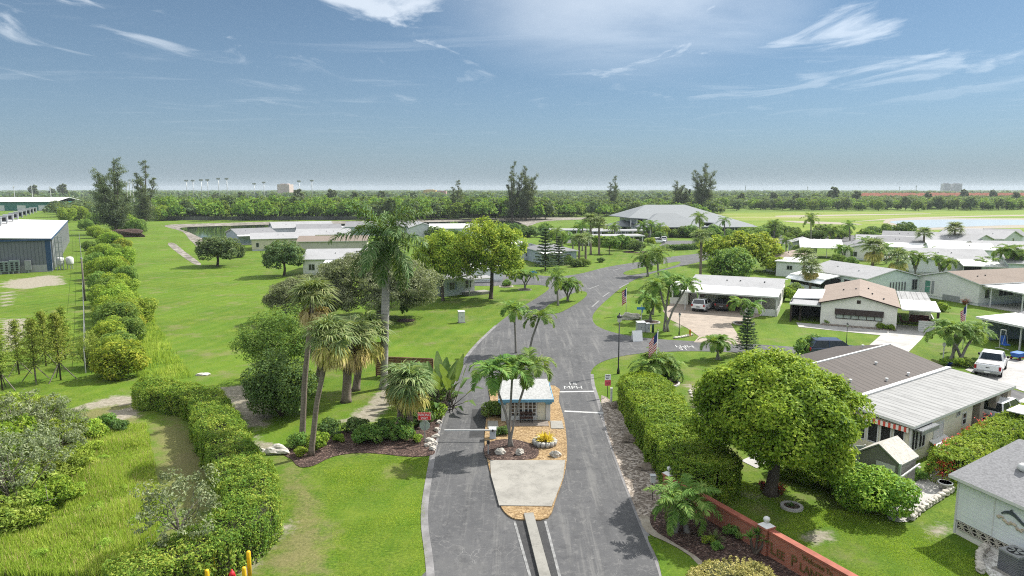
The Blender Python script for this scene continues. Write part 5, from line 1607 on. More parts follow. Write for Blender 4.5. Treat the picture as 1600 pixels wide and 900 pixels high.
h.vents([(3.2, 5.6, 3.15), (8.4, 6.6, 3.36), (6.2, 4.7, 2.95), (9.0, 4.6, 2.93), (12.0, 9.5, 3.6)], M['white'])

# B: white lap-sided home at the lower right
O, E = frame((20.75, 30.1), (.30, -.954), 11)
h = House('house', 'white lap sided home with grey shingle roof and pierced block base', 'house', O, E, 8, 2.75)
h.body(M['whitesid'], 'gx', 1.15, M['shg'], .3, skirt=.75, base=M['stucco'])
mb = MB()
for k in range(12):
    x = .15 + k * .42
    z0_ = .32
    mb.box(x, x + .40, -.0, .05, z0_, z0_ + .04); mb.box(x, x + .40, -.0, .05, z0_ + .36, z0_ + .40)
    mb.bar((x, .02, z0_), (x + .4, .02, z0_ + .4), .045); mb.bar((x + .4, .025, z0_), (x, .025, z0_ + .4), .045)
    mb.bar((x + .2, .02, z0_), (x + .2, .02, z0_ + .4), .04); mb.bar((x, .03, z0_ + .2), (x + .4, .03, z0_ + .2), .04)
h.part('vent_block', mb, M['lattice'])
h.box('vent_backing', .1, 5.3, .051, .058, .30, .74, M['black'])
h.box('panel', 1.75, 1.80, -.015, -.002, .8, 2.6, M['white'])
h.box('corner_trim', -.03, .06, -.03, .06, .05, 2.7, M['white'])
h.vents([(2.4, 1.9, 3.35), (3.4, 2.0, 3.38)], M['black'])
mb = MB(); mb.tube([(1.3, 2.0, 3.3), (1.3, 2.0, 3.5)], .1, 10); mb.tube([(1.3, 2.0, 3.5), (1.45, 1.9, 3.62), (1.65, 1.8, 3.6)], [.16, .2, .16], 10); h.part('roof_vent', mb, M['white'], True)
# leaping dolphin plaque on the wall
mb = MB()
prof = [(0, 0), (.16, .17), (.38, .26), (.6, .24), (.82, .1), (.98, -.02), (1.15, .02), (1.08, -.08), (1.12, -.2), (.95, -.12), (.78, -.02), (.55, .09), (.34, .1), (.18, .04), (.04, -.05)]
q = [(2.1 + x * .95, -.06, 2.05 + z * .9) for x, z in prof]
n0 = len(q)
front, back = q, [(a, -.012, c) for a, b, c in q]
mb.mesh(front + back, [(i, (i + 1) % n0, n0 + (i + 1) % n0, n0 + i) for i in range(n0)] + [tuple(t_) for t_ in tessellate_polygon([[Vector((a, c, 0)) for a, b, c in front]])])
mb.mesh([(2.44, -.06, 2.28), (2.56, -.06, 2.42), (2.62, -.06, 2.26)], [(0, 1, 2)])
dol = mb.build('dolphin_plaque', plain('slate_dolphin', (.07, .085, .10), .5, .2, 5))
dol.parent = None; dol.matrix_world = h.root.matrix_world
dol.location = h.root.location; dol.rotation_euler = h.root.rotation_euler
tag(dol, 'dark leaping dolphin plaque on the white lap sided wall', 'plaque')
mb = MB()
for k in range(9): mb.blob((2.0 + k * .14, -.035, 1.82 + .07 * math.sin(k * 1.7) - .02 * k), (.12, .03, .07), k, .25, 1)
wv_ = mb.build('plaque_waves', plain('shell_wave', (.50, .42, .33), .7, .3, 8), dol)

# C: carport home with the white car
O, E = frame((25.2, 95.4), (.905, -.425), 11.8)
h = House('house', 'pale home with a wide white carport over the tan driveway', 'house', O, E, 10.6, 2.75)
h.body(M['stucco'], 'gx', .65, M['shlg'], .3)
h.patio(-.1, 12.0, -6.0, -.3, 2.62, 2.86, M['wroof'], posts=[(.4, -5.6), (2.2, -5.8), (10.0, -5.7), (11.8, -5.7)], t=.2, name='carport_roof')
h.box('side_room', -2.6, -.05, -1.2, 4, 0, 2.4, M['stucco'])
h.patio(-2.8, -.1, -1.4, 4, 2.45, 2.65, M['wroof'], name='side_room_roof')
h.box('storage_wall', 7.9, 9.8, -4.4, -4.25, 0, 1.5, M['stucco'])
h.box('porch_wall', 10.1, 11.7, -5.75, -5.65, .05, .9, M['white'])
h.box('end_wall', 11.85, 11.95, -5.5, -.1, 0, .9, M['white'])
for a in (-5.2, -3.9, -2.5, -1.2): h.box('post', 11.85, 11.95, a, a + .12, .92, 2.6, M['white'])
h.win('r', .8, 2.4, .9, 2.1, 2, off=11.8); h.win('r', 4.5, 5.3, .9, 2.1, 1, off=11.8); h.win('r', 7.0, 9.0, .9, 2.1, 2, off=11.8)
h.win('f', 1.0, 2.0, .9, 2.0, 1); h.win('f', 5.6, 7.2, .9, 2.0, 2)
h.win('f', -2.2, -1.0, .9, 2.0, 1, off=-1.2)
h.vents([(4.6, 2.4, 3.1), (6.4, 2.6, 3.12), (9.6, 2.5, 3.12)], M['darkmetal'])

# D: tan roofed home
O, E = frame(P(1281, 506).to_2d(), (.89, -.455), 8.0)
h = House('house', 'tan roofed gable home with a long brown shaded window and two side carports', 'house', O, E, 16, 2.55)
h.body(M['stucco'], 'gy', 1.05, M['sht'], .3, trim=M['brown'])
h.patio(-3.4, -.05, 2.6, 11, 2.62, 2.74, M['wroof'], name='lanai_roof', axis='x')
h.patio(-3.5, -.05, -.2, 2.55, 2.25, 2.45, M['shlg'], posts=[(-3.3, .0), (-2.3, 1.0)], pm=M['brown'], axis='y', pw=.22, name='lanai_awning')
h.box('lanai_back', -3.3, -.1, 5, 5.1, 0, 2.45, M['screen'])
h.box('lanai_side', -3.4, -3.3, .8, 11, .0, 2.5, M['screen'])
h.patio(8.4, 12.2, -.2, 6.5, 2.5, 2.7, M['wroof'], posts=[(12.0, .1)], pm=M['brown'], pw=.25, name='carport_roof')
h.patio(8.4, 11.8, 6.6, 15, 2.6, 2.6, M['wroofd'], name='carport_roof', posts=[(11.7, 14.6)])
h.box('carport_back', 9.6, 11.9, 7.0, 7.1, 0, 2.4, M['stucco'])
mb = MB()
for k in range(5): mb.box(11.75, 11.85, .4, 5.5, .02 + k * .25, .24 + k * .25)
for k in range(5): mb.box(10.2, 11.75, .3, .4, .02 + k * .25, .24 + k * .25)
h.part('slat_wall', mb, M['white'])
w_ = h.win('f', 1.65, 6.55, .85, 1.95, 6, M['brown'], plain('pale_blind', (.40, .44, .40), .4, .2, 2), depth=.07)
mb = MB(); mb.slab((1.55, -.22, 1.38), (6.65, -.22, 1.38), (6.65, -.08, 2.02), (1.55, -.08, 2.02), .04); h.part('window_shade', mb, M['brown'])
h.box('gable_vent', 3.8, 4.2, -.03, .0, 2.75, 3.15, M['brown'])
h.vents([(3.6, 6, 3.5), (5.4, 4, 3.3), (6.6, 2.2, 3.0), (2.2, 7, 3.2), (5.0, 8, 3.4)], M['darkmetal'])
mb = MB()
for k in range(2): mb.slab((1.2, 5.2 + k * 2, 3.02), (2.8, 5.2 + k * 2, 3.42), (2.8, 6.0 + k * 2, 3.42), (1.2, 6.0 + k * 2, 3.02), .05)
h.part('roof_panel', mb, M['darkmetal'])
h.box('driveway_step', .2, 8, -.9, -.1, 0, .12, M['gravel'])
# things under the carport of D
def at_house(h, x, y, z=0):
    a = h.root.rotation_euler.z
    return Vector((h.root.location.x + x * math.cos(a) - y * math.sin(a), h.root.location.y + x * math.sin(a) + y * math.cos(a), z))
HD = h

# E: right edge carport home
O, E = frame((49.9, 71.4), (.20, -.98), 10)
h = House('house', 'blue grey home with white carport roof at the right edge', 'house', O, E, 12, 2.6)
h.body(M['bluesid'], 'gx', .9, M['shg'], .3, y0=5.0, y1=12.5)
h.patio(-.5, 10, -.2, 4.9, 2.55, 2.8, M['wroof'], posts=[(.3, .2), (4.5, .2), (9.5, .2)], t=.2, name='carport_roof')
h.box('end_wall', -.1, 0, 1.0, 5.0, 0, 2.5, M['bluesid'])
mb = MB(); mb.bar((.3, .25, 1.9), (.95, .25, 2.4), .1); mb.bar((.3, .25, 1.9), (-.2, .25, 2.4), .1); h.part('brace', mb, M['white'])
h.win('f', 2.0, 3.2, .9, 2.1, 2, off=5.0); h.box('door', 4.4, 5.4, 4.95, 4.995, .1, 2.1, M['black'])
HE = h

# F: green window home
O, E = frame((61.6, 102.6), (.30, -.955), 9.8)
h = House('house', 'beige gable home with a green window and a big white patio roof', 'house', O, E, 15, 3.0)
h.body(M['offwhite'], 'gy', 1.15, M['shb'], .3, skirt=.4)
h.win('f', 1.2, 2.2, .7, 2.6, 1, None, M['greenshut'], bars=True)
h.box('shutter', 2.35, 2.75, -.04, -.003, .7, 2.6, M['greymetal'])
h.win('r', 1.0, 1.9, 1.0, 2.3, 1, off=9.8); h.win('r', 3.6, 6.5, 1.2, 2.3, 3, off=9.8)
h.patio(9.9, 15.6, .4, 8.4, 2.9, 2.6, M['wroof'], axis='x', posts=[(15.3, .7), (15.3, 4.4), (15.3, 8.0), (11, .7)], t=.18)
h.box('room', 10.2, 15.2, 8.5, 14, 0, 2.4, M['offwhite'])
h.patio(9.95, 15.4, 8.5, 14.4, 2.85, 2.55, M['wroof'], axis='x', name='room_roof')
h.box('patio_slab', 9.9, 15.8, .2, 8.4, 0, .1, M['concrete_white'])
h.vents([(7.4, 2.5, 3.6), (7.2, 4.2, 3.65)], M['darkmetal'])
h.box('awning', 4.3, 7.0, -.05, -.003, .1, .9, M['greymetal'])

# G: long mint home
O, E = frame((52.3, 99.6), (.957, .29), 10)
h = House('house', 'long pale mint home with a row of narrow gable windows', 'house', O, E, 13, 2.9)
h.body(M['mintsid'], 'gy', 1.2, M['shlg'], .3, skirt=.3)
for k in range(6): h.win('f', 4.2 + k * .55, 4.45 + k * .55, 1.0, 2.3, 1, M['greymetal'])
h.win('f', .6, 1.3, .9, 2.2, 1, M['greymetal']); h.win('f', 8.4, 9.4, 1.0, 2.6, 2, M['greymetal'])
h.patio(-3.1, -.35, 5, 13, 2.35, 2.85, M['wroof'], axis='x', name='porch_roof')
mb = MB(); mb.slab((-3.9, 5, 1.7), (-3.05, 5, 2.28), (-3.05, 13, 2.28), (-3.9, 13, 1.7), .08); h.part('porch_awning', mb, M['whitesid'])
h.box('porch_wall', -3.0, -.05, 5.1, 12.9, 0, .95, M['whitesid'])
h.box('porch_screen', -2.95, -.06, 5.15, 12.85, .952, 2.25, M['screen'])
h.win('l', 3.2, 4.5, .5, 2.4, 2, M['greymetal'], M['screen'])
mb = MB(); mb.slab((-.9, .6, 1.9), (-.02, .6, 2.5), (-.02, 2.2, 2.5), (-.9, 2.2, 1.9), .06); h.part('window_awning', mb, M['white'])
h.vents([(2.2, 4, 3.45), (2.8, 9, 3.6)], M['greymetal'])

# H: grey cabin and brown roof home behind it
O, E = frame(P(1212, 431).to_2d(), (.79, -.61), 4.7)
h = House('cabin', 'small pale grey flat roofed cabin room with one window', 'cabin', O, E, 8, 2.75)
h.body(M['palegrey'], 'flat', .25, M['wroof'], .25)
h.win('f', 1.9, 2.9, 1.3, 2.1, 2, M['greymetal'])
O, E = frame(P(1197, 424).to_2d(), (.79, -.61), 5.2)
h = House('house', 'small brown roofed home behind the grey cabin', 'house', O, E, 11, 2.8)
h.body(M['palegrey'], 'hip', 1.0, M['sht'], .3)
h.vents([(2.2, 2, 3.35), (3.2, 3, 3.6)], M['darkmetal'])

def simple(label, FL, u, w, d, eave, wall, roof='gy', rise=1.0, rm='shlg', wins=(), patio=None, skirt=.35, vents=2):
    O, E = frame(P(*FL).to_2d(), u, w)
    h = House('house', label, 'house', O, E, d, eave)
    h.body(M[wall], roof, rise, M[rm], .35, skirt=skirt)
    for wn in wins: h.win(*wn[:6], **({'off': wn[6]} if len(wn) > 6 else {}))
    for p in (patio or []):
        h.patio(*p[:6], M['wroof'], axis=p[6] if len(p) > 6 else 'y', posts=p[7] if len(p) > 7 else ())
    rng = random.Random(label)
    if roof in ('gy', 'gx'):
        h.vents([(w * (.25 if roof == 'gy' else rng.uniform(.2, .8)), d * (rng.uniform(.2, .8) if roof == 'gy' else .25), eave + rise * .55) for _ in range(vents)], M['darkmetal'])
    return h
# white carport home and its neighbours
h = simple('home with a broad white carport roof and a pale gable beside the far street', (1322, 406), (.93, -.36), 7.6, 13, 2.7, 'stucco', 'gy', 1.0, 'shg', [('f', .8, 2.2, .8, 2.0, 2), ('f', 4.6, 6.6, .8, 2.1, 2)],
       [(-9.9, -.4, 1.5, 10.5, 2.5, 3.9, 'y', [(-9.2, 2.8), (-6.5, 2.8), (-1, 2.8), (-9.2, 10), (-4, 2.8)])])
h.box('carport_end', -9.4, -6.4, 10.2, 10.4, 0, 2.5, M['palegrey'])
simple('far pale home with a white side roof left of the slim palm', (1368, 396), (.86, -.51), 10, 13, 2.8, 'palegrey', 'gx', 1.1, 'shg', [('f', 1, 2, .9, 2, 1)], [(1.0, 12, -5.0, -.4, 2.2, 3.0, 'y', [(1.2, -4.7), (4, -4.7), (7, -4.7), (11.8, -4.7)])])
simple('far grey roofed home with white patio roof over dark openings', (1378, 385), (.86, -.51), 13, 12, 2.8, 'palegrey', 'gx', 1.2, 'shg', [('f', 2, 12, .9, 2.1, 6)], [(3, 13, -4.6, -.4, 2.2, 3.05, 'y', [(3.2, -3.8), (6, -3.8), (9, -3.8), (12.8, -3.8)])])
simple('far home with a long white patio roof and a pale gable at its right', (1440, 393), (.90, -.43), 13, 12, 2.8, 'palegrey', 'gx', 1.2, 'shlg', [('f', 1, 9, .3, 2.1, 6)], [(0, 9.5, -4.8, -.4, 2.2, 3.05, 'y', [(.2, -3.8), (3, -3.8), (6, -3.8), (9.3, -3.8)])])
simple('far pale gable home right of the long patio roof', (1520, 396), (.86, .5), 10, 12, 3.0, 'palegrey', 'gy', 1.4, 'shlg', [('f', 3, 4, 1, 2, 1)])
simple('white gable home with a row of dark windows near the lake', (1500, 385), (.95, -.3), 9, 20, 3.0, 'whitesid', 'gx', 1.5, 'shlg', [('f', .6, 7.5, .9, 2.4, 5)])
simple('white gable home at the right edge near the lake', (1548, 386), (.92, -.4), 8, 18, 3.2, 'whitesid', 'gx', 1.4, 'shg', [('f', 2, 2.7, .9, 2.1, 1)])
simple('grey home with a round gable window at the right edge', (1566, 393), (.8, .6), 14, 16, 3.2, 'palegrey', 'gy', 1.8, 'shlg', [('f', 6.5, 7.6, 2.2, 3.2, 1)])
h = simple('large pale home with two small windows and a screened porch', (1416, 427), (.94, -.34), 13.5, 12, 3.0, 'whitesid', 'gx', 1.4, 'shlg', [('f', 1.0, 1.8, 1.0, 1.9, 1), ('f', 5.2, 6.4, .9, 1.9, 1)], [(8, 15.5, -5.4, -.4, 2.35, 3.1, 'y', [(8.2, -4.8)])])
h.box('porch_screen', 8.3, 11.0, -4.6, -4.5, 0, 2.4, M['screen']); h.box('porch_wall', 11.05, 15.2, -4.6, -.2, 0, 2.4, M['whitesid'])
simple('beige roofed home at the right behind the large pale one', (1530, 410), (.95, -.3), 12, 12, 3.0, 'beige', 'gx', 1.3, 'shlg', [('f', 1, 2, 1, 1.8, 1)])
simple('mint home with white framed windows at the right edge', (1574, 438), (.9, -.43), 9, 10, 3.0, 'mintsid', 'gx', 1.0, 'shlg', [('f', 1.2, 2.3, .8, 2.2, 1), ('f', 2.6, 3.7, .8, 2.2, 1)])

simple('pale gable home at the left end of the broad white carport', (1232, 397), (.93, -.36), 6.5, 9, 2.7, 'palegrey', 'gy', 1.0, 'shlg', [('f', 1, 2.4, .8, 2.0, 2)])
simple('white side roofed home behind the tallest sabal palm', (1338, 393), (.9, -.43), 11, 10, 2.8, 'whitesid', 'gx', 1.2, 'shlg', [('f', 1, 2, .9, 2, 1)], [(0, 9, -5, -.4, 2.2, 3.0, 'y', [(.2, -4.7), (4.5, -4.7), (8.8, -4.7)])])
simple('white roofed home between the far patio roofs and the beige home', (1452, 408), (.92, -.4), 12, 9, 2.8, 'whitesid', 'gx', 1.1, 'wroof', [('f', 1, 2.2, .9, 2, 1), ('f', 6, 8, .9, 2, 2)])
# left group
simple('blue grey home with a white edge roof at the left end of the row', (373, 383), (.80, .6), 11, 13, 3.0, 'bluesid', 'gx', 1.3, 'shg', [('f', 6, 7, .9, 2, 1)], [(-.5, 11, -2.4, -.4, 2.75, 2.95, 'y')])
simple('pale yellow home behind the round oak tree', (394, 392), (.93, .36), 16, 12, 3.0, 'yellowsid', 'gx', 1.2, 'shlg', [('f', 1, 1.8, .9, 2.1, 1), ('l', 2, 3, .9, 2.1, 1)])
simple('grey roofed home far behind beside the pond', (428, 371), (.9, .43), 20, 13, 3.0, 'palegrey', 'gx', 1.7, 'shlg')
simple('grey roofed home with a glazed white sunroom by the pond', (465, 373), (.95, .3), 14, 12, 3.0, 'palegrey', 'gx', 1.3, 'shg', [('f', 1, 9, .9, 2.5, 6)])
simple('pale grey roofed home in the middle of the row', (462, 384), (.98, .2), 15, 13, 3.0, 'palegrey', 'gx', 1.3, 'shlg')
simple('home with a strip of brown roof in the left row', (466, 396), (.985, .17), 17, 11, 2.9, 'beige', 'gx', 1.0, 'shb')
h = simple('nearest grey roofed home of the left row with a white carport', (474, 430), (.99, .12), 14, 14, 2.9, 'stucco', 'gx', 1.3, 'shlg', [('f', 1, 2.2, .9, 2.1, 2), ('l', 4, 6, .9, 2.1, 2)], [(4.2, 6.4, -3, -.4, 2.6, 2.85, 'y', [(4.4, -2.8), (6.2, -2.8)])])
h = simple('blue grey home with a white porch row beside the royal palm', (540, 369), (.99, .1), 22, 11, 3.2, 'bluesid', 'gx', 1.4, 'shg', [('f', 1, 2.2, .8, 2.4, 1), ('f', 8, 17, .6, 2.8, 6)], [(-9, -.4, 1, 8, 2.9, 3.1, 'y', [(-8.8, 1.2), (-5, 1.2), (-1, 1.2)])])
h.box('carport_wall', -6, -1, 7.5, 7.7, 0, 2.7, M['bluesid'])
simple('white roofed home right of the royal palm crown', (640, 371), (.97, .25), 9, 14, 3.2, 'palegrey', 'gy', 1.5, 'shlg')
simple('home with a wide white roof and a small grey gable behind the shade trees', (672, 372), (.99, .1), 20, 12, 3.1, 'whitesid', 'gx', 1.2, 'wroof', [('f', 4, 8, .9, 2.1, 3)])
# L: grey porch house beside the shade tree
O, E = frame((-10.2, 101.6), (.78, .62), 3.9)
h = House('house', 'grey sided home with a small corner porch behind the shade tree', 'house', O, E, 9, 2.7)
h.body(M['palegrey'], 'hip', .95, M['shg'], .35, 0, 5.6, 0, 10)
h.win('f', .9, 1.9, .9, 2.1, 2, bars=True); h.box('shutter', .55, .85, -.04, -.003, .9, 2.1, M['bluesid']); h.box('shutter', 1.95, 2.25, -.04, -.003, .9, 2.1, M['bluesid'])
h.win('f', 3.8, 5.0, .9, 2.2, 2, bars=True)
h.box('porch_slab', 3.2, 7.4, -2.0, -.02, 0, .4, M['concrete'])
h.patio(3.0, 7.6, -2.2, -.4, 2.55, 2.75, M['shlg'], posts=[(3.3, -1.9), (7.3, -1.9)])
h.box('wing', -6, -.05, 1, 9, 0, 2.6, M['palegrey'])
h.patio(-6.3, -.4, .8, 9.3, 2.65, 3.0, M['shg'], name='wing_roof')
# M: hip roof home on the far lawn
O, E = frame(P(846, 414).to_2d(), (.96, .28), 8)
h = House('house', 'pale blue hip roofed home by the two norfolk pines', 'house', O, E, 11, 2.9)
h.body(M['bluesid'], 'hip', 1.2, M['shg'], .4)
h.win('f', .6, 1.8, .8, 2.1, 1); h.win('f', 2.3, 3.5, .8, 2.1, 1); h.win('f', 5.6, 6.8, .8, 2.2, 1)
h.patio(-1, 4.3, -2.4, -.45, 2.5, 2.75, M['wroof'], posts=[(-.8, -2.2), (4.1, -2.2)])
simple('white roofed home behind the right hand shade tree', (790, 408), (.9, .43), 9, 22, 2.9, 'whitesid', 'gy', 1.2, 'wroof', [('f', 5, 7, .8, 2.1, 2)])
simple('small white home glimpsed between the two shade trees', (724, 442), (.96, .25), 7, 6, 2.3, 'whitesid', 'gx', .7, 'wroof', vents=0)

# clubhouse
O, E = frame((42.0, 231), (.985, .17), 42)
h = House('clubhouse', 'large clubhouse with layered grey hip roofs and a columned veranda', 'clubhouse', O, E, 30, 3.4)
rm = ribbed('clubhouse_roof', (.21, .225, .235), 2, .35, .2, .8)
def hip(h, x0, x1, y0, y1, z0, z1, kx, name='roof', x0k=None):
    mb = MB(); ym = (y0 + y1) / 2; ka = kx if x0k is None else x0k
    A, Bp, Cp, D = (x0, y0, z0), (x1, y0, z0), (x1, y1, z0), (x0, y1, z0)
    R0, R1 = (x0 + ka, ym, z1), (x1 - kx, ym, z1)
    mb.face([A, Bp, R1, R0]); mb.face([Bp, Cp, R1]); mb.face([Cp, D, R0, R1]); mb.face([D, A, R0])
    mb.box(x0, x1, y0, y1, z0 - .3, z0 - .004)
    return h.part(name, mb, rm)
h.box('wall', 1.2, 41, 3.5, 26, 0, 3.2, M['palegrey'])
h.box('upper_wall', 2.5, 22, 7.5, 25, 3.2, 6.4, M['palegrey'])
mb = MB()
cA, cB, cC, cD, cR0, cR1 = (-1, 5, 6.4), (45, 3.5, 3.5), (45, 28, 3.5), (-1, 27, 6.4), (9, 16, 10.5), (24, 16, 10.5)
mb.face([cA, cB, cR1, cR0]); mb.face([cB, cC, cR1]); mb.face([cC, cD, cR0, cR1]); mb.face([cD, cA, cR0])
mb.face([(x, y, z - .25) for x, y, z in (cA, cD, cC, cB)])
for p_, q_ in ((cA, cB), (cB, cC), (cC, cD), (cD, cA)): mb.face([(p_[0], p_[1], p_[2] - .25), (q_[0], q_[1], q_[2] - .25), q_, p_])
h.part('roof', mb, rm)
hip(h, 1, 25, -2, 15, 3.4, 7.9, 9)
hip(h, 27, 44, -1, 9, 3.2, 5.2, 5)
for x in np.arange(1.6, 25, 2.9): h.box('column', x - .18, x + .18, -1.4, -1.05, 0, 3.1, M['white'])
for x in np.arange(27.6, 44, 2.6): h.box('column', x - .18, x + .18, -.6, -.25, 0, 3.0, M['white'])
for x in np.arange(0, 5, 2.2): h.box('column', x - .15, x + .15, 5.6, 5.9, 3.3, 6.2, M['white'])
for k in range(5): h.win('f', 3 + k * 4.4, 5.4 + k * 4.4, .5, 2.6, 2, off=3.5)
for k in range(3): h.win('f', 28 + k * 4.4, 30.4 + k * 4.4, .5, 2.6, 2, off=3.5)
for k in range(4): h.win('f', 3.2 + k * 2.2, 4.8 + k * 2.2, 4.0, 5.9, 2, off=7.5)
h.box('porch_slab', .8, 44, -1.8, 3.4, 0, .25, M['concrete'])
# pavilion and carport rows
O, E = frame(P(962, 368).to_2d(), (.98, .2), 9)
h = House('pavilion', 'small hip roofed pavilion left of the clubhouse', 'pavilion', O, E, 9, 3.2)
hip(h, -.8, 9.8, -.8, 9.8, 3.3, 5.2, 5)
for x in (0, 4.5, 9): h.box('column', x - .15, x + .15, 0, .3, 0, 3.0, M['white']); h.box('column', x - .15, x + .15, 8.7, 9, 0, 3.0, M['white'])
for FL, u, w, lab in [((904, 384), (.985, .17), 19.5, 'long flat carport row with white posts before the clubhouse'), ((862, 372), (.995, .1), 18, 'white flat carport row at the left behind the palms'), ((925, 374), (.99, .15), 18, 'second flat carport row nearer the clubhouse')]:
    O, E = frame(P(*FL).to_2d(), u, w)
    h = House('carport', lab, 'carport', O, E, 6, 2.7)
    h.patio(-.4, w + .4, -.4, 6, 2.75, 2.85, M['shlg'], t=.3, name='roof', posts=[(x, 0) for x in np.arange(.3, w, 2.7)] + [(x, 5.5) for x in np.arange(.3, w, 5.4)], pw=.3)
    h.box('divider', .2, w - .2, 5.3, 5.4, 0, 1.2, M['palegrey'])

# left metal warehouse
wm = NT('grey_metal_wall'); sx = wm.n('ShaderNodeSeparateXYZ'); wm.l(wm.coord('Object'), sx.inputs[0])
fr_ = wm.math('FRACT', wm.math('ADD', wm.math('DIVIDE', sx.outputs[0], .6), 100.0))
wm.col(wm.mix(wm.math('LESS_THAN', fr_, .2), (.145, .155, .175, 1), (.085, .095, .11, 1))); wm.bump(fr_, .3, .03); wm.set(.5, .4)
u = Vector((.857, .516)).normalized()
E_ = P(82, 424).to_2d(); O_ = E_ - u * 44
h = House('warehouse', 'long grey metal warehouse with white roof and blue trim', 'warehouse', O_, E_, 92, 6.2)
M['bluetrim'] = plain('blue_trim', (.025, .065, .14), .5, .15, 2)
h.box('wall', 0, 44, 0, 92, 1.4, 6.2, wm.m)
h.box('base_wall', -.02, 44.03, -.03, 92, 0, 1.4, plain('block_base', (.33, .33, .34), .8, .15, 2))
mb = MB(); mb.slab((-.3, -.3, 7.6), (22, -.3, 7.6), (22, 92, 7.6), (-.3, 92, 7.6), .2); mb.slab((22, -.3, 7.6), (44.3, -.3, 6.5), (44.3, 92, 6.5), (22, 92, 7.6), .2)
mb.v = [(x, y, z if x > 21 else 7.6 - (22 - x) * .05 - (0 if z > 7.5 else .2)) for x, y, z in mb.v]
h.part('roof', mb, ribbed('warehouse_roof', (.46, .46, .46), 1, 1.2, .1, .85))
mb = MB(); mb.face([(0, -.01, 6.2), (44, -.01, 6.2), (44, -.01, 6.4), (22, -.01, 7.4), (0, -.01, 6.3)]); h.part('gable', mb, wm.m)
h.box('corner_trim', 43.2, 44.06, -.06, .8, .2, 6.5, M['bluetrim'])
h.box('eave_trim', -.3, 44.25, -.34, -.31, 6.15, 6.5, M['bluetrim'])
for k in range(22): h.box('pilaster', 44.02, 44.3, 2.5 + k * 4.1, 4.3 + k * 4.1, .1, 6.1, M['greymetal'])
h.box('side_trim', 44.32, 44.4, -.3, 92, 6.2, 6.5, M['bluetrim'])
HW = h
# far green warehouse
O, E = frame((-520, 505), (.99, .12), 175)
h = House('warehouse', 'far green walled warehouse with long white roof', 'warehouse', O, E, 40, 7)
gm = plain('green_metal_wall', (.03, .17, .14), .5, .12, .1)
h.box('wall', 0, 172, 0, 40, 0, 6.6, gm)
mb = MB(); mb.slab((-1, -1, 6.9), (173, -1, 6.9), (173, 20, 10.0), (-1, 20, 10.0), .3); mb.slab((-1, 20, 10.0), (173, 20, 10.0), (173, 41, 6.9), (-1, 41, 6.9), .3); h.part('roof', mb, M['wroof'])
for k in range(7): h.box('bay_panel', 70 + k * 15, 76 + k * 15, -.3, -.02, 0, 4, M['palegrey'])
# buildings on the skyline
def tower(label, px, d, w, hh, mat, name='tower_block', dep=20, floors=0):
    x = (px - 800) / FOC * d
    h = House(name, label, 'building', (x, d), (x + w, d), dep, hh)
    h.box('wall', 0, w, 0, dep, 0, hh, mat)
    h.box('parapet', w * .2, w * .8, dep * .2, dep * .8, hh, hh + hh * .06, mat)
    for f in range(floors):
        z = hh * (f + .4) / floors
        h.box('window_band', w * .06, w * .94, -.4, -.05, z, z + hh / floors * .45, M['glass'])
    return h
grey_far = plain('far_concrete', (.30, .30, .31), .8, .1, .1)
tower('left one of two grey tower blocks on the horizon', 1467, 2900, 30, 40, grey_far, floors=10)
tower('right one of two grey tower blocks on the horizon', 1482, 2900, 38, 40, grey_far, floors=10)
tower('flat pale pink block on the horizon above the pond wood', 437, 1500, 26, 27, plain('pinkish_concrete', (.42, .34, .31), .8, .1, .1), dep=30)
tower('low mustard block on the horizon', 663, 1250, 22, 15, plain('mustard_wall', (.45, .33, .12), .8, .1, .1))
tower('low rose block right of the mustard one', 684, 1250, 16, 13, plain('rose_wall', (.38, .22, .20), .8, .1, .1))
terr = plain('terracotta_roof', (.24, .10, .07), .98, .2, .3, spec=.02)
rr = random.Random(21)
for i in range(24):
    d = rr.uniform(890, 960); px = 1338 + 255 * i / 23 + rr.uniform(-3, 3)
    x = (px - 800) / FOC * d
    h = House('terrace_house', 'terracotta roofed house beyond the right hand wood', 'house', (x, d), (x + rr.uniform(18, 26), d + rr.uniform(-4, 4)), 16, 6.4, 'terracotta roofed houses beyond the wood')
    h.body(M['beige'], 'hip', 5.2, terr, .8)
for i in range(16):
    d = rr.uniform(700, 1300); px = rr.uniform(-5, 140)
    x = (px - 800) / FOC * d
    h = House('house', 'small pale roofed house among the far trees on the left', 'house', (x, d), (x + rr.uniform(8, 15), d + 2), 12, 3.5, 'far pale houses on the left')
    h.body(M['offwhite'], rr.choice(['gx', 'hip']), 2, M['wroof'], .5)
h = House('warehouse', 'white low shed roof at the far left edge', 'warehouse', (-640, 690), (-560, 700), 30, 5); h.body(M['offwhite'], 'gx', 2.5, M['wroof'], .6)
# ------------------------------------------------------------------ small built things
C_ = lambda n, c, **k: plain(n, c, **k)
M['blue'] = C_('gatehouse_blue', (.13, .32, .47), rough=.5, var=.12)
M['signred'] = C_('sign_red', (.62, .03, .035), rough=.4, var=.08)
M['signwhite'] = C_('sign_white', (.80, .80, .80), rough=.4, var=.03)
M['signback'] = C_('sign_back', (.36, .42, .38), rough=.45, var=.12, metal=.3)
M['galv'] = C_('galvanised', (.36, .37, .37), rough=.45, var=.15, metal=.4)
M['yellowp'] = C_('bollard_yellow', (.72, .42, .015), rough=.45, var=.1, dirt=.3)
M['redp'] = C_('hydrant_red', (.52, .02, .03), rough=.4, var=.1)
M['rock'] = C_('limestone', (.46, .43, .38), rough=.9, var=.3, scale=4, bump=.5, dirt=.4)
M['rockd'] = C_('dark_boulder', (.17, .14, .11), rough=.9, var=.4, scale=4, bump=.6, dirt=.4)
M['brickwall'] = brick('red_brick', (.36, .105, .06), (.25, .07, .042), (.30, .22, .17), 1, (PI / 2, 0, 0))
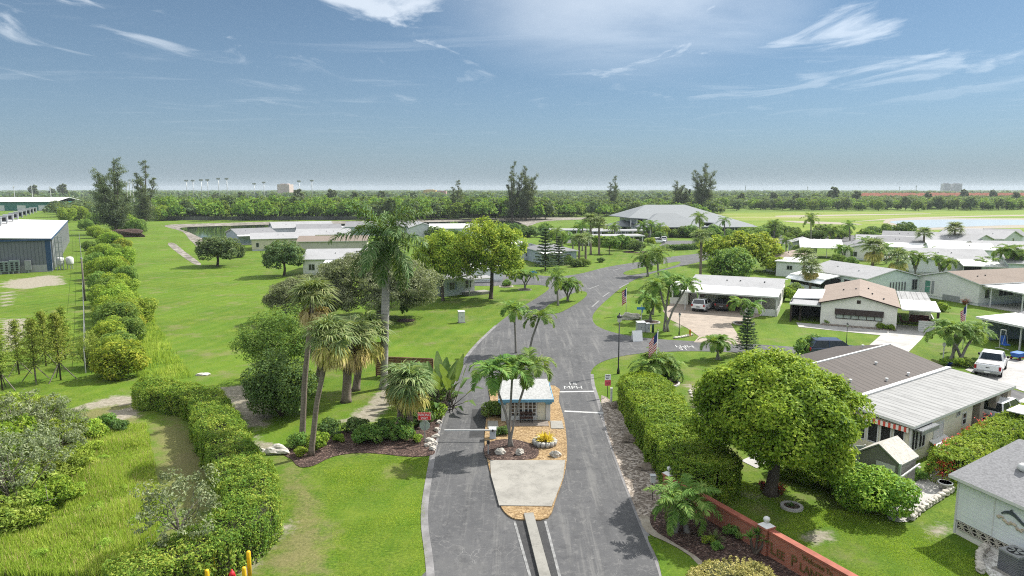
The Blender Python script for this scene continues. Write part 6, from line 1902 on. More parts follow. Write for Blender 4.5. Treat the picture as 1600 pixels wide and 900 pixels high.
M['brickcap'] = C_('brick_cap', (.27, .085, .055), rough=.8, var=.2, dirt=.2)
M['goldl'] = C_('gold_letter', (.12, .085, .028), rough=.5, var=.15, metal=.0)
M['wood'] = C_('dark_wood', (.06, .032, .025), rough=.6, var=.3)
M['fencew'] = C_('fence_timber', (.15, .075, .045), rough=.8, var=.3)
M['bluebin'] = C_('bin_blue', (.012, .035, .26), rough=.4, var=.1)
M['carwhite'] = C_('white_car_paint', (.76, .77, .78), rough=.18, var=.03, spec=.6)
M['carblack'] = C_('black_car_paint', (.012, .012, .014), rough=.15, var=.1, spec=.6)
M['carblue'] = C_('navy_van_paint', (.02, .035, .075), rough=.2, var=.1, spec=.6)
M['tyre'] = C_('tyre', (.014, .014, .014), rough=.85, var=.2)
M['rim'] = C_('alloy_rim', (.45, .45, .46), rough=.3, var=.1, metal=.7)
M['tail'] = C_('tail_lamp', (.35, .01, .012), rough=.2, var=.1)
M['shedgrey'] = siding('shed_board', (.215, .205, .195), .6, .8)
M['shedroof'] = shingle('shed_shingle', (.40, .38, .34))
M['lamp_glass'] = C_('lantern_glass', (.50, .50, .48), rough=.2, var=.05)
M['terracotta'] = C_('terracotta_pot', (.40, .15, .09), rough=.7, var=.15)

def text_mesh(name, body, size, mat, parent, mtx, extrude=.012, align='LEFT', sx=1.0):
    cu = bpy.data.curves.new(name, 'FONT')
    cu.body = body; cu.size = size; cu.extrude = extrude; cu.align_x = align
    tmp = bpy.data.objects.new('tmp_text', cu)
    COL.objects.link(tmp)
    bpy.context.view_layer.update()
    me = bpy.data.meshes.new_from_object(tmp.evaluated_get(bpy.context.evaluated_depsgraph_get()))
    bpy.data.objects.remove(tmp)
    me.name = name
    me.materials.clear(); me.materials.append(mat)
    me.transform(mtx @ Matrix.Diagonal((sx, 1, 1, 1)))
    o = link(name, me, parent)
    return o
UPR = Matrix.Rotation(PI / 2, 4, 'X')

# gatehouse -------------------------------------------------------------
O, E = frame((-.72, 45.6), (1, .02), 3.36)
h = House('gatehouse', 'small blue trimmed gatehouse with white doors on the road island', 'gatehouse', O, E, 3.6, 1.52)
zb = .1
h.box('wall', .02, 3.34, .1, 3.6, zb, 1.5, M['stucco'])
for x in (-.02, 3.08): h.box('corner_column', x, x + .3, -.06, .24, zb, 1.34, M['white'])
mb = MB(); mb.slab((-.2, -.25, 1.70), (3.56, -.25, 1.70), (3.25, 1.9, 2.55), (.11, 1.9, 2.55), .1); mb.slab((.11, 1.9, 2.55), (3.25, 1.9, 2.55), (3.56, 3.9, 1.70), (-.2, 3.9, 1.70), .1)
rfm = shingle('scalloped_roof', (.38, .38, .37), .25, 7)
h.part('roof', mb, rfm)
for x in (.12, 3.24):
    mb = MB(); s_ = -1 if x < 1 else 1
    mb.face([(x + s_ * .31, -.25, 1.6), (x + s_ * .31, 3.9, 1.6), (x, 1.9, 2.45)][::s_]); h.part('gable', mb, M['stucco'])
h.box('fascia', -.24, 3.6, -.30, -.255, 1.50, 1.71, M['blue'])
h.box('fascia', -.24, -.205, -.25, 3.9, 1.50, 1.70, M['blue']); h.box('fascia', 3.565, 3.6, -.25, 3.9, 1.50, 1.70, M['blue'])
for x in (-.16, 3.0):
    mb = MB()
    mb.mesh([(x, -.25, 1.5), (x + .5, -.25, 1.5), (x + .5, .25, 1.5), (x, .25, 1.5), (x + .06, -.14, 1.3), (x + .44, -.14, 1.3), (x + .44, .25, 1.3), (x + .06, .25, 1.3)], [(0, 1, 5, 4), (1, 2, 6, 5), (2, 3, 7, 6), (3, 0, 4, 7), (4, 5, 6, 7)])
    h.part('bracket', mb, M['blue'])
for a in (.62, 1.55):
    d_ = h.win('f', a, a + .88, zb + .02, 1.46, 3, M['white'], M['glass'], off=.1, depth=.06)
    mb = MB()
    for z in (.42, .68, .94, 1.2): mb.box(a + .07, a + .81, .045, .06, z - .02, z + .02)
    mb.box(a + .07, a + .81, .04, .06, zb + .09, zb + .30)
    mb.build('glazing_bar', M['white'], d_); d_.name = 'french_door'
h.box('side_door', 2.5, 3.02, .06, .095, zb + .03, 1.42, M['cream'])
mb = MB(); mb.blob((2.6, .03, .7), (.03, .03, .03), 1, 0, 1); h.part('door_handle', mb, M['darkmetal'])
h.box('deck', .35, 3.2, -1.15, -.1, .09, .14, C_('deck_board', (.20, .17, .145), var=.3, scale=4))
# bench by the door
r = thing('bench', 'dark slatted bench against the gatehouse doors', 'bench', (.98, 45.30, .14), 0)
mb = MB()
for k in range(4): mb.box(-.45, .45, -.24 + k * .11, -.16 + k * .11, .29, .32)
mb.build('seat', M['wood'], r)
mb = MB()
for k in range(3): mb.box(-.45, .45, .20, .23, .38 + k * .10, .45 + k * .10)
mb.build('backrest', M['wood'], r)
for sx_ in (-.42, .38):
    mb = MB(); mb.box(sx_, sx_ + .05, -.22, -.17, 0, .288); mb.box(sx_, sx_ + .05, .235, .275, 0, .65); mb.box(sx_, sx_ + .05, -.22, .235, .2, .25); mb.build('leg', M['darkmetal'], r)
# barrier gate
b = P(770, 686)
r = thing('barrier_gate', 'white barrier arm lowered across the left lane from its grey box', 'barrier', (b.x, b.y, .09))
mb = MB(); mb.box(-.2, .2, -.2, .2, .0, .62); mb.box(-.23, .23, -.23, .23, .62, .66); mb.build('cabinet', C_('barrier_cabinet', (.46, .52, .58), rough=.4), r)
mb = MB(); mb.bar((-3.1, -.26, .60), (.25, -.26, .60), .05, .09); mb.build('arm', M['white'], r)
mb = MB(); mb.tube([(0, -.205, .58), (0, -.29, .58)], .07, 10); mb.build('pivot', M['darkmetal'], r)
r = thing('card_reader', 'thin grey post at the left edge of the mulch patch', 'post', P(763, 712))
mb = MB(); mb.box(-.04, .04, -.04, .04, 0, .75); mb.build('post', M['galv'], r); mb = MB(); mb.box(-.09, .09, -.08, .0, .75, .98); mb.build('reader', M['darkmetal'], r)
# ring planter with a yellow plant
r = thing('planter', 'round scalloped white planter full of yellow leaves', 'planter', P(851, 694, .09))
mb = MB()
for k in range(14):
    a = 2 * PI * k / 14
    mb.tube([(math.cos(a) * .62, math.sin(a) * .62, 0), (math.cos(a) * .66, math.sin(a) * .66, .3)], .15, 7)
mb.build('rim', M['concrete_white'], r, True)
mb = MB(); mb.tube([(0, 0, 0), (0, 0, .24)], .6, 18); mb.build('soil', M['mulch'], r)
rg_ = np.random.default_rng(2)
n_ = 170; az = rg_.uniform(0, 6.28, n_); el = rg_.uniform(.35, 1.5, n_); Lf = rg_.uniform(.45, .75, n_)
D = np.stack([np.cos(az) * np.cos(el), np.sin(az) * np.cos(el), np.sin(el)], 1)
Bs = np.stack([rg_.uniform(-.3, .3, n_), rg_.uniform(-.3, .3, n_), np.full(n_, .2)], 1)
Wv = np.stack([-np.sin(az), np.cos(az), 0 * az], 1) * .035
mid = Bs + D * Lf[:, None] * .6; tip = mid + D * Lf[:, None] * .4 - np.array([0, 0, .12])
link('leaves', quads_mesh('yellow_leaves', np.stack([Bs - Wv * .6, Bs + Wv * .6, mid - Wv, mid + Wv, tip - Wv * .1, tip + Wv * .1], 1), F['yellow'], 6), r)
# boulders
def boulder(px, label, rx, ry, rz_, seed, mat='rock', z=0.0, name='boulder'):
    mb = MB(); mb.blob((0, 0, rz_ * .55), (rx, ry, rz_), seed, .3, 3)
    o = mb.build(name, M[mat])
    o.location = P(px[0], px[1], z)
    return tag(o, label, 'rock')
boulder((782, 709), 'pale limestone rock left of the palm trunks in the mulch', .28, .2, .22, 1, z=.1)
boulder((812, 710), 'pale limestone rock right of the palm trunks in the mulch', .25, .2, .22, 2, z=.1)
boulder((868, 713), 'white weathered rock on the orange bark chips', .30, .22, .22, 3, z=.09)
boulder((433, 708), 'long white rock at the left tip of the entrance bed', .75, .4, .3, 4)
boulder((404, 708), 'small pale rock by the clipped hedge', .5, .3, .18, 5)
boulder((963, 637), 'dark flat boulder near the white post in the gravel', .55, .38, .25, 6, 'rockd')
boulder((984, 690), 'brown boulder halfway down the gravel bed', .55, .4, .3, 7, 'rockd')
boulder((1012, 733), 'dark flat boulder in the gravel near the brick pillar', .6, .35, .2, 8, 'rockd')
boulder((986, 499), 'tilted grey driftwood slab on the corner lawn', 1.3, .35, .5, 9, 'rock')
boulder((318, 586), 'grey stone lying alone on the left lawn', .55, .3, .12, 10)
rr = random.Random(3)
for i, (x, y) in enumerate([(703, 612), (699, 622), (696, 632), (693, 642), (689, 652), (686, 662), (683, 673), (681, 684), (679, 695), (676, 703), (672, 690), (669, 697)]):
    boulder((x, y), 'small white edging rock between the entrance bed and the left lane', rr.uniform(.18, .3), .18, .16, 20 + i)['group'] = 'edging rocks along the entrance bed'
boulder((190, 370), 'heap of purplish mulch at the foot of the dark casuarina', 7, 3, 1.6, 40, 'mulch', name='mulch_heap')['category'] = 'mulch heap'

# concrete divider at the bottom
r = thing('lane_divider', 'pale raised concrete divider between the two lanes', 'kerb', P(826, 806))
a, c = P(826, 806), P(858, 930)
mb = MB(); d_ = (c - a); n2 = Vector((-d_.y, d_.x, 0)).normalized() * .235
mb.prism([tuple((n2)[:2]), tuple((-n2)[:2]), tuple((d_ - n2)[:2]), tuple((d_ + n2)[:2])], .028, .17)
mb.build('kerb', concrete('divider_concrete', (.22, .212, .19, 1)), r)

# wrong way / stop sign on one post
b = P(664, 692)
r = thing('road_sign', 'red wrong way sign above the blank back of a stop sign', 'sign', b)
mb = MB(); mb.tube([(0, 0, 0), (0, 0, 2.05)], .03, 8); mb.build('post', M['galv'], r)
mb = MB(); mb.box(-.42, .42, -.055, -.035, 1.52, 2.02); p1 = mb.build('wrong_way_panel', M['signred'], r)
mb = MB()
for q in ((-.41, .41, 1.53, 1.545), (-.41, .41, 1.995, 2.01), (-.41, -.395, 1.545, 1.995), (.395, .41, 1.545, 1.995)): mb.box(q[0], q[1], -.058, -.0555, q[2], q[3])
mb.build('border', M['signwhite'], p1)
text_mesh('lettering', 'WRONG', .235, M['signwhite'], p1, Matrix.Translation((0, -.062, 1.79)) @ UPR, .003, 'CENTER', .85)
text_mesh('lettering', 'WAY', .235, M['signwhite'], p1, Matrix.Translation((0, -.062, 1.575)) @ UPR, .003, 'CENTER', .85)
mb = MB(); o8 = [(math.cos(PI / 8 + k * PI / 4) * .35, math.sin(PI / 8 + k * PI / 4) * .35) for k in range(8)]
mb.X = Matrix.Translation((0, .05, 1.14)) @ UPR; mb.prism(o8, -.01, .01); mb.build('stop_panel', M['signback'], r)
# small white and red sign and white post by the gravel
r = thing('small_sign', 'white and red notice sign on a thin post by the corner lawn', 'sign', P(949, 621), .15)
mb = MB(); mb.box(-.02, .02, -.02, .02, 0, 1.75); mb.build('post', M['darkmetal'], r)
mb = MB(); mb.box(-.24, .24, -.05, -.03, 1.42, 1.85); mb.build('white_panel', M['signwhite'], r)
mb = MB(); mb.box(-.24, .24, -.05, -.03, .95, 1.40); mb.build('red_panel', C_('faded_red', (.62, .10, .14), rough=.5), r)
mb = MB()
for k in range(3): mb.box(-.17, .17 - .06 * k, -.055, -.051, 1.75 - k * .12, 1.79 - k * .12)
mb.box(-.15, .15, -.055, -.051, 1.15, 1.2); mb.build('faded_mark', M['darkmetal'], r)
r = thing('marker_post', 'short white post beside the notice sign', 'post', P(955, 628))
mb = MB(); mb.box(-.07, .07, -.07, .07, 0, 1.05); mb.build('post', M['white'], r); mb = MB(); mb.box(-.09, .09, -.09, .09, 1.05, 1.1); mb.build('cap', M['white'], r)

# lamp posts
def lamp(px, H, label, s=1.0, name='street_lamp'):
    r = thing(name, label, 'lamp', P(*px))
    mb = MB(); mb.lathe([(.11 * s, 0), (.11 * s, .25), (.07 * s, .5), (.05 * s, .6), (.045 * s, H - .75 * s)], 10); mb.build('pole', M['darkmetal'], r, True)
    z = H - .75 * s
    mb = MB(); mb.lathe([(.05 * s, z), (.13 * s, z + .08 * s), (.17 * s, z + .4 * s), (.16 * s, z + .42 * s)], 8); g = mb.build('lantern', M['lamp_glass'], r)
    mb = MB(); mb.lathe([(.22 * s, z + .42 * s), (.18 * s, z + .55 * s), (.05 * s, z + .66 * s), (.02 * s, z + .78 * s)], 8); mb.build('lantern_cap', M['darkmetal'], r)
    return r
lamp((966, 584), 5.4, 'tall black street lamp on the corner lawn by the road', 1.15)
lamp((1061, 524), 2.6, 'short black yard lamp at the tip of the driveway lawn', .7, 'yard_lamp')
lamp((1322, 541), 2.5, 'thin dark yard lamp on the lawn of the tan roofed home', .6, 'yard_lamp')
r = thing('yard_lamp', 'square lantern on a thin pole in the gravel by the brick pillar', 'lamp', P(1019, 782))
mb = MB(); mb.tube([(0, 0, 0), (0, 0, 1.0)], .02, 6); mb.build('pole', M['darkmetal'], r)
mb = MB(); mb.box(-.12, .12, -.12, .12, 1.0, 1.36); mb.build('lantern', M['lamp_glass'], r); mb = MB(); mb.box(-.15, .15, -.15, .15, 1.36, 1.40); mb.build('lantern_cap', M['galv'], r)
r = thing('yard_lamp', 'white lamp post in the planted bed left of the pickup', 'lamp', P(1473, 566))
mb = MB(); mb.tube([(0, 0, 0), (0, 0, 1.5)], .05, 8); mb.build('pole', M['white'], r); mb = MB(); mb.lathe([(.06, 1.5), (.14, 1.56), (.14, 1.8), (.04, 1.9)], 10); mb.build('lantern', M['white'], r)

# flags
def flag(px, H, label, fw, fh, seed, lean=0.0, zt=None, droop=.55):
    r = thing('flagpole', label, 'flag', P(*px))
    mb = MB(); mb.tube([(0, 0, 0), (lean * H, 0, H)], [.045, .03], 8); mb.build('pole', M['white'], r, True)
    mb = MB(); mb.blob((lean * H, 0, H + .05), (.07, .07, .07), 1, 0, 1); mb.build('finial', M['goldl'], r)
    mb = MB(); nx, nz = 14, 13; zt = zt or H - .1
    pt = lambda i, j: (lean * (zt - j / nz * fh) - fw * i / nx * (.62), .13 * math.sin(i * .9 + j * .25 + seed) * (i / nx), zt - fh * j / nz - droop * fw * (i / nx) ** 1.2)
    for i in range(nx):
        for j in range(nz):
            mi = 2 if (i < 6 and j < 7) else (0 if j % 2 == 0 else 1)
            mb.face([pt(i, j), pt(i, j + 1), pt(i + 1, j + 1), pt(i + 1, j)], mi)
    mb.build('flag_cloth', [FR_, FW_, FB_], r, True)
    return r
FR_, FW_, FB_ = C_('flag_red', (.48, .02, .035), rough=.8), C_('flag_white', (.72, .70, .70), rough=.8), C_('flag_blue', (.025, .04, .16), rough=.8)
flag((1023, 598), 4.45, 'striped flag on a pole above the low palm cluster by the lamp', 1.1, 1.5, 1, .03, droop=.9)
flag((978, 493), 3.6, 'striped flag on a pole at the road edge of the corner lawn', .9, 1.8, 2, 0, droop=.5)
flag((1504, 545), 4.6, 'striped flag hanging above the wide palm cluster on the right', .9, 1.5, 3, 0, droop=.9)

# street sign, utility boxes, sandwich board
r = thing('street_sign', 'blue street name sign on a white post on the corner lawn', 'sign', P(1002, 506))
mb = MB(); mb.box(-.05, .05, -.05, .05, 0, 2.3); mb.build('post', M['white'], r)
bl = C_('sign_blue', (.06, .25, .50), rough=.4)
mb = MB(); mb.box(-.6, .6, -.09, -.06, 1.75, 2.05); mb.build('name_panel', bl, r); mb = MB(); mb.box(.06, .09, -.5, .5, 1.4, 1.68); mb.build('name_panel', bl, r)
r = thing('street_sign', 'small blue street name sign beside the shade tree lawn', 'sign', P(834, 443))
mb = MB(); mb.box(-.06, .06, -.06, .06, 0, 2.2); mb.build('post', M['white'], r); mb = MB(); mb.box(-.8, .5, -.1, -.065, 1.7, 2.15); mb.build('name_panel', bl, r)
def cabinet(px, w, d, hh, label, mat, rz=.1):
    r = thing('utility_box', label, 'utility box', P(*px), rz)
    mb = MB(); mb.box(-w / 2, w / 2, -d / 2, d / 2, .08, hh); mb.build('housing', mat, r)
    mb = MB(); mb.box(-w / 2 - .06, w / 2 + .06, -d / 2 - .06, d / 2 + .06, 0, .079); mb.build('base_pad', M['concrete'], r)
    mb = MB(); mb.slab((-w / 2 - .03, -d / 2 - .04, hh + .05), (w / 2 + .03, -d / 2 - .04, hh + .05), (w / 2 + .03, d / 2 + .03, hh + .12), (-w / 2 - .03, d / 2 + .03, hh + .12), .049); mb.build('lid', mat, r)
    mb = MB(); mb.box(-.02, .02, -d / 2 - .03, -d / 2 - .002, hh * .45, hh * .6); mb.build('door_handle', M['darkmetal'], r)
gb = C_('utility_grey', (.38, .39, .40), rough=.5); 
cabinet((1001, 518), .95, .8, 1.05, 'larger grey utility box under the street sign', gb)
cabinet((1012, 519), .42, .4, .95, 'slim grey utility box right of the larger one', gb)
cabinet((721, 504), .75, .6, 1.35, 'white utility cabinet alone on the lawn by the left lane', M['white'], .3)
r = thing('pedestal', 'dark green service pedestal beside the slim grey box', 'utility box', P(1020, 520)); mb = MB(); mb.lathe([(.14, 0), (.14, .8), (.1, .95), (.02, 1.0)], 10); mb.build('housing', C_('pedestal_green', (.015, .05, .03)), r, True)
mb = MB(); mb.box(-.16, .16, -.16, .16, 0, .03); mb.build('base_pad', M['concrete'], r)
r = thing('sandwich_board', 'white folding board standing on the side street corner', 'sign', P(995, 533), .2)
mb = MB(); mb.slab((-.55, -.32, .05), (.55, -.32, .05), (.55, -.02, 1.15), (-.55, -.02, 1.15), .04); mb.build('front_board', M['signwhite'], r)
mb = MB(); mb.slab((-.55, .02, 1.15), (.55, .02, 1.15), (.55, .32, .05), (-.55, .32, .05), .04); mb.build('back_board', M['signwhite'], r)

# road lettering
def road_text(body, px, size, sy, rz, lines=1):
    b = P(*px)
    o = text_mesh('road_lettering', body, size, M['roadpaint'], None, Matrix.Translation((b.x, b.y, .032)) @ Matrix.Rotation(rz, 4, 'Z') @ Matrix.Diagonal((1, sy, 1, 1)), .001, 'CENTER')
    return tag(o, kind='structure')
road_text('15', (895, 602.3), .78, 1.45, 0); road_text('MPH', (896, 608), .78, 1.45, 0)
road_text('15', (1066, 543.5), .95, 1.5, PI - .05); road_text('MPH', (1068, 540), .95, 1.5, PI - .05)

# bollards and hydrant at the bottom left
for px, py, hh, rad, lab in [(388, 861, 1.25, .085, 'tallest yellow bollard right of the red hydrant'), (381, 886, 1.05, .085, 'shorter yellow bollard directly right of the red hydrant'), (323, 890, 1.05, .085, 'yellow bollard at the foot of the clipped hedge'), (333.5, 866, 1.25, .05, 'thin yellow bollard with dark twine against the hedge')]:
    b = P(px, py, hh)
    r = thing('bollard', lab, 'bollard', (b.x, b.y, 0), 0, 'yellow bollards round the hydrant')
    mb = MB(); mb.lathe([(rad, -.05), (rad, hh - .04), (rad * .8, hh - .01), (rad * .3, hh + .01)], 14); mb.build('post', M['yellowp'], r, True)
    mb = MB(); mb.lathe([(rad * 1.8, 0), (rad * 1.6, .05)], 14); mb.build('footing', M['concrete'], r)
    if rad < .06:
        mb = MB(); mb.tube([(math.cos(t * 1.3) * .056, math.sin(t * 1.3) * .056, .3 + t * .05) for t in range(18)], .012, 5); mb.build('twine', M['darkmetal'], r)
b = P(362, 890, .8)
r = thing('fire_hydrant', 'red fire hydrant between the yellow bollards', 'hydrant', (b.x, b.y, 0), .3)
mb = MB(); mb.lathe([(.17, 0), (.17, .05), (.11, .07), (.11, .48), (.14, .5), (.14, .54)], 14); mb.build('barrel', M['redp'], r, True)
mb = MB(); mb.lathe([(.13, .54), (.12, .64), (.07, .72), (.035, .74), (.035, .8), (.01, .8)], 14); mb.build('bonnet', M['redp'], r, True)
for s_ in (-1, 1):
    mb = MB(); mb.tube([(s_ * .1, 0, .4), (s_ * .2, 0, .4)], [.06, .065], 10); mb.build('nozzle_cap', M['redp'], r)

# brick sign wall -------------------------------------------------------
w0, w1 = P(1045, 774).to_2d(), P(1195, 864).to_2d()
uw = (w1 - w0).normalized(); Lw = (w1 - w0).length
r = thing('sign_wall', 'red brick entrance wall with gold lettering and white ball finials', 'wall', (w0.x, w0.y, 0), math.atan2(uw.y, uw.x))
p3 = P(1394, 922, 1.22).to_2d() - w0; Lt = p3.dot(uw)
mb = MB(); mb.box(.25, Lw - .27, -.12, .12, 0, .98); mb.build('brick_panel', M['brickwall'], r)
mb = MB(); mb.box(Lw + .27, Lt - .25, -.12, .12, 0, 1.12); mb.build('brick_panel', M['brickwall'], r)
mb = MB(); mb.box(.25, Lw - .27, -.17, .17, .982, 1.08); mb.build('coping', M['brickcap'], r)
mb = MB(); mb.box(Lw + .27, Lt - .25, -.17, .17, 1.122, 1.22); mb.build('coping', M['brickcap'], r)
for x in (.3, 1.0): pass
for x, hh in ((0, 1.12), (Lw, 1.22), (Lt, 1.22)):
    mb = MB(); mb.box(x - .24, x + .24, -.24, .24, 0, hh); mb.box(x - .29, x + .29, -.29, .29, hh + .002, hh + .09); pl = mb.build('pillar', M['brickwall'], r)
    mb = MB(); mb.mesh([(x - .27, -.27, hh + .092), (x + .27, -.27, hh + .092), (x + .27, .27, hh + .092), (x - .27, .27, hh + .092), (x - .1, -.1, hh + .22), (x + .1, -.1, hh + .22), (x + .1, .1, hh + .22), (x - .1, .1, hh + .22)], [(0, 1, 5, 4), (1, 2, 6, 5), (2, 3, 7, 6), (3, 0, 4, 7), (4, 5, 6, 7)])
    mb.build('cap', M['white'], pl)
    mb = MB(); mb.lathe([(.09, hh + .20), (.07, hh + .24), (.12, hh + .30), (.155, hh + .38), (.12, hh + .46), (.04, hh + .51)], 14, (x, 0, 0)); mb.build('ball_finial', M['white'], pl, True)
for body_, x_, sz_ in (('L', .40, .72), ('EE', .74, .52), ('P', 1.50, .72), ('LANTATION', 1.95, .52)):
    text_mesh('lettering', body_, sz_, M['goldl'], r, Matrix.Translation((Lw + x_, -.14, .26)) @ UPR, .02, 'LEFT', .85)
text_mesh('lettering', 'Welcome To', .30, M['goldl'], r, Matrix.Translation((Lw + 2.05, -.14, .80)) @ UPR, .015, 'LEFT', .9)

# yuccas by the wall
def spiky(px, label, n, L, wd, fm, trunk=0, seed=1, name='yucca'):
    rg = np.random.default_rng(seed)
    r = thing(name, label, 'plant', P(*px))
    V = []
    heads = [(0, 0, trunk)] if trunk < .3 else [(-.25, 0, trunk), (.1, .1, trunk * 1.15), (.35, -.05, trunk * .9)]
    for hx, hy, hz in heads:
        az = rg.uniform(0, 6.28, n); el = rg.uniform(-.1, 1.45, n); ll = L * rg.uniform(.7, 1.1, n)
        D = np.stack([np.cos(az) * np.cos(el), np.sin(az) * np.cos(el), np.sin(el)], 1)
        Wv = np.stack([-np.sin(az), np.cos(az), 0 * az], 1) * wd
        b0 = np.tile([hx, hy, hz], (n, 1)); m_ = b0 + D * ll[:, None] * .6; t_ = m_ + (D * .4 - np.array([0, 0, .08])) * ll[:, None]
        V.append(np.stack([b0 - Wv, b0 + Wv, m_ - Wv, m_ + Wv, t_ - Wv * .1, t_ + Wv * .1], 1))
    link('leaves', quads_mesh(name + '_leaves', np.concatenate(V), fm, 6), r)
    if trunk >= .3:
        mb = MB()
        for hx, hy, hz in heads: mb.tube([(0, 0, -.02), (hx * .7, hy * .7, hz * .5), (hx, hy, hz)], [.07, .06, .05], 7)
        mb.build('stem', B['brown'], r)
    return r
spiky((1180, 866), 'three headed yucca against the brick pillar', 55, .42, .022, F['palm'], .8, 3)
spiky((1118, 846), 'tuft of strappy leaves in front of the brick wall', 90, .6, .016, F['sabal'], 0, 4, 'strappy_plant')
spiky((1090, 636), 'pale strappy plant in the curved bed behind the laurel hedge', 110, .9, .02, F['olive'], 0, 5, 'strappy_plant')

# planting rings
def ring(px, R, label, mat='concrete_white', hh=.12, soil='mulch'):
    r = thing('planting_ring', label, 'garden ring', P(*px))
    n = 28; mb = MB()
    vo, vi = [(math.cos(2 * PI * k / n) * R, math.sin(2 * PI * k / n) * R) for k in range(n)], [(math.cos(2 * PI * k / n) * (R - .16), math.sin(2 * PI * k / n) * (R - .16)) for k in range(n)]
    for k in range(n):
        k2 = (k + 1) % n
        mb.mesh([(*vo[k], 0), (*vo[k2], 0), (*vo[k2], hh), (*vo[k], hh), (*vi[k], 0), (*vi[k2], 0), (*vi[k2], hh), (*vi[k], hh)], [(0, 1, 2, 3), (3, 2, 6, 7), (5, 4, 7, 6)])
    mb.build('edging', M[mat], r)
    mb = MB(); mb.prism(vi, 0.01, hh * .6); mb.build('soil', M[soil], r)
    return r
ring((1162, 506), 1.25, 'white edged ring round the palm pair right of the driveway')
ring((1016, 504), 1.2, 'white edged ring round the short palm pair on the corner lawn')
ring((1237, 793), .55, 'pale edged ring with a small plant near the ficus')
ring((634, 501), 1.1, 'dark mulch ring round the new sapling', 'mulch', .05)
ring((1030, 598), 1.7, 'pale curved edging below the low palm cluster')
ring((820, 453), 1.1, 'stone ring round the palm trio on the lawn tip', 'concrete')
ring((791, 448), 1.2, 'stone ring round the small bush by the shade tree', 'rock')
spiky((1237, 793), 'small dark plant inside the pale edged ring', 40, .35, .03, F['dark'], 0, 8, 'small_plant')
ring((993, 394), 3.2, 'mulch ring round the dark tree by the far hedge', 'mulch', .06)

# pots by the ficus, bucket, bin
def pot(px, R, hh, label, pm, fm=None, z=0, seed=1):
    r = thing('flower_pot', label, 'pot', P(px[0], px[1], z))
    mb = MB(); mb.lathe([(R * .7, 0), (R, hh), (R * 1.08, hh + .002), (R * 1.08, hh + .04), (R * .9, hh + .04), (R * .85, hh - .03)], 14); mb.build('pot', pm, r, True)
    if fm:
        rg = np.random.default_rng(seed); C = rg.normal(0, R * .6, (160, 3)); C[:, 2] = np.abs(C[:, 2]) + hh
        link('flowers', quads_mesh('pot_flowers', leaf_quads(C, np.tile([0, 0, 1.], (160, 1)), .1, .07, rg, .7), fm), r)
        C = rg.normal(0, R * .6, (160, 3)); C[:, 2] = np.abs(C[:, 2]) + hh - .05
        link('foliage', quads_mesh('pot_foliage', leaf_quads(C, np.tile([0, 0, 1.], (160, 1)), .12, .06, rg, .7), F['dark']), r)
    return r
pot((1219, 772), .2, .3, 'terracotta pot of red flowers right of the ficus trunk', M['terracotta'], F['red'], seed=2)
pot((1191, 765), .16, .28, 'small pot of red flowers left of the ficus trunk', M['terracotta'], F['red'], seed=3)
pot((1476, 766), .34, .42, 'empty white tub at the end of the white path', M['white'])
b = P(1539, 688)
r = thing('wheelie_bin', 'blue wheeled bin by the brick carport post', 'bin', b, .6)
mb = MB(); mb.mesh([(-.24, -.28, .08), (.24, -.28, .08), (.24, .28, .08), (-.24, .28, .08), (-.31, -.36, .98), (.31, -.36, .98), (.31, .36, .98), (-.31, .36, .98)], [(3, 2, 1, 0), (0, 1, 5, 4), (1, 2, 6, 5), (2, 3, 7, 6), (3, 0, 4, 7)]); mb.build('body', M['bluebin'], r)
mb = MB(); mb.slab((-.34, -.4, 1.02), (.34, -.4, 1.02), (.34, .4, 1.08), (-.34, .4, 1.08), .04); mb.build('lid', C_('bin_lid', (.05, .06, .07)), r)
for s_ in (-.27, .27):
    mb = MB(); mb.tube([(s_ - .03, .3, .1), (s_ + .03, .3, .1)], .1, 10); mb.build('wheel', M['tyre'], r)

# storage shed
FLs, FRs, BRs = P(1341, 706, 1.65), P(1406, 726, 1.65), P(1434, 711, 1.65)
O, E = frame(FLs.to_2d(), (FRs - FLs).to_2d(), (FRs - FLs).length)
h = House('storage_shed', 'grey board garden shed with a shingled gable roof behind the green shrub', 'shed', O, E, 1.9, 1.62)
h.body(M['shedgrey'], 'gy', .75, M['shedroof'], .1, trim=M['greymetal'], t=.08)
h.box('sign_plate', 1.0, 2.0, -.03, -.003, 1.15, 1.5, M['white'])
for x in (-.02, h.w - .08): h.box('corner_trim', x, x + .1, -.04, .06, .02, 1.6, M['greymetal'])
h.box('floor_edge', -.06, h.w + .12, -.1, 2.0, 0, .1, M['concrete_white'])
h.box('drain_pipe', h.w + .02, h.w + .12, -.16, -.06, 0, 1.75, M['signback'])
mb = MB(); mb.bar((h.w + .1, -.3, .95), (h.w + .2, 1.9, 1.3), .07); h.part('rail', mb, M['white'])
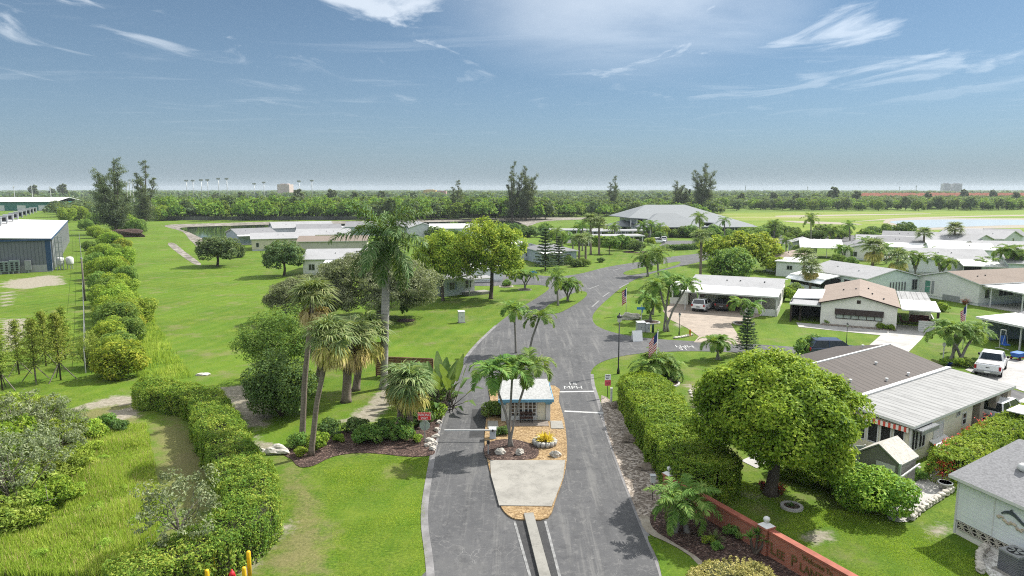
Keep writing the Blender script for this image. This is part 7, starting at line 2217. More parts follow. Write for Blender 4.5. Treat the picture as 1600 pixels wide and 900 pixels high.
# air conditioner at the white home
b = P(1584, 896)
r = thing('air_conditioner', 'grey louvred air conditioner on the pebble bed', 'air conditioner', (b.x, b.y, 0), -1.27)
mb = MB()
for k in range(11): mb.box(-.42, .42, -.42, .42, .1 + k * .075, .1 + k * .075 + .055)
mb.box(-.39, .39, -.39, .39, .08, .92); mb.build('housing', C_('condenser_grey', (.15, .155, .165), rough=.5), r)
mb = MB(); mb.box(-.44, .44, -.44, .44, .925, 1.0); t_ = mb.build('top', C_('condenser_top', (.24, .245, .25), rough=.5), r)
mb = MB(); mb.tube([(0, 0, .9), (0, 0, 1.006)], .34, 22); mb.build('fan_opening', M['black'], t_)
mb = MB()
for k in range(5): mb.slab((.05 * math.cos(k * 1.257), .05 * math.sin(k * 1.257), 1.012), (.3 * math.cos(k * 1.257), .3 * math.sin(k * 1.257), 1.012), (.3 * math.cos(k * 1.257 + .7), .3 * math.sin(k * 1.257 + .7), 1.02), (.05 * math.cos(k * 1.257 + .7), .05 * math.sin(k * 1.257 + .7), 1.02), .004)
mb.build('fan', M['galv'], t_)
mb = MB(); mb.box(-.55, .55, -.55, .55, 0.02, .079); mb.build('base_pad', M['concrete'], r)
# stacked stone edging
def stone_row(label, line, n, sz, seed, name='stone_edging', mat='rock', layers=1):
    rr = random.Random(seed); l = smooth_poly(W(line), 8, False)
    r = thing(name, label, 'edging', (l[0].x, l[0].y, 0))
    for k in range(n):
        f = (len(l) - 1) * k / (n - 1); i = min(int(f), len(l) - 2); p = l[i].lerp(l[i + 1], f - i) - l[0]; d = (l[i + 1] - l[i]); a = math.atan2(d.y, d.x)
        for q in range(layers):
            mb = MB(); mb.X = Matrix.Translation((p.x, p.y, q * sz * .42)) @ Matrix.Rotation(a + rr.uniform(-.2, .2), 4, 'Z')
            mb.blob((0, 0, sz * .25), (sz * .62, sz * .5, sz * .3), seed + k + q, .2, 2); mb.build('stone', M[mat], r)
    return r
stone_row('curved row of stacked stones round the pebble bed', [(1532, 895), (1530, 872), (1546, 856), (1568, 852)], 15, .34, 2, layers=2)
stone_row('row of stepped edging stones along the white path', [(1424, 812), (1445, 795), (1465, 782), (1486, 768)], 13, .34, 3, layers=2)
stone_row('low stones bordering the corner of the driveway lawn', [(1055, 529), (1068, 527), (1080, 524)], 9, .4, 6)
stone_row('white edging stones curving behind the laurel hedge', [(1078, 612), (1086, 630), (1096, 650), (1112, 668)], 12, .3, 7)
# white railing and chairs under the ficus
b = P(1300, 740)
r = thing('railing', 'white picket railing beside the screened porch steps', 'railing', (b.x, b.y, 0), -.35)
mb = MB(); mb.box(0, 2.6, -.03, .03, .95, 1.0); mb.box(0, 2.6, -.03, .03, .12, .17); mb.build('rail', M['white'], r)
mb = MB()
for k in range(18): mb.box(.06 + k * .145, .09 + k * .145, -.015, .015, .17, .95)
mb.build('balusters', M['white'], r)
for x in (0, 2.6): mb = MB(); mb.box(x - .05, x + .05, -.05, .05, 0, 1.1); mb.build('post', M['white'], r)
b = P(1312, 733)
r = thing('garden_chair', 'red garden chair behind the white railing', 'chair', (b.x, b.y, 0), .4)
mb = MB(); mb.box(-.25, .25, -.25, .25, .4, .45); mb.build('seat', M['redp'], r); mb = MB(); mb.slab((-.25, .2, .46), (.25, .2, .46), (.25, .38, .95), (-.25, .38, .95), .04); mb.build('backrest', M['redp'], r)
for x in (-.22, .22):
    for y in (-.22, .22): mb = MB(); mb.box(x - .02, x + .02, y - .02, y + .02, 0, .398); mb.build('leg', M['white'], r)
r = thing('privacy_panel', 'grey green panel standing at the porch corner', 'panel', P(1338, 735), -.3)
mb = MB(); mb.box(-.35, .35, -.02, .02, .5, 1.5); mb.build('panel', M['signback'], r)
for x in (-.35, .35): mb = MB(); mb.box(x - .03, x + .03, -.03, .03, 0, 1.6); mb.build('post', M['white'], r)

# timber fence behind the royal palm
a, c = P(588, 588).to_2d(), P(676, 592).to_2d(); d_ = c - a
r = thing('timber_fence', 'brown horizontal board fence behind the royal palm base', 'fence', (a.x, a.y, 0), math.atan2(d_.y, d_.x))
mb = MB()
for k in range(9): mb.box(0, d_.length, -.02, .02, .1 + k * .18, .26 + k * .18)
mb.build('boards', M['fencew'], r)
mb = MB(); mb.box(-.03, d_.length + .03, -.06, .06, 1.73, 1.79); mb.build('top_rail', M['fencew'], r)
for k in range(4): x = d_.length * k / 3; mb = MB(); mb.box(x - .06, x + .06, .025, .13, 0, 1.72); mb.build('post', M['fencew'], r)
# wire fence by the hedgerow, chain fence beyond the pond
def wire_fence(label, line, hh, step, name='wire_fence', pr=.05, mesh=None):
    l = W(line); r = thing(name, label, 'fence', (l[0].x, l[0].y, 0)); o = l[0]
    mb = MB()
    for a, c in zip(l[:-1], l[1:]):
        for z in (hh, hh * .55, .12): mb.bar((*(a - o), z), (*(c - o), z), .025)
    mb.build('wires', M['galv'], r)
    for a, c in zip(l[:-1], l[1:]):
        n = max(1, int((c - a).length / step))
        for k in range(n):
            p = a.lerp(c, k / n) - o; mb = MB(); mb.tube([(p.x, p.y, 0), (p.x, p.y, hh + .08)], pr, 6); mb.build('post', M['galv'], r)
    if mesh:
        mb = MB()
        for a, c in zip(l[:-1], l[1:]):
            a, c = a - o, c - o; n = (c - a).normalized(); n = Vector((-n.y, n.x)) * .02
            mb.prism([tuple(a + n), tuple(c + n), tuple(c - n), tuple(a - n)], .1, hh * .96)
        mb.build('mesh_panel', mesh, r)
    return r
wire_fence('wire fence on thin posts beside the wild hedgerow', [(134, 583), (133, 520), (131, 470), (129, 430), (127, 400), (124, 372)], 1.9, 6)
wire_fence('dark chain fence along the wood edge beyond the pond', [(246, 344.5), (400, 344), (560, 343.5), (700, 341.5), (850, 339.5)], 2.0, 6, 'chain_fence', .08, C_('fence_mesh', (.10, .10, .095), var=.3, scale=.5))
r = thing('utility_pole', 'bare grey pole standing at the wild hedgerow', 'pole', P(133, 470)); mb = MB(); mb.tube([(0, 0, 0), (0, 0, 6.2)], [.14, .1], 8); mb.build('shaft', B['grey'], r, True); mb = MB(); mb.box(-.12, .12, -.12, .12, 6.1, 6.3); mb.build('cap', M['greymetal'], r)

# warehouse equipment
ua_, ub_ = P(-6, 352, 7.3), P(52, 332, 7.3)
for k in range(9):
    p = ua_.lerp(ub_, k / 8)
    r = thing('rooftop_unit', 'grey boxy cooling unit in the row along the warehouse roof', 'air conditioner', (p.x, p.y, 7.25), HW.root.rotation_euler.z, 'rooftop cooling units on the warehouse')
    mb = MB(); mb.box(-1.1, 1.1, -1.4, 1.4, .35, 1.75); mb.build('housing', M['greymetal'], r); mb = MB(); mb.box(-1.2, 1.2, -1.5, 1.5, 1.752, 1.9); mb.build('top', M['galv'], r)
    mb = MB(); mb.box(-.8, .8, -1.43, -1.405, .6, 1.5); mb.build('grille', M['black'], r)
    mb = MB(); mb.box(-1.0, -.8, -1.3, 1.3, 0, .348); mb.box(.8, 1.0, -1.3, 1.3, 0, .348); mb.build('stand', M['galv'], r)
def wall_item(x, y=-.7): return at_house(HW, x, y)
r = thing('meter_bank', 'bank of grey electricity meters against the warehouse end', 'meters', wall_item(37.6), HW.root.rotation_euler.z)
for k, (a, c, z) in enumerate([(-1.9, -.3, 2.4), (-.28, 1.3, 2.6)]):
    mb = MB(); mb.box(a, c, -.3, .1, .5, z); cb = mb.build('meter_cabinet', C_('meter_green_grey', (.20, .25, .235)), r)
    for i in range(2):
        for j in range(4): mb = MB(); x = a + .4 + i * .75; z2 = .8 + j * .42; mb.box(x - .2, x + .2, -.36, -.301, z2 - .13, z2 + .13); mb.build('meter', M['black'], cb)
for x in (-1.7, -.5, .2, 1.1): mb = MB(); mb.box(x - .12, x + .12, -.1, .1, 0, .498); mb.build('leg', M['galv'], r)
r = thing('utility_box', 'single grey box beside the warehouse meter bank', 'utility box', wall_item(40.2), HW.root.rotation_euler.z); mb = MB(); mb.box(-.5, .5, -.2, .3, .6, 2.4); mb.build('housing', M['greymetal'], r); mb = MB(); mb.box(-.1, .1, -.05, .1, 0, .598); mb.build('leg', M['galv'], r)
r = thing('junction_post', 'white post with two small boxes in front of the warehouse wall', 'post', wall_item(33.8, -1.2), HW.root.rotation_euler.z); mb = MB(); mb.box(-.2, .2, -.1, .1, 0, 2.0); mb.build('post', M['white'], r)
for x in (-.5, .45): mb = MB(); mb.box(x - .35, x + .35, -.15, .15, 2.0, 2.5); mb.build('box', M['greymetal' if x < 0 else 'white'], r)
for x, lab in ((45.3, 'left white storage tank at the warehouse corner'), (46.9, 'right white storage tank at the warehouse corner')):
    r = thing('storage_tank', lab, 'tank', wall_item(x, 3.0), 0, 'white tanks at the warehouse corner')
    mb = MB(); mb.lathe([(.3, .8), (.62, .95), (.72, 1.2), (.72, 2.1), (.6, 2.4), (.2, 2.52)], 16); mb.build('tank', M['white'], r, True)
    for q in range(3): a = q * 2.09; mb = MB(); mb.bar((math.cos(a) * .5, math.sin(a) * .5, 0), (math.cos(a) * .5, math.sin(a) * .5, 1.0), .1); mb.build('leg', M['galv'], r)
r = thing('cable_rack', 'galvanised ladder rack up the warehouse corner', 'rack', at_house(HW, 44.7, 1.2), HW.root.rotation_euler.z)
mb = MB()
for x in (0, .55, 1.1): mb.box(x, x + .12, -.06, .06, 0, 6.9)
mb.build('upright', M['galv'], r); mb = MB()
for k in range(7): mb.box(-.05, 1.3, -.1, -.062, .8 + k * .95, .92 + k * .95)
mb.build('rung', M['galv'], r)

# light masts and poles on the skyline
for px, top, d in [(291, 281, 700), (301, 281, 700), (314, 280, 700), (324, 280, 690), (341, 278, 690), (354, 278, 680), (397, 286, 760), (412, 284, 760), (467, 282, 720), (487, 281, 720)]:
    p = at_depth(px, top, d)
    r = thing('light_mast', 'tall pale sports light mast rising above the far wood', 'light mast', (p.x, p.y, 0), 0, 'sports light masts on the skyline')
    mb = MB(); mb.tube([(0, 0, 0), (0, 0, p.z)], [.45, .28], 7); mb.build('mast', M['galv'], r, True); mb = MB(); mb.box(-1.9, 1.9, -.4, .4, p.z - 1.6, p.z); mb.build('lamp_frame', M['greymetal'], r)
for px, top, d, hh in [(197, 283, 560, 0), (202, 283, 565, 0), (207, 284, 570, 0), (21, 290, 760, 0), (49, 290, 780, 0), (78, 291, 800, 0)]:
    p = at_depth(px, top, d); r = thing('utility_pole', 'pale utility pole among the far trees on the left', 'pole', (p.x, p.y, 0), 0, 'pale utility poles in the far left trees'); mb = MB(); mb.tube([(0, 0, 0), (0, 0, p.z)], [.4, .3], 7); mb.build('shaft', M['white'], r); mb = MB(); mb.box(-1.6, 1.6, -.2, .2, p.z - 1.8, p.z - 1.4); mb.build('cross_arm', M['white'], r)
for px, top, d in [(1165, 290, 2000), (1262, 291, 2400), (1406, 291, 2400), (1432, 289, 2000)]:
    p = at_depth(px, top, d); r = thing('radio_mast', 'thin mast just breaking the far right horizon', 'mast', (p.x, p.y, 0), 0, 'thin masts on the horizon'); mb = MB(); mb.tube([(0, 0, 0), (0, 0, p.z)], [1.4, .7], 5); mb.build('shaft', M['galv'], r); mb = MB(); mb.box(-1.5, 1.5, -1, 1, p.z * .8, p.z * .87); mb.build('platform', M['galv'], r)

# vehicles --------------------------------------------------------------
def wheel(r, x, y, R, w, side):
    mb = MB(); mb.tube([(x, y - w / 2, R), (x, y + w / 2, R)], R, 18); t_ = mb.build('wheel', M['tyre'], r)
    mb = MB(); mb.tube([(x, y + side * (w / 2 - .01), R), (x, y + side * (w / 2 + .012), R)], [R * .66, R * .6], 14); mb.build('rim', M['rim'], t_)
def loft(name, stations, mat, r, smooth=True, par=None):
    "stations: (x, half width, z bottom, z top, round)"
    mb = MB(); rings = []
    for x, hw, z0, z1, c in stations:
        c = min(c, (z1 - z0) * .45, hw * .4)
        rings.append([(x, -hw + c * .5, z0), (x, -hw, z0 + c), (x, -hw, z1 - c), (x, -hw + c, z1), (x, hw - c, z1), (x, hw, z1 - c), (x, hw, z0 + c), (x, hw - c * .5, z0)])
    n = 8
    vs = [p for q in rings for p in q]
    fs = [(i * n + k, i * n + (k + 1) % n, (i + 1) * n + (k + 1) % n, (i + 1) * n + k) for i in range(len(rings) - 1) for k in range(n)]
    fs += [tuple(range(n)), tuple((len(rings) - 1) * n + k for k in range(n - 1, -1, -1))]
    mb.mesh(vs, [tuple(reversed(f)) for f in fs])
    o = mb.build(name, mat, par or r)
    return o
def cabin(r, x0, x1, x2, x3, zb, zt, hw, hwt, paint, roofp):
    "greenhouse: rear base x0, rear roof x1, front roof x2, front base x3 (front is +x)"
    mb = MB()
    b_ = [(x0, -hw, zb), (x3, -hw, zb), (x3, hw, zb), (x0, hw, zb)]; t_ = [(x1, -hwt, zt - .05), (x2, -hwt, zt - .05), (x2, hwt, zt - .05), (x1, hwt, zt - .05)]
    mb.mesh(b_ + t_, [(0, 1, 5, 4), (1, 2, 6, 5), (2, 3, 7, 6), (3, 0, 4, 7)]); mb.build('windows', M['glass'], r)
    mb = MB(); mb.mesh([(x1 - .04, -hwt - .02, zt - .05), (x2 + .04, -hwt - .02, zt - .05), (x2 + .04, hwt + .02, zt - .05), (x1 - .04, hwt + .02, zt - .05), (x1 + .1, -hwt + .1, zt + .02), (x2 - .12, -hwt + .1, zt + .02), (x2 - .12, hwt - .1, zt + .02), (x1 + .1, hwt - .1, zt + .02)], [(3, 2, 1, 0), (4, 5, 6, 7), (0, 1, 5, 4), (1, 2, 6, 5), (2, 3, 7, 6), (3, 0, 4, 7)]); mb.build('roof', roofp, r)
    for s_ in (-1, 1):
        mb = MB()
        mb.bar((x0, s_ * hw, zb), (x1, s_ * hwt, zt - .04), .09); mb.bar((x3, s_ * hw, zb), (x2, s_ * hwt, zt - .04), .07)
        xm = x1 + (x2 - x1) * .48; mb.bar((xm + .05, s_ * hw, zb), (xm, s_ * hwt, zt - .04), .07)
        mb.build('pillar', paint, r)
def suv(px, rz, label, paint, rear='tail'):
    r = thing('parked_car', label, 'car', P(*px), rz)
    loft('body', [(-2.25, .82, .42, .95, .12), (-2.2, .90, .32, 1.08, .14), (-1.6, .94, .26, 1.10, .14), (0, .95, .24, 1.08, .14), (1.1, .95, .26, 1.04, .14), (1.9, .92, .28, .98, .16), (2.3, .84, .34, .86, .16), (2.36, .74, .40, .76, .12)], paint, r)
    cabin(r, -2.1, -1.75, .35, 1.15, 1.06, 1.66, .86, .68, paint, paint)
    for x in (-1.4, 1.42):
        for s_ in (-1, 1): wheel(r, x, s_ * .84, .36, .24, s_)
    for s_ in (-1, 1):
        mb = MB(); mb.box(-2.29, -2.2, s_ * .78 - .1, s_ * .78 + .1, .78, 1.04); mb.build('tail_light', M['tail'], r)
        mb = MB(); mb.box(2.28, 2.37, s_ * .66 - .14, s_ * .66 + .14, .66, .78); mb.build('headlight', M['lamp_glass'], r)
        mb = MB(); mb.box(.75, .95, s_ * 1.0 - .08, s_ * 1.0 + .08, 1.06, 1.2); mb.build('mirror', paint, r)
    mb = MB(); mb.box(-2.31, -2.2, -.8, .8, .34, .5); mb.build('bumper', M['darkmetal'], r)
    mb = MB(); mb.box(-2.29, -2.24, -.25, .25, .66, .8); mb.build('number_plate', M['greymetal'], r)
    return r
rzC = math.atan2(.905, .425)
suv((1098, 484), rzC - .12, 'white estate car parked half under the white carport', M['carwhite'])
suv((1133, 483), rzC - .1, 'black car deep in the shade of the white carport', M['carblack'])
suv((1562, 655), .6, 'white car under the weathered roof between brick posts', M['carwhite'])
r = suv((1303, 560), -.1, 'dark blue van roof showing over the long dark roof', M['carblue']); r.scale = (1.1, 1, 1.15)
# pickup
r = thing('pickup_truck', 'white pickup with grey bed cover on the paver driveway', 'pickup', P(1548, 580), .86)
pw = M['carwhite']
loft('body', [(-2.8, .90, .55, 1.12, .08), (-2.75, .97, .5, 1.16, .08), (-.7, .97, .46, 1.16, .08), (.9, .97, .44, 1.12, .1), (2.2, .96, .46, 1.08, .14), (2.65, .92, .5, 1.0, .14), (2.72, .84, .56, .9, .1)], pw, r)
cabin(r, -.75, -.6, .75, 1.35, 1.14, 1.82, .88, .72, pw, pw)
mb = MB(); mb.box(-2.72, -.8, -.86, .86, 1.165, 1.21); mb.build('bed_cover', C_('bed_cover_grey', (.33, .325, .32), rough=.6), r)
mb = MB(); mb.box(-2.83, -2.79, -.74, .74, .66, 1.1); tg = mb.build('tailgate', pw, r)
mb = MB(); mb.box(-2.85, -2.831, -.14, .14, .86, .93); mb.build('tailgate_handle', M['darkmetal'], tg)
mb = MB(); mb.box(-2.98, -2.8, -.95, .95, .46, .62); mb.build('bumper', M['galv'], r)
mb = MB(); mb.box(-3.0, -2.981, -.22, .22, .49, .59); mb.build('number_plate', M['signwhite'], r)
for x in (-1.75, 1.75):
    for s_ in (-1, 1): wheel(r, x, s_ * .86, .39, .26, s_)
for s_ in (-1, 1):
    mb = MB(); mb.box(-2.84, -2.76, s_ * .88 - .08, s_ * .88 + .08, .72, 1.05); mb.build('tail_light', M['tail'], r)
    mb = MB(); mb.box(2.66, 2.75, s_ * .7 - .15, s_ * .7 + .15, .74, .9); mb.build('headlight', M['lamp_glass'], r)
    mb = MB(); mb.box(.95, 1.15, s_ * 1.06 - .1, s_ * 1.06 + .1, 1.16, 1.36); mb.build('mirror', M['black'], r)
    mb = MB(); mb.box(-.2, -.14, s_ * .975 - .006, s_ * .975 + .006, .6, 1.14); mb.box(.8, .84, s_ * .975 - .006, s_ * .975 + .006, .6, 1.12); mb.build('door_seam', M['darkmetal'], r)
# golf cart
r = thing('golf_cart', 'white golf cart with flat white roof at the right edge by the red hedge', 'golf cart', P(1596, 683), .6)
mb = MB(); mb.mesh([(-1.1, -.58, .3), (1.15, -.55, .3), (1.15, .55, .3), (-1.1, .58, .3), (-1.15, -.58, .75), (1.1, -.45, .85), (1.1, .45, .85), (-1.15, .58, .75)], [(3, 2, 1, 0), (0, 1, 5, 4), (1, 2, 6, 5), (2, 3, 7, 6), (3, 0, 4, 7), (4, 5, 6, 7)]); mb.build('body', pw, r)
mb = MB(); mb.box(-.5, .1, -.5, .5, .76, .95); mb.box(-.62, -.5, -.5, .5, .8, 1.35); mb.build('seat', C_('seat_cream', (.42, .40, .36)), r)
for x in (-1.0, .75):
    for s_ in (-1, 1): mb = MB(); mb.bar((x, s_ * .5, .7), (x * .85, s_ * .5, 1.82), .04); mb.build('post', M['darkmetal'], r)
mb = MB(); mb.box(-1.15, .9, -.62, .62, 1.82, 1.88); mb.build('canopy', M['white'], r)
for x in (-.75, .8):
    for s_ in (-1, 1): wheel(r, x, s_ * .5, .23, .18, s_)
# things under the tan home's carport and the right edge carport
p = at_house(HD, 10.6, 5.2); r = thing('garden_sofa', 'dark red garden sofa under the tan home carport', 'sofa', p, HD.root.rotation_euler.z)
red_ = C_('sofa_red', (.09, .025, .022), rough=.7)
mb = MB(); mb.box(-1.0, 1.0, -.35, .3, .28, .5); mb.build('seat', red_, r); mb = MB(); mb.box(-1.0, 1.0, .3, .45, .28, 1.05); mb.build('backrest', red_, r)
for s_ in (-1.08, 1.0): mb = MB(); mb.box(s_, s_ + .1, -.35, .4, .0, .7); mb.build('arm', red_, r)
p = at_house(HD, 9.0, 4.0); r = thing('garden_chair', 'dark red reclining chair left of the garden sofa', 'chair', p, HD.root.rotation_euler.z + 1.2)
mb = MB(); mb.box(-.3, .3, -.3, .3, .35, .45); mb.build('seat', red_, r); mb = MB(); mb.slab((-.3, .3, .45), (.3, .3, .45), (.3, .62, 1.15), (-.3, .62, 1.15), .06); mb.build('backrest', red_, r)
for x in (-.27, .27):
    for y in (-.27, .27): mb = MB(); mb.box(x - .025, x + .025, y - .025, y + .025, 0, .348); mb.build('leg', M['darkmetal'], r)
r = thing('hand_cart', 'blue tub hand cart with red frame by the blue grey carport', 'cart', P(1590, 562), .5)
mb = MB(); mb.mesh([(-.5, -.3, .3), (.5, -.3, .3), (.5, .3, .3), (-.5, .3, .3), (-.65, -.42, .72), (.65, -.42, .72), (.65, .42, .72), (-.65, .42, .72)], [(3, 2, 1, 0), (0, 1, 5, 4), (1, 2, 6, 5), (2, 3, 7, 6), (3, 0, 4, 7), (4, 5, 6, 7)]); mb.build('tub', C_('tub_blue', (.03, .12, .42)), r)
mb = MB(); mb.bar((-.7, -.3, .2), (1.1, -.3, .3), .06); mb.bar((-.7, .3, .2), (1.1, .3, .3), .06); mb.build('frame', M['redp'], r)
for s_ in (-.36, .36): mb = MB(); mb.tube([(-.4, s_ - .04, .18), (-.4, s_ + .04, .18)], .18, 12); mb.build('wheel', M['tyre'], r)
r = thing('hanging_chair', 'blue hanging chair on a white stand under the right edge carport', 'chair', P(1571, 546), .2)
mb = MB(); mb.slab((-.35, -.2, .5), (.35, -.2, .5), (.35, .3, .55), (-.35, .3, .55), .08); mb.slab((-.35, .26, .55), (.35, .26, .55), (.3, .42, 1.35), (-.3, .42, 1.35), .08); mb.build('seat', C_('hammock_blue', (.025, .10, .38)), r)
mb = MB(); mb.bar((0, .7, 0), (0, .7, 1.9), .06); mb.bar((0, .7, 1.9), (0, .1, 1.95), .06); mb.bar((-.5, .7, .03), (.5, .7, .03), .06); mb.bar((0, .7, .03), (0, -.4, .03), .06); mb.build('stand', M['white'], r)
mb = MB(); mb.bar((-.33, .1, .55), (0, .12, 1.93), .02); mb.bar((.33, .1, .55), (0, .12, 1.93), .02); mb.build('rope', M['white'], r)
pot((1428, 452), .35, .5, 'red flower pot at the corner of the pale mint home', M['terracotta'], F['red'], seed=5)
pot((1508, 476), .4, .4, 'red flower pot on the big white patio', M['terracotta'], F['red'], seed=6)
pot((1483, 572), .22, .3, 'dark blue pot at the foot of the wide palm cluster', M['bluebin'])
# fire hydrant on the driveway lawn
r = thing('fire_hydrant', 'small orange hydrant at the driveway lawn tip', 'hydrant', P(1078, 525), 0)
om = C_('hydrant_orange', (.55, .20, .02)); mb = MB(); mb.lathe([(.14, 0), (.1, .05), (.1, .5), (.13, .52)], 12); mb.build('barrel', om, r, True); mb = MB(); mb.lathe([(.12, .52), (.1, .65), (.03, .75), (.01, .78)], 12); mb.build('bonnet', om, r, True)
# parked cars by the clubhouse
for x, y, rz, lab in [(1028, 380, .2, 'white car at the far hedge by the clubhouse parking'), (1036, 377, 1.5, 'white car behind the first one in the clubhouse parking')]:
    suv((x, y), rz, lab, M['carwhite'])
r = suv((1386, 406), .9, 'pale car beside the sabal palm with the yellow skirt', M['carwhite'])
# ------------------------------------------------------------------ camera, sun, sky
cam = bpy.data.cameras.new('camera')
cam.sensor_width = 36
cam.lens = FOC / 1600 * 36
cam.clip_start, cam.clip_end = .5, 20000
co = bpy.data.objects.new('camera', cam)
COL.objects.link(co)
co.location = (0, 0, HC)
co.rotation_euler = (PI / 2 - PITCH, 0, 0)
scene.camera = co

SUN_EL, SUN_AZ = math.radians(45), math.radians(56)      # azimuth clockwise from +Y
sl = bpy.data.lights.new('sun', 'SUN')
sl.energy = 3.4
sl.angle = math.radians(.53)
sl.color = (1, .965, .90)
so = bpy.data.objects.new('sun', sl)
COL.objects.link(so)
sd = Vector((math.sin(SUN_AZ) * math.cos(SUN_EL), math.cos(SUN_AZ) * math.cos(SUN_EL), math.sin(SUN_EL)))
so.rotation_euler = (-sd).to_track_quat('-Z', 'Y').to_euler()
so.location = (30, 20, 60)

w = bpy.data.worlds.new('World')
scene.world = w
w.use_nodes = True
nt = w.node_tree
nd = lambda t, **k: [setattr(x := nt.nodes.new(t), a, b) for a, b in k.items()] and x or nt.nodes.new(t)
bg = nt.nodes['Background']
sky = nt.nodes.new('ShaderNodeTexSky')
sky.sky_type = 'NISHITA'
sky.sun_disc = False
sky.sun_elevation = SUN_EL
sky.sun_rotation = SUN_AZ
sky.altitude = 20
sky.air_density, sky.dust_density, sky.ozone_density = .62, .25, 3.2
bg.inputs[1].default_value = .05
tc = nt.nodes.new('ShaderNodeTexCoord')
sep = nt.nodes.new('ShaderNodeSeparateXYZ')
nt.links.new(tc.outputs['Generated'], sep.inputs[0])
def mth(op, a, b=0.0, clamp=False):
    x = nt.nodes.new('ShaderNodeMath'); x.operation = op; x.use_clamp = clamp
    for sck, v in ((x.inputs[0], a), (x.inputs[1], b)):
        if isinstance(v, (int, float)): sck.default_value = v
        else: nt.links.new(v, sck)
    return x.outputs[0]
zc = mth('MAXIMUM', sep.outputs[2], .012)
u, v_ = mth('DIVIDE', sep.outputs[0], zc), mth('DIVIDE', sep.outputs[1], zc)
def cloud(sx, sy, ox, oy, scale, lo, hi, det=6, dist=.4, rough=.6, add=None):
    cb = nt.nodes.new('ShaderNodeCombineXYZ')
    nt.links.new(mth('ADD', mth('MULTIPLY', u, sx), ox), cb.inputs[0])
    nt.links.new(mth('ADD', mth('MULTIPLY', v_, sy), oy), cb.inputs[1])
    nz = nt.nodes.new('ShaderNodeTexNoise')
    nz.inputs['Scale'].default_value = scale
    nz.inputs['Detail'].default_value = det
    nz.inputs['Roughness'].default_value = rough
    nz.inputs['Distortion'].default_value = dist
    nt.links.new(cb.outputs[0], nz.inputs['Vector'])
    mr = nt.nodes.new('ShaderNodeMapRange'); mr.interpolation_type = 'SMOOTHSTEP'
    mr.inputs[1].default_value, mr.inputs[2].default_value = lo, hi
    nt.links.new(nz.outputs['Fac'] if add is None else mth('ADD', nz.outputs['Fac'], add), mr.inputs[0])
    return mr.outputs[0]
yc = mth('MAXIMUM', sep.outputs[1], .05)
ta, te = mth('DIVIDE', sep.outputs[0], yc), mth('DIVIDE', sep.outputs[2], yc)      # bearing and height of a sky direction
def bank(a0, e0, ra, re):
    "an elliptical region of the sky where cloud gathers"
    p = mth('POWER', mth('ABSOLUTE', mth('DIVIDE', mth('SUBTRACT', ta, a0), ra)), 2.0)
    q = mth('POWER', mth('ABSOLUTE', mth('DIVIDE', mth('SUBTRACT', te, e0), re)), 2.0)
    return mth('SUBTRACT', 1.0, mth('ADD', p, q), True)
B1, B2, B3 = bank(.16, .27, .30, .13), bank(.56, .185, .34, .10), bank(-.17, .27, .16, .05)
CL1 = cloud(1.25, .62, 2.2, .9, 1.0, .56, .70, 8, .9, .58, mth('ADD', mth('MULTIPLY', B2, .10), mth('MULTIPLY', B3, .06)))
CL2 = mth('MULTIPLY', B1, mth('ADD', mth('MULTIPLY', cloud(.30, .42, 7.9, 2.2, 1.0, .38, .62, 6, .5, .58), .75), .35))
CL3 = cloud(.55, 1.3, 1.3, 5.2, 1.0, .54, .74, 7, .6, .6)
OV = cloud(1.0, 1.0, 4.4, 3.1, .9, .36, .60, 6, .5, .6)       # unseen cloud deck overhead, added to brighten the shade; thins toward the horizon
OVER_FILL = mth('MULTIPLY', mth('MULTIPLY', mth('SUBTRACT', sep.outputs[2], .26), 4.0, True), mth('ADD', mth('MULTIPLY', OV, .55), .35))
fade = mth('MULTIPLY', mth('SUBTRACT', sep.outputs[2], .085), 8.0, True)
mxc = nt.nodes.new('ShaderNodeMix'); mxc.data_type = 'RGBA'
wb = nt.nodes.new('ShaderNodeMix'); wb.data_type = 'RGBA'; wb.blend_type = 'MULTIPLY'   # the camera's white balance
wb.inputs[0].default_value = 1.0
wb.inputs[7].default_value = (.74, .91, .89, 1)
nt.links.new(sky.outputs[0], wb.inputs[6])
nt.links.new(wb.outputs[2], mxc.inputs[6])
mxc.inputs[7].default_value = (17.5, 17.8, 18.0, 1)
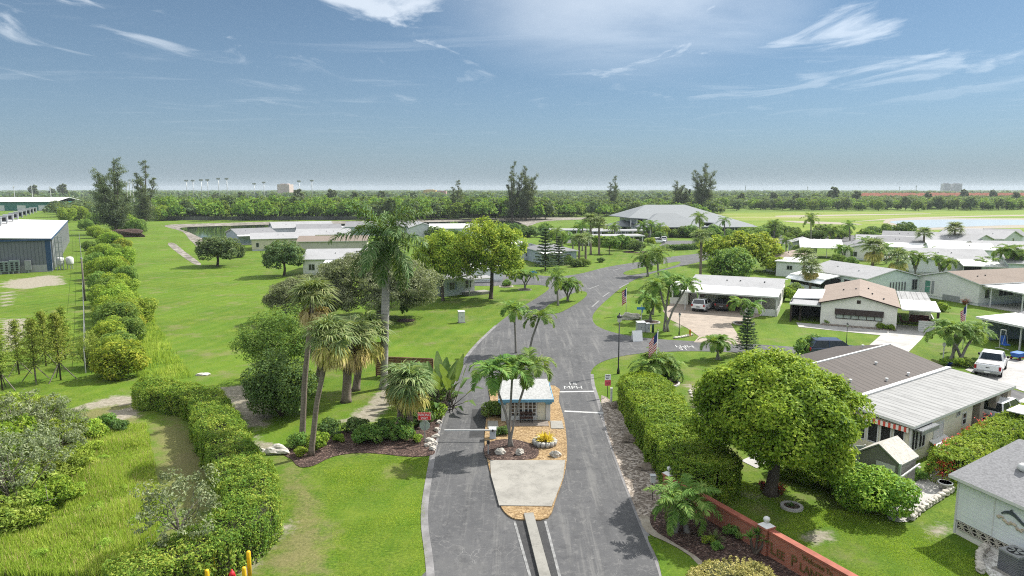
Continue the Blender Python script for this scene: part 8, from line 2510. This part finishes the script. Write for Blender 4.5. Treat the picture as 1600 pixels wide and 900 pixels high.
nt.links.new(mth('ADD', mth('MULTIPLY', mth('MAXIMUM', mth('MULTIPLY', CL1, .38), mth('MULTIPLY', CL2, .27)), fade, True), mth('MAXIMUM', mth('MULTIPLY', CL3, .08), OVER_FILL), True), mxc.inputs[0])
# thin high haze: the slant path through it grows toward the horizon
veil = mth('SUBTRACT', 1.0, mth('POWER', 2.718, mth('DIVIDE', -.085, mth('MAXIMUM', sep.outputs[2], .02))))
mxv = nt.nodes.new('ShaderNodeMix'); mxv.data_type = 'RGBA'
nt.links.new(mth('MULTIPLY', veil, .93), mxv.inputs[0])
nt.links.new(mxc.outputs[2], mxv.inputs[6])
mxv.inputs[7].default_value = (2.45, 3.1, 3.6, 1)
nt.links.new(mxv.outputs[2], bg.inputs[0])

vs = scene.view_settings
vs.view_transform = 'Standard'
vs.look = 'None'
vs.exposure = 1.28
vs.gamma = 1
vs.use_curve_mapping = False
scene.cycles.use_denoising = False
scene.cycles.filter_width = 1.1
scene.cycles.sample_clamp_indirect = 4.0
scene.cycles.denoiser = 'OPENIMAGEDENOISE'
scene.cycles.max_bounces = 10
scene.cycles.diffuse_bounces = 6
scene.cycles.transmission_bounces = 6
scene.cycles.transparent_max_bounces = 8
scene.cycles.caustics_reflective = False
scene.cycles.caustics_refractive = False
scene.render.use_persistent_data = False
# the humid air over the flat land
mb = MB()
mb.box(-7000, 7000, -200, 7200, -1.0, 47)
hz = mb.build('haze', None)
hz.data.materials.clear()
hm = bpy.data.materials.new('haze_air'); hm.use_nodes = True
hn = hm.node_tree
for n_ in list(hn.nodes):
    if n_.type != 'OUTPUT_MATERIAL': hn.nodes.remove(n_)
pv = hn.nodes.new('ShaderNodeVolumePrincipled')
pv.inputs['Color'].default_value = (.80, .88, .95, 1)
pv.inputs['Density'].default_value = .00010
pv.inputs['Anisotropy'].default_value = .1
hn.links.new(pv.outputs[0], [n_ for n_ in hn.nodes if n_.type == 'OUTPUT_MATERIAL'][0].inputs['Volume'])
hz.data.materials.append(hm)
tag(hz, kind='stuff')
scene.cycles.volume_bounces = 0
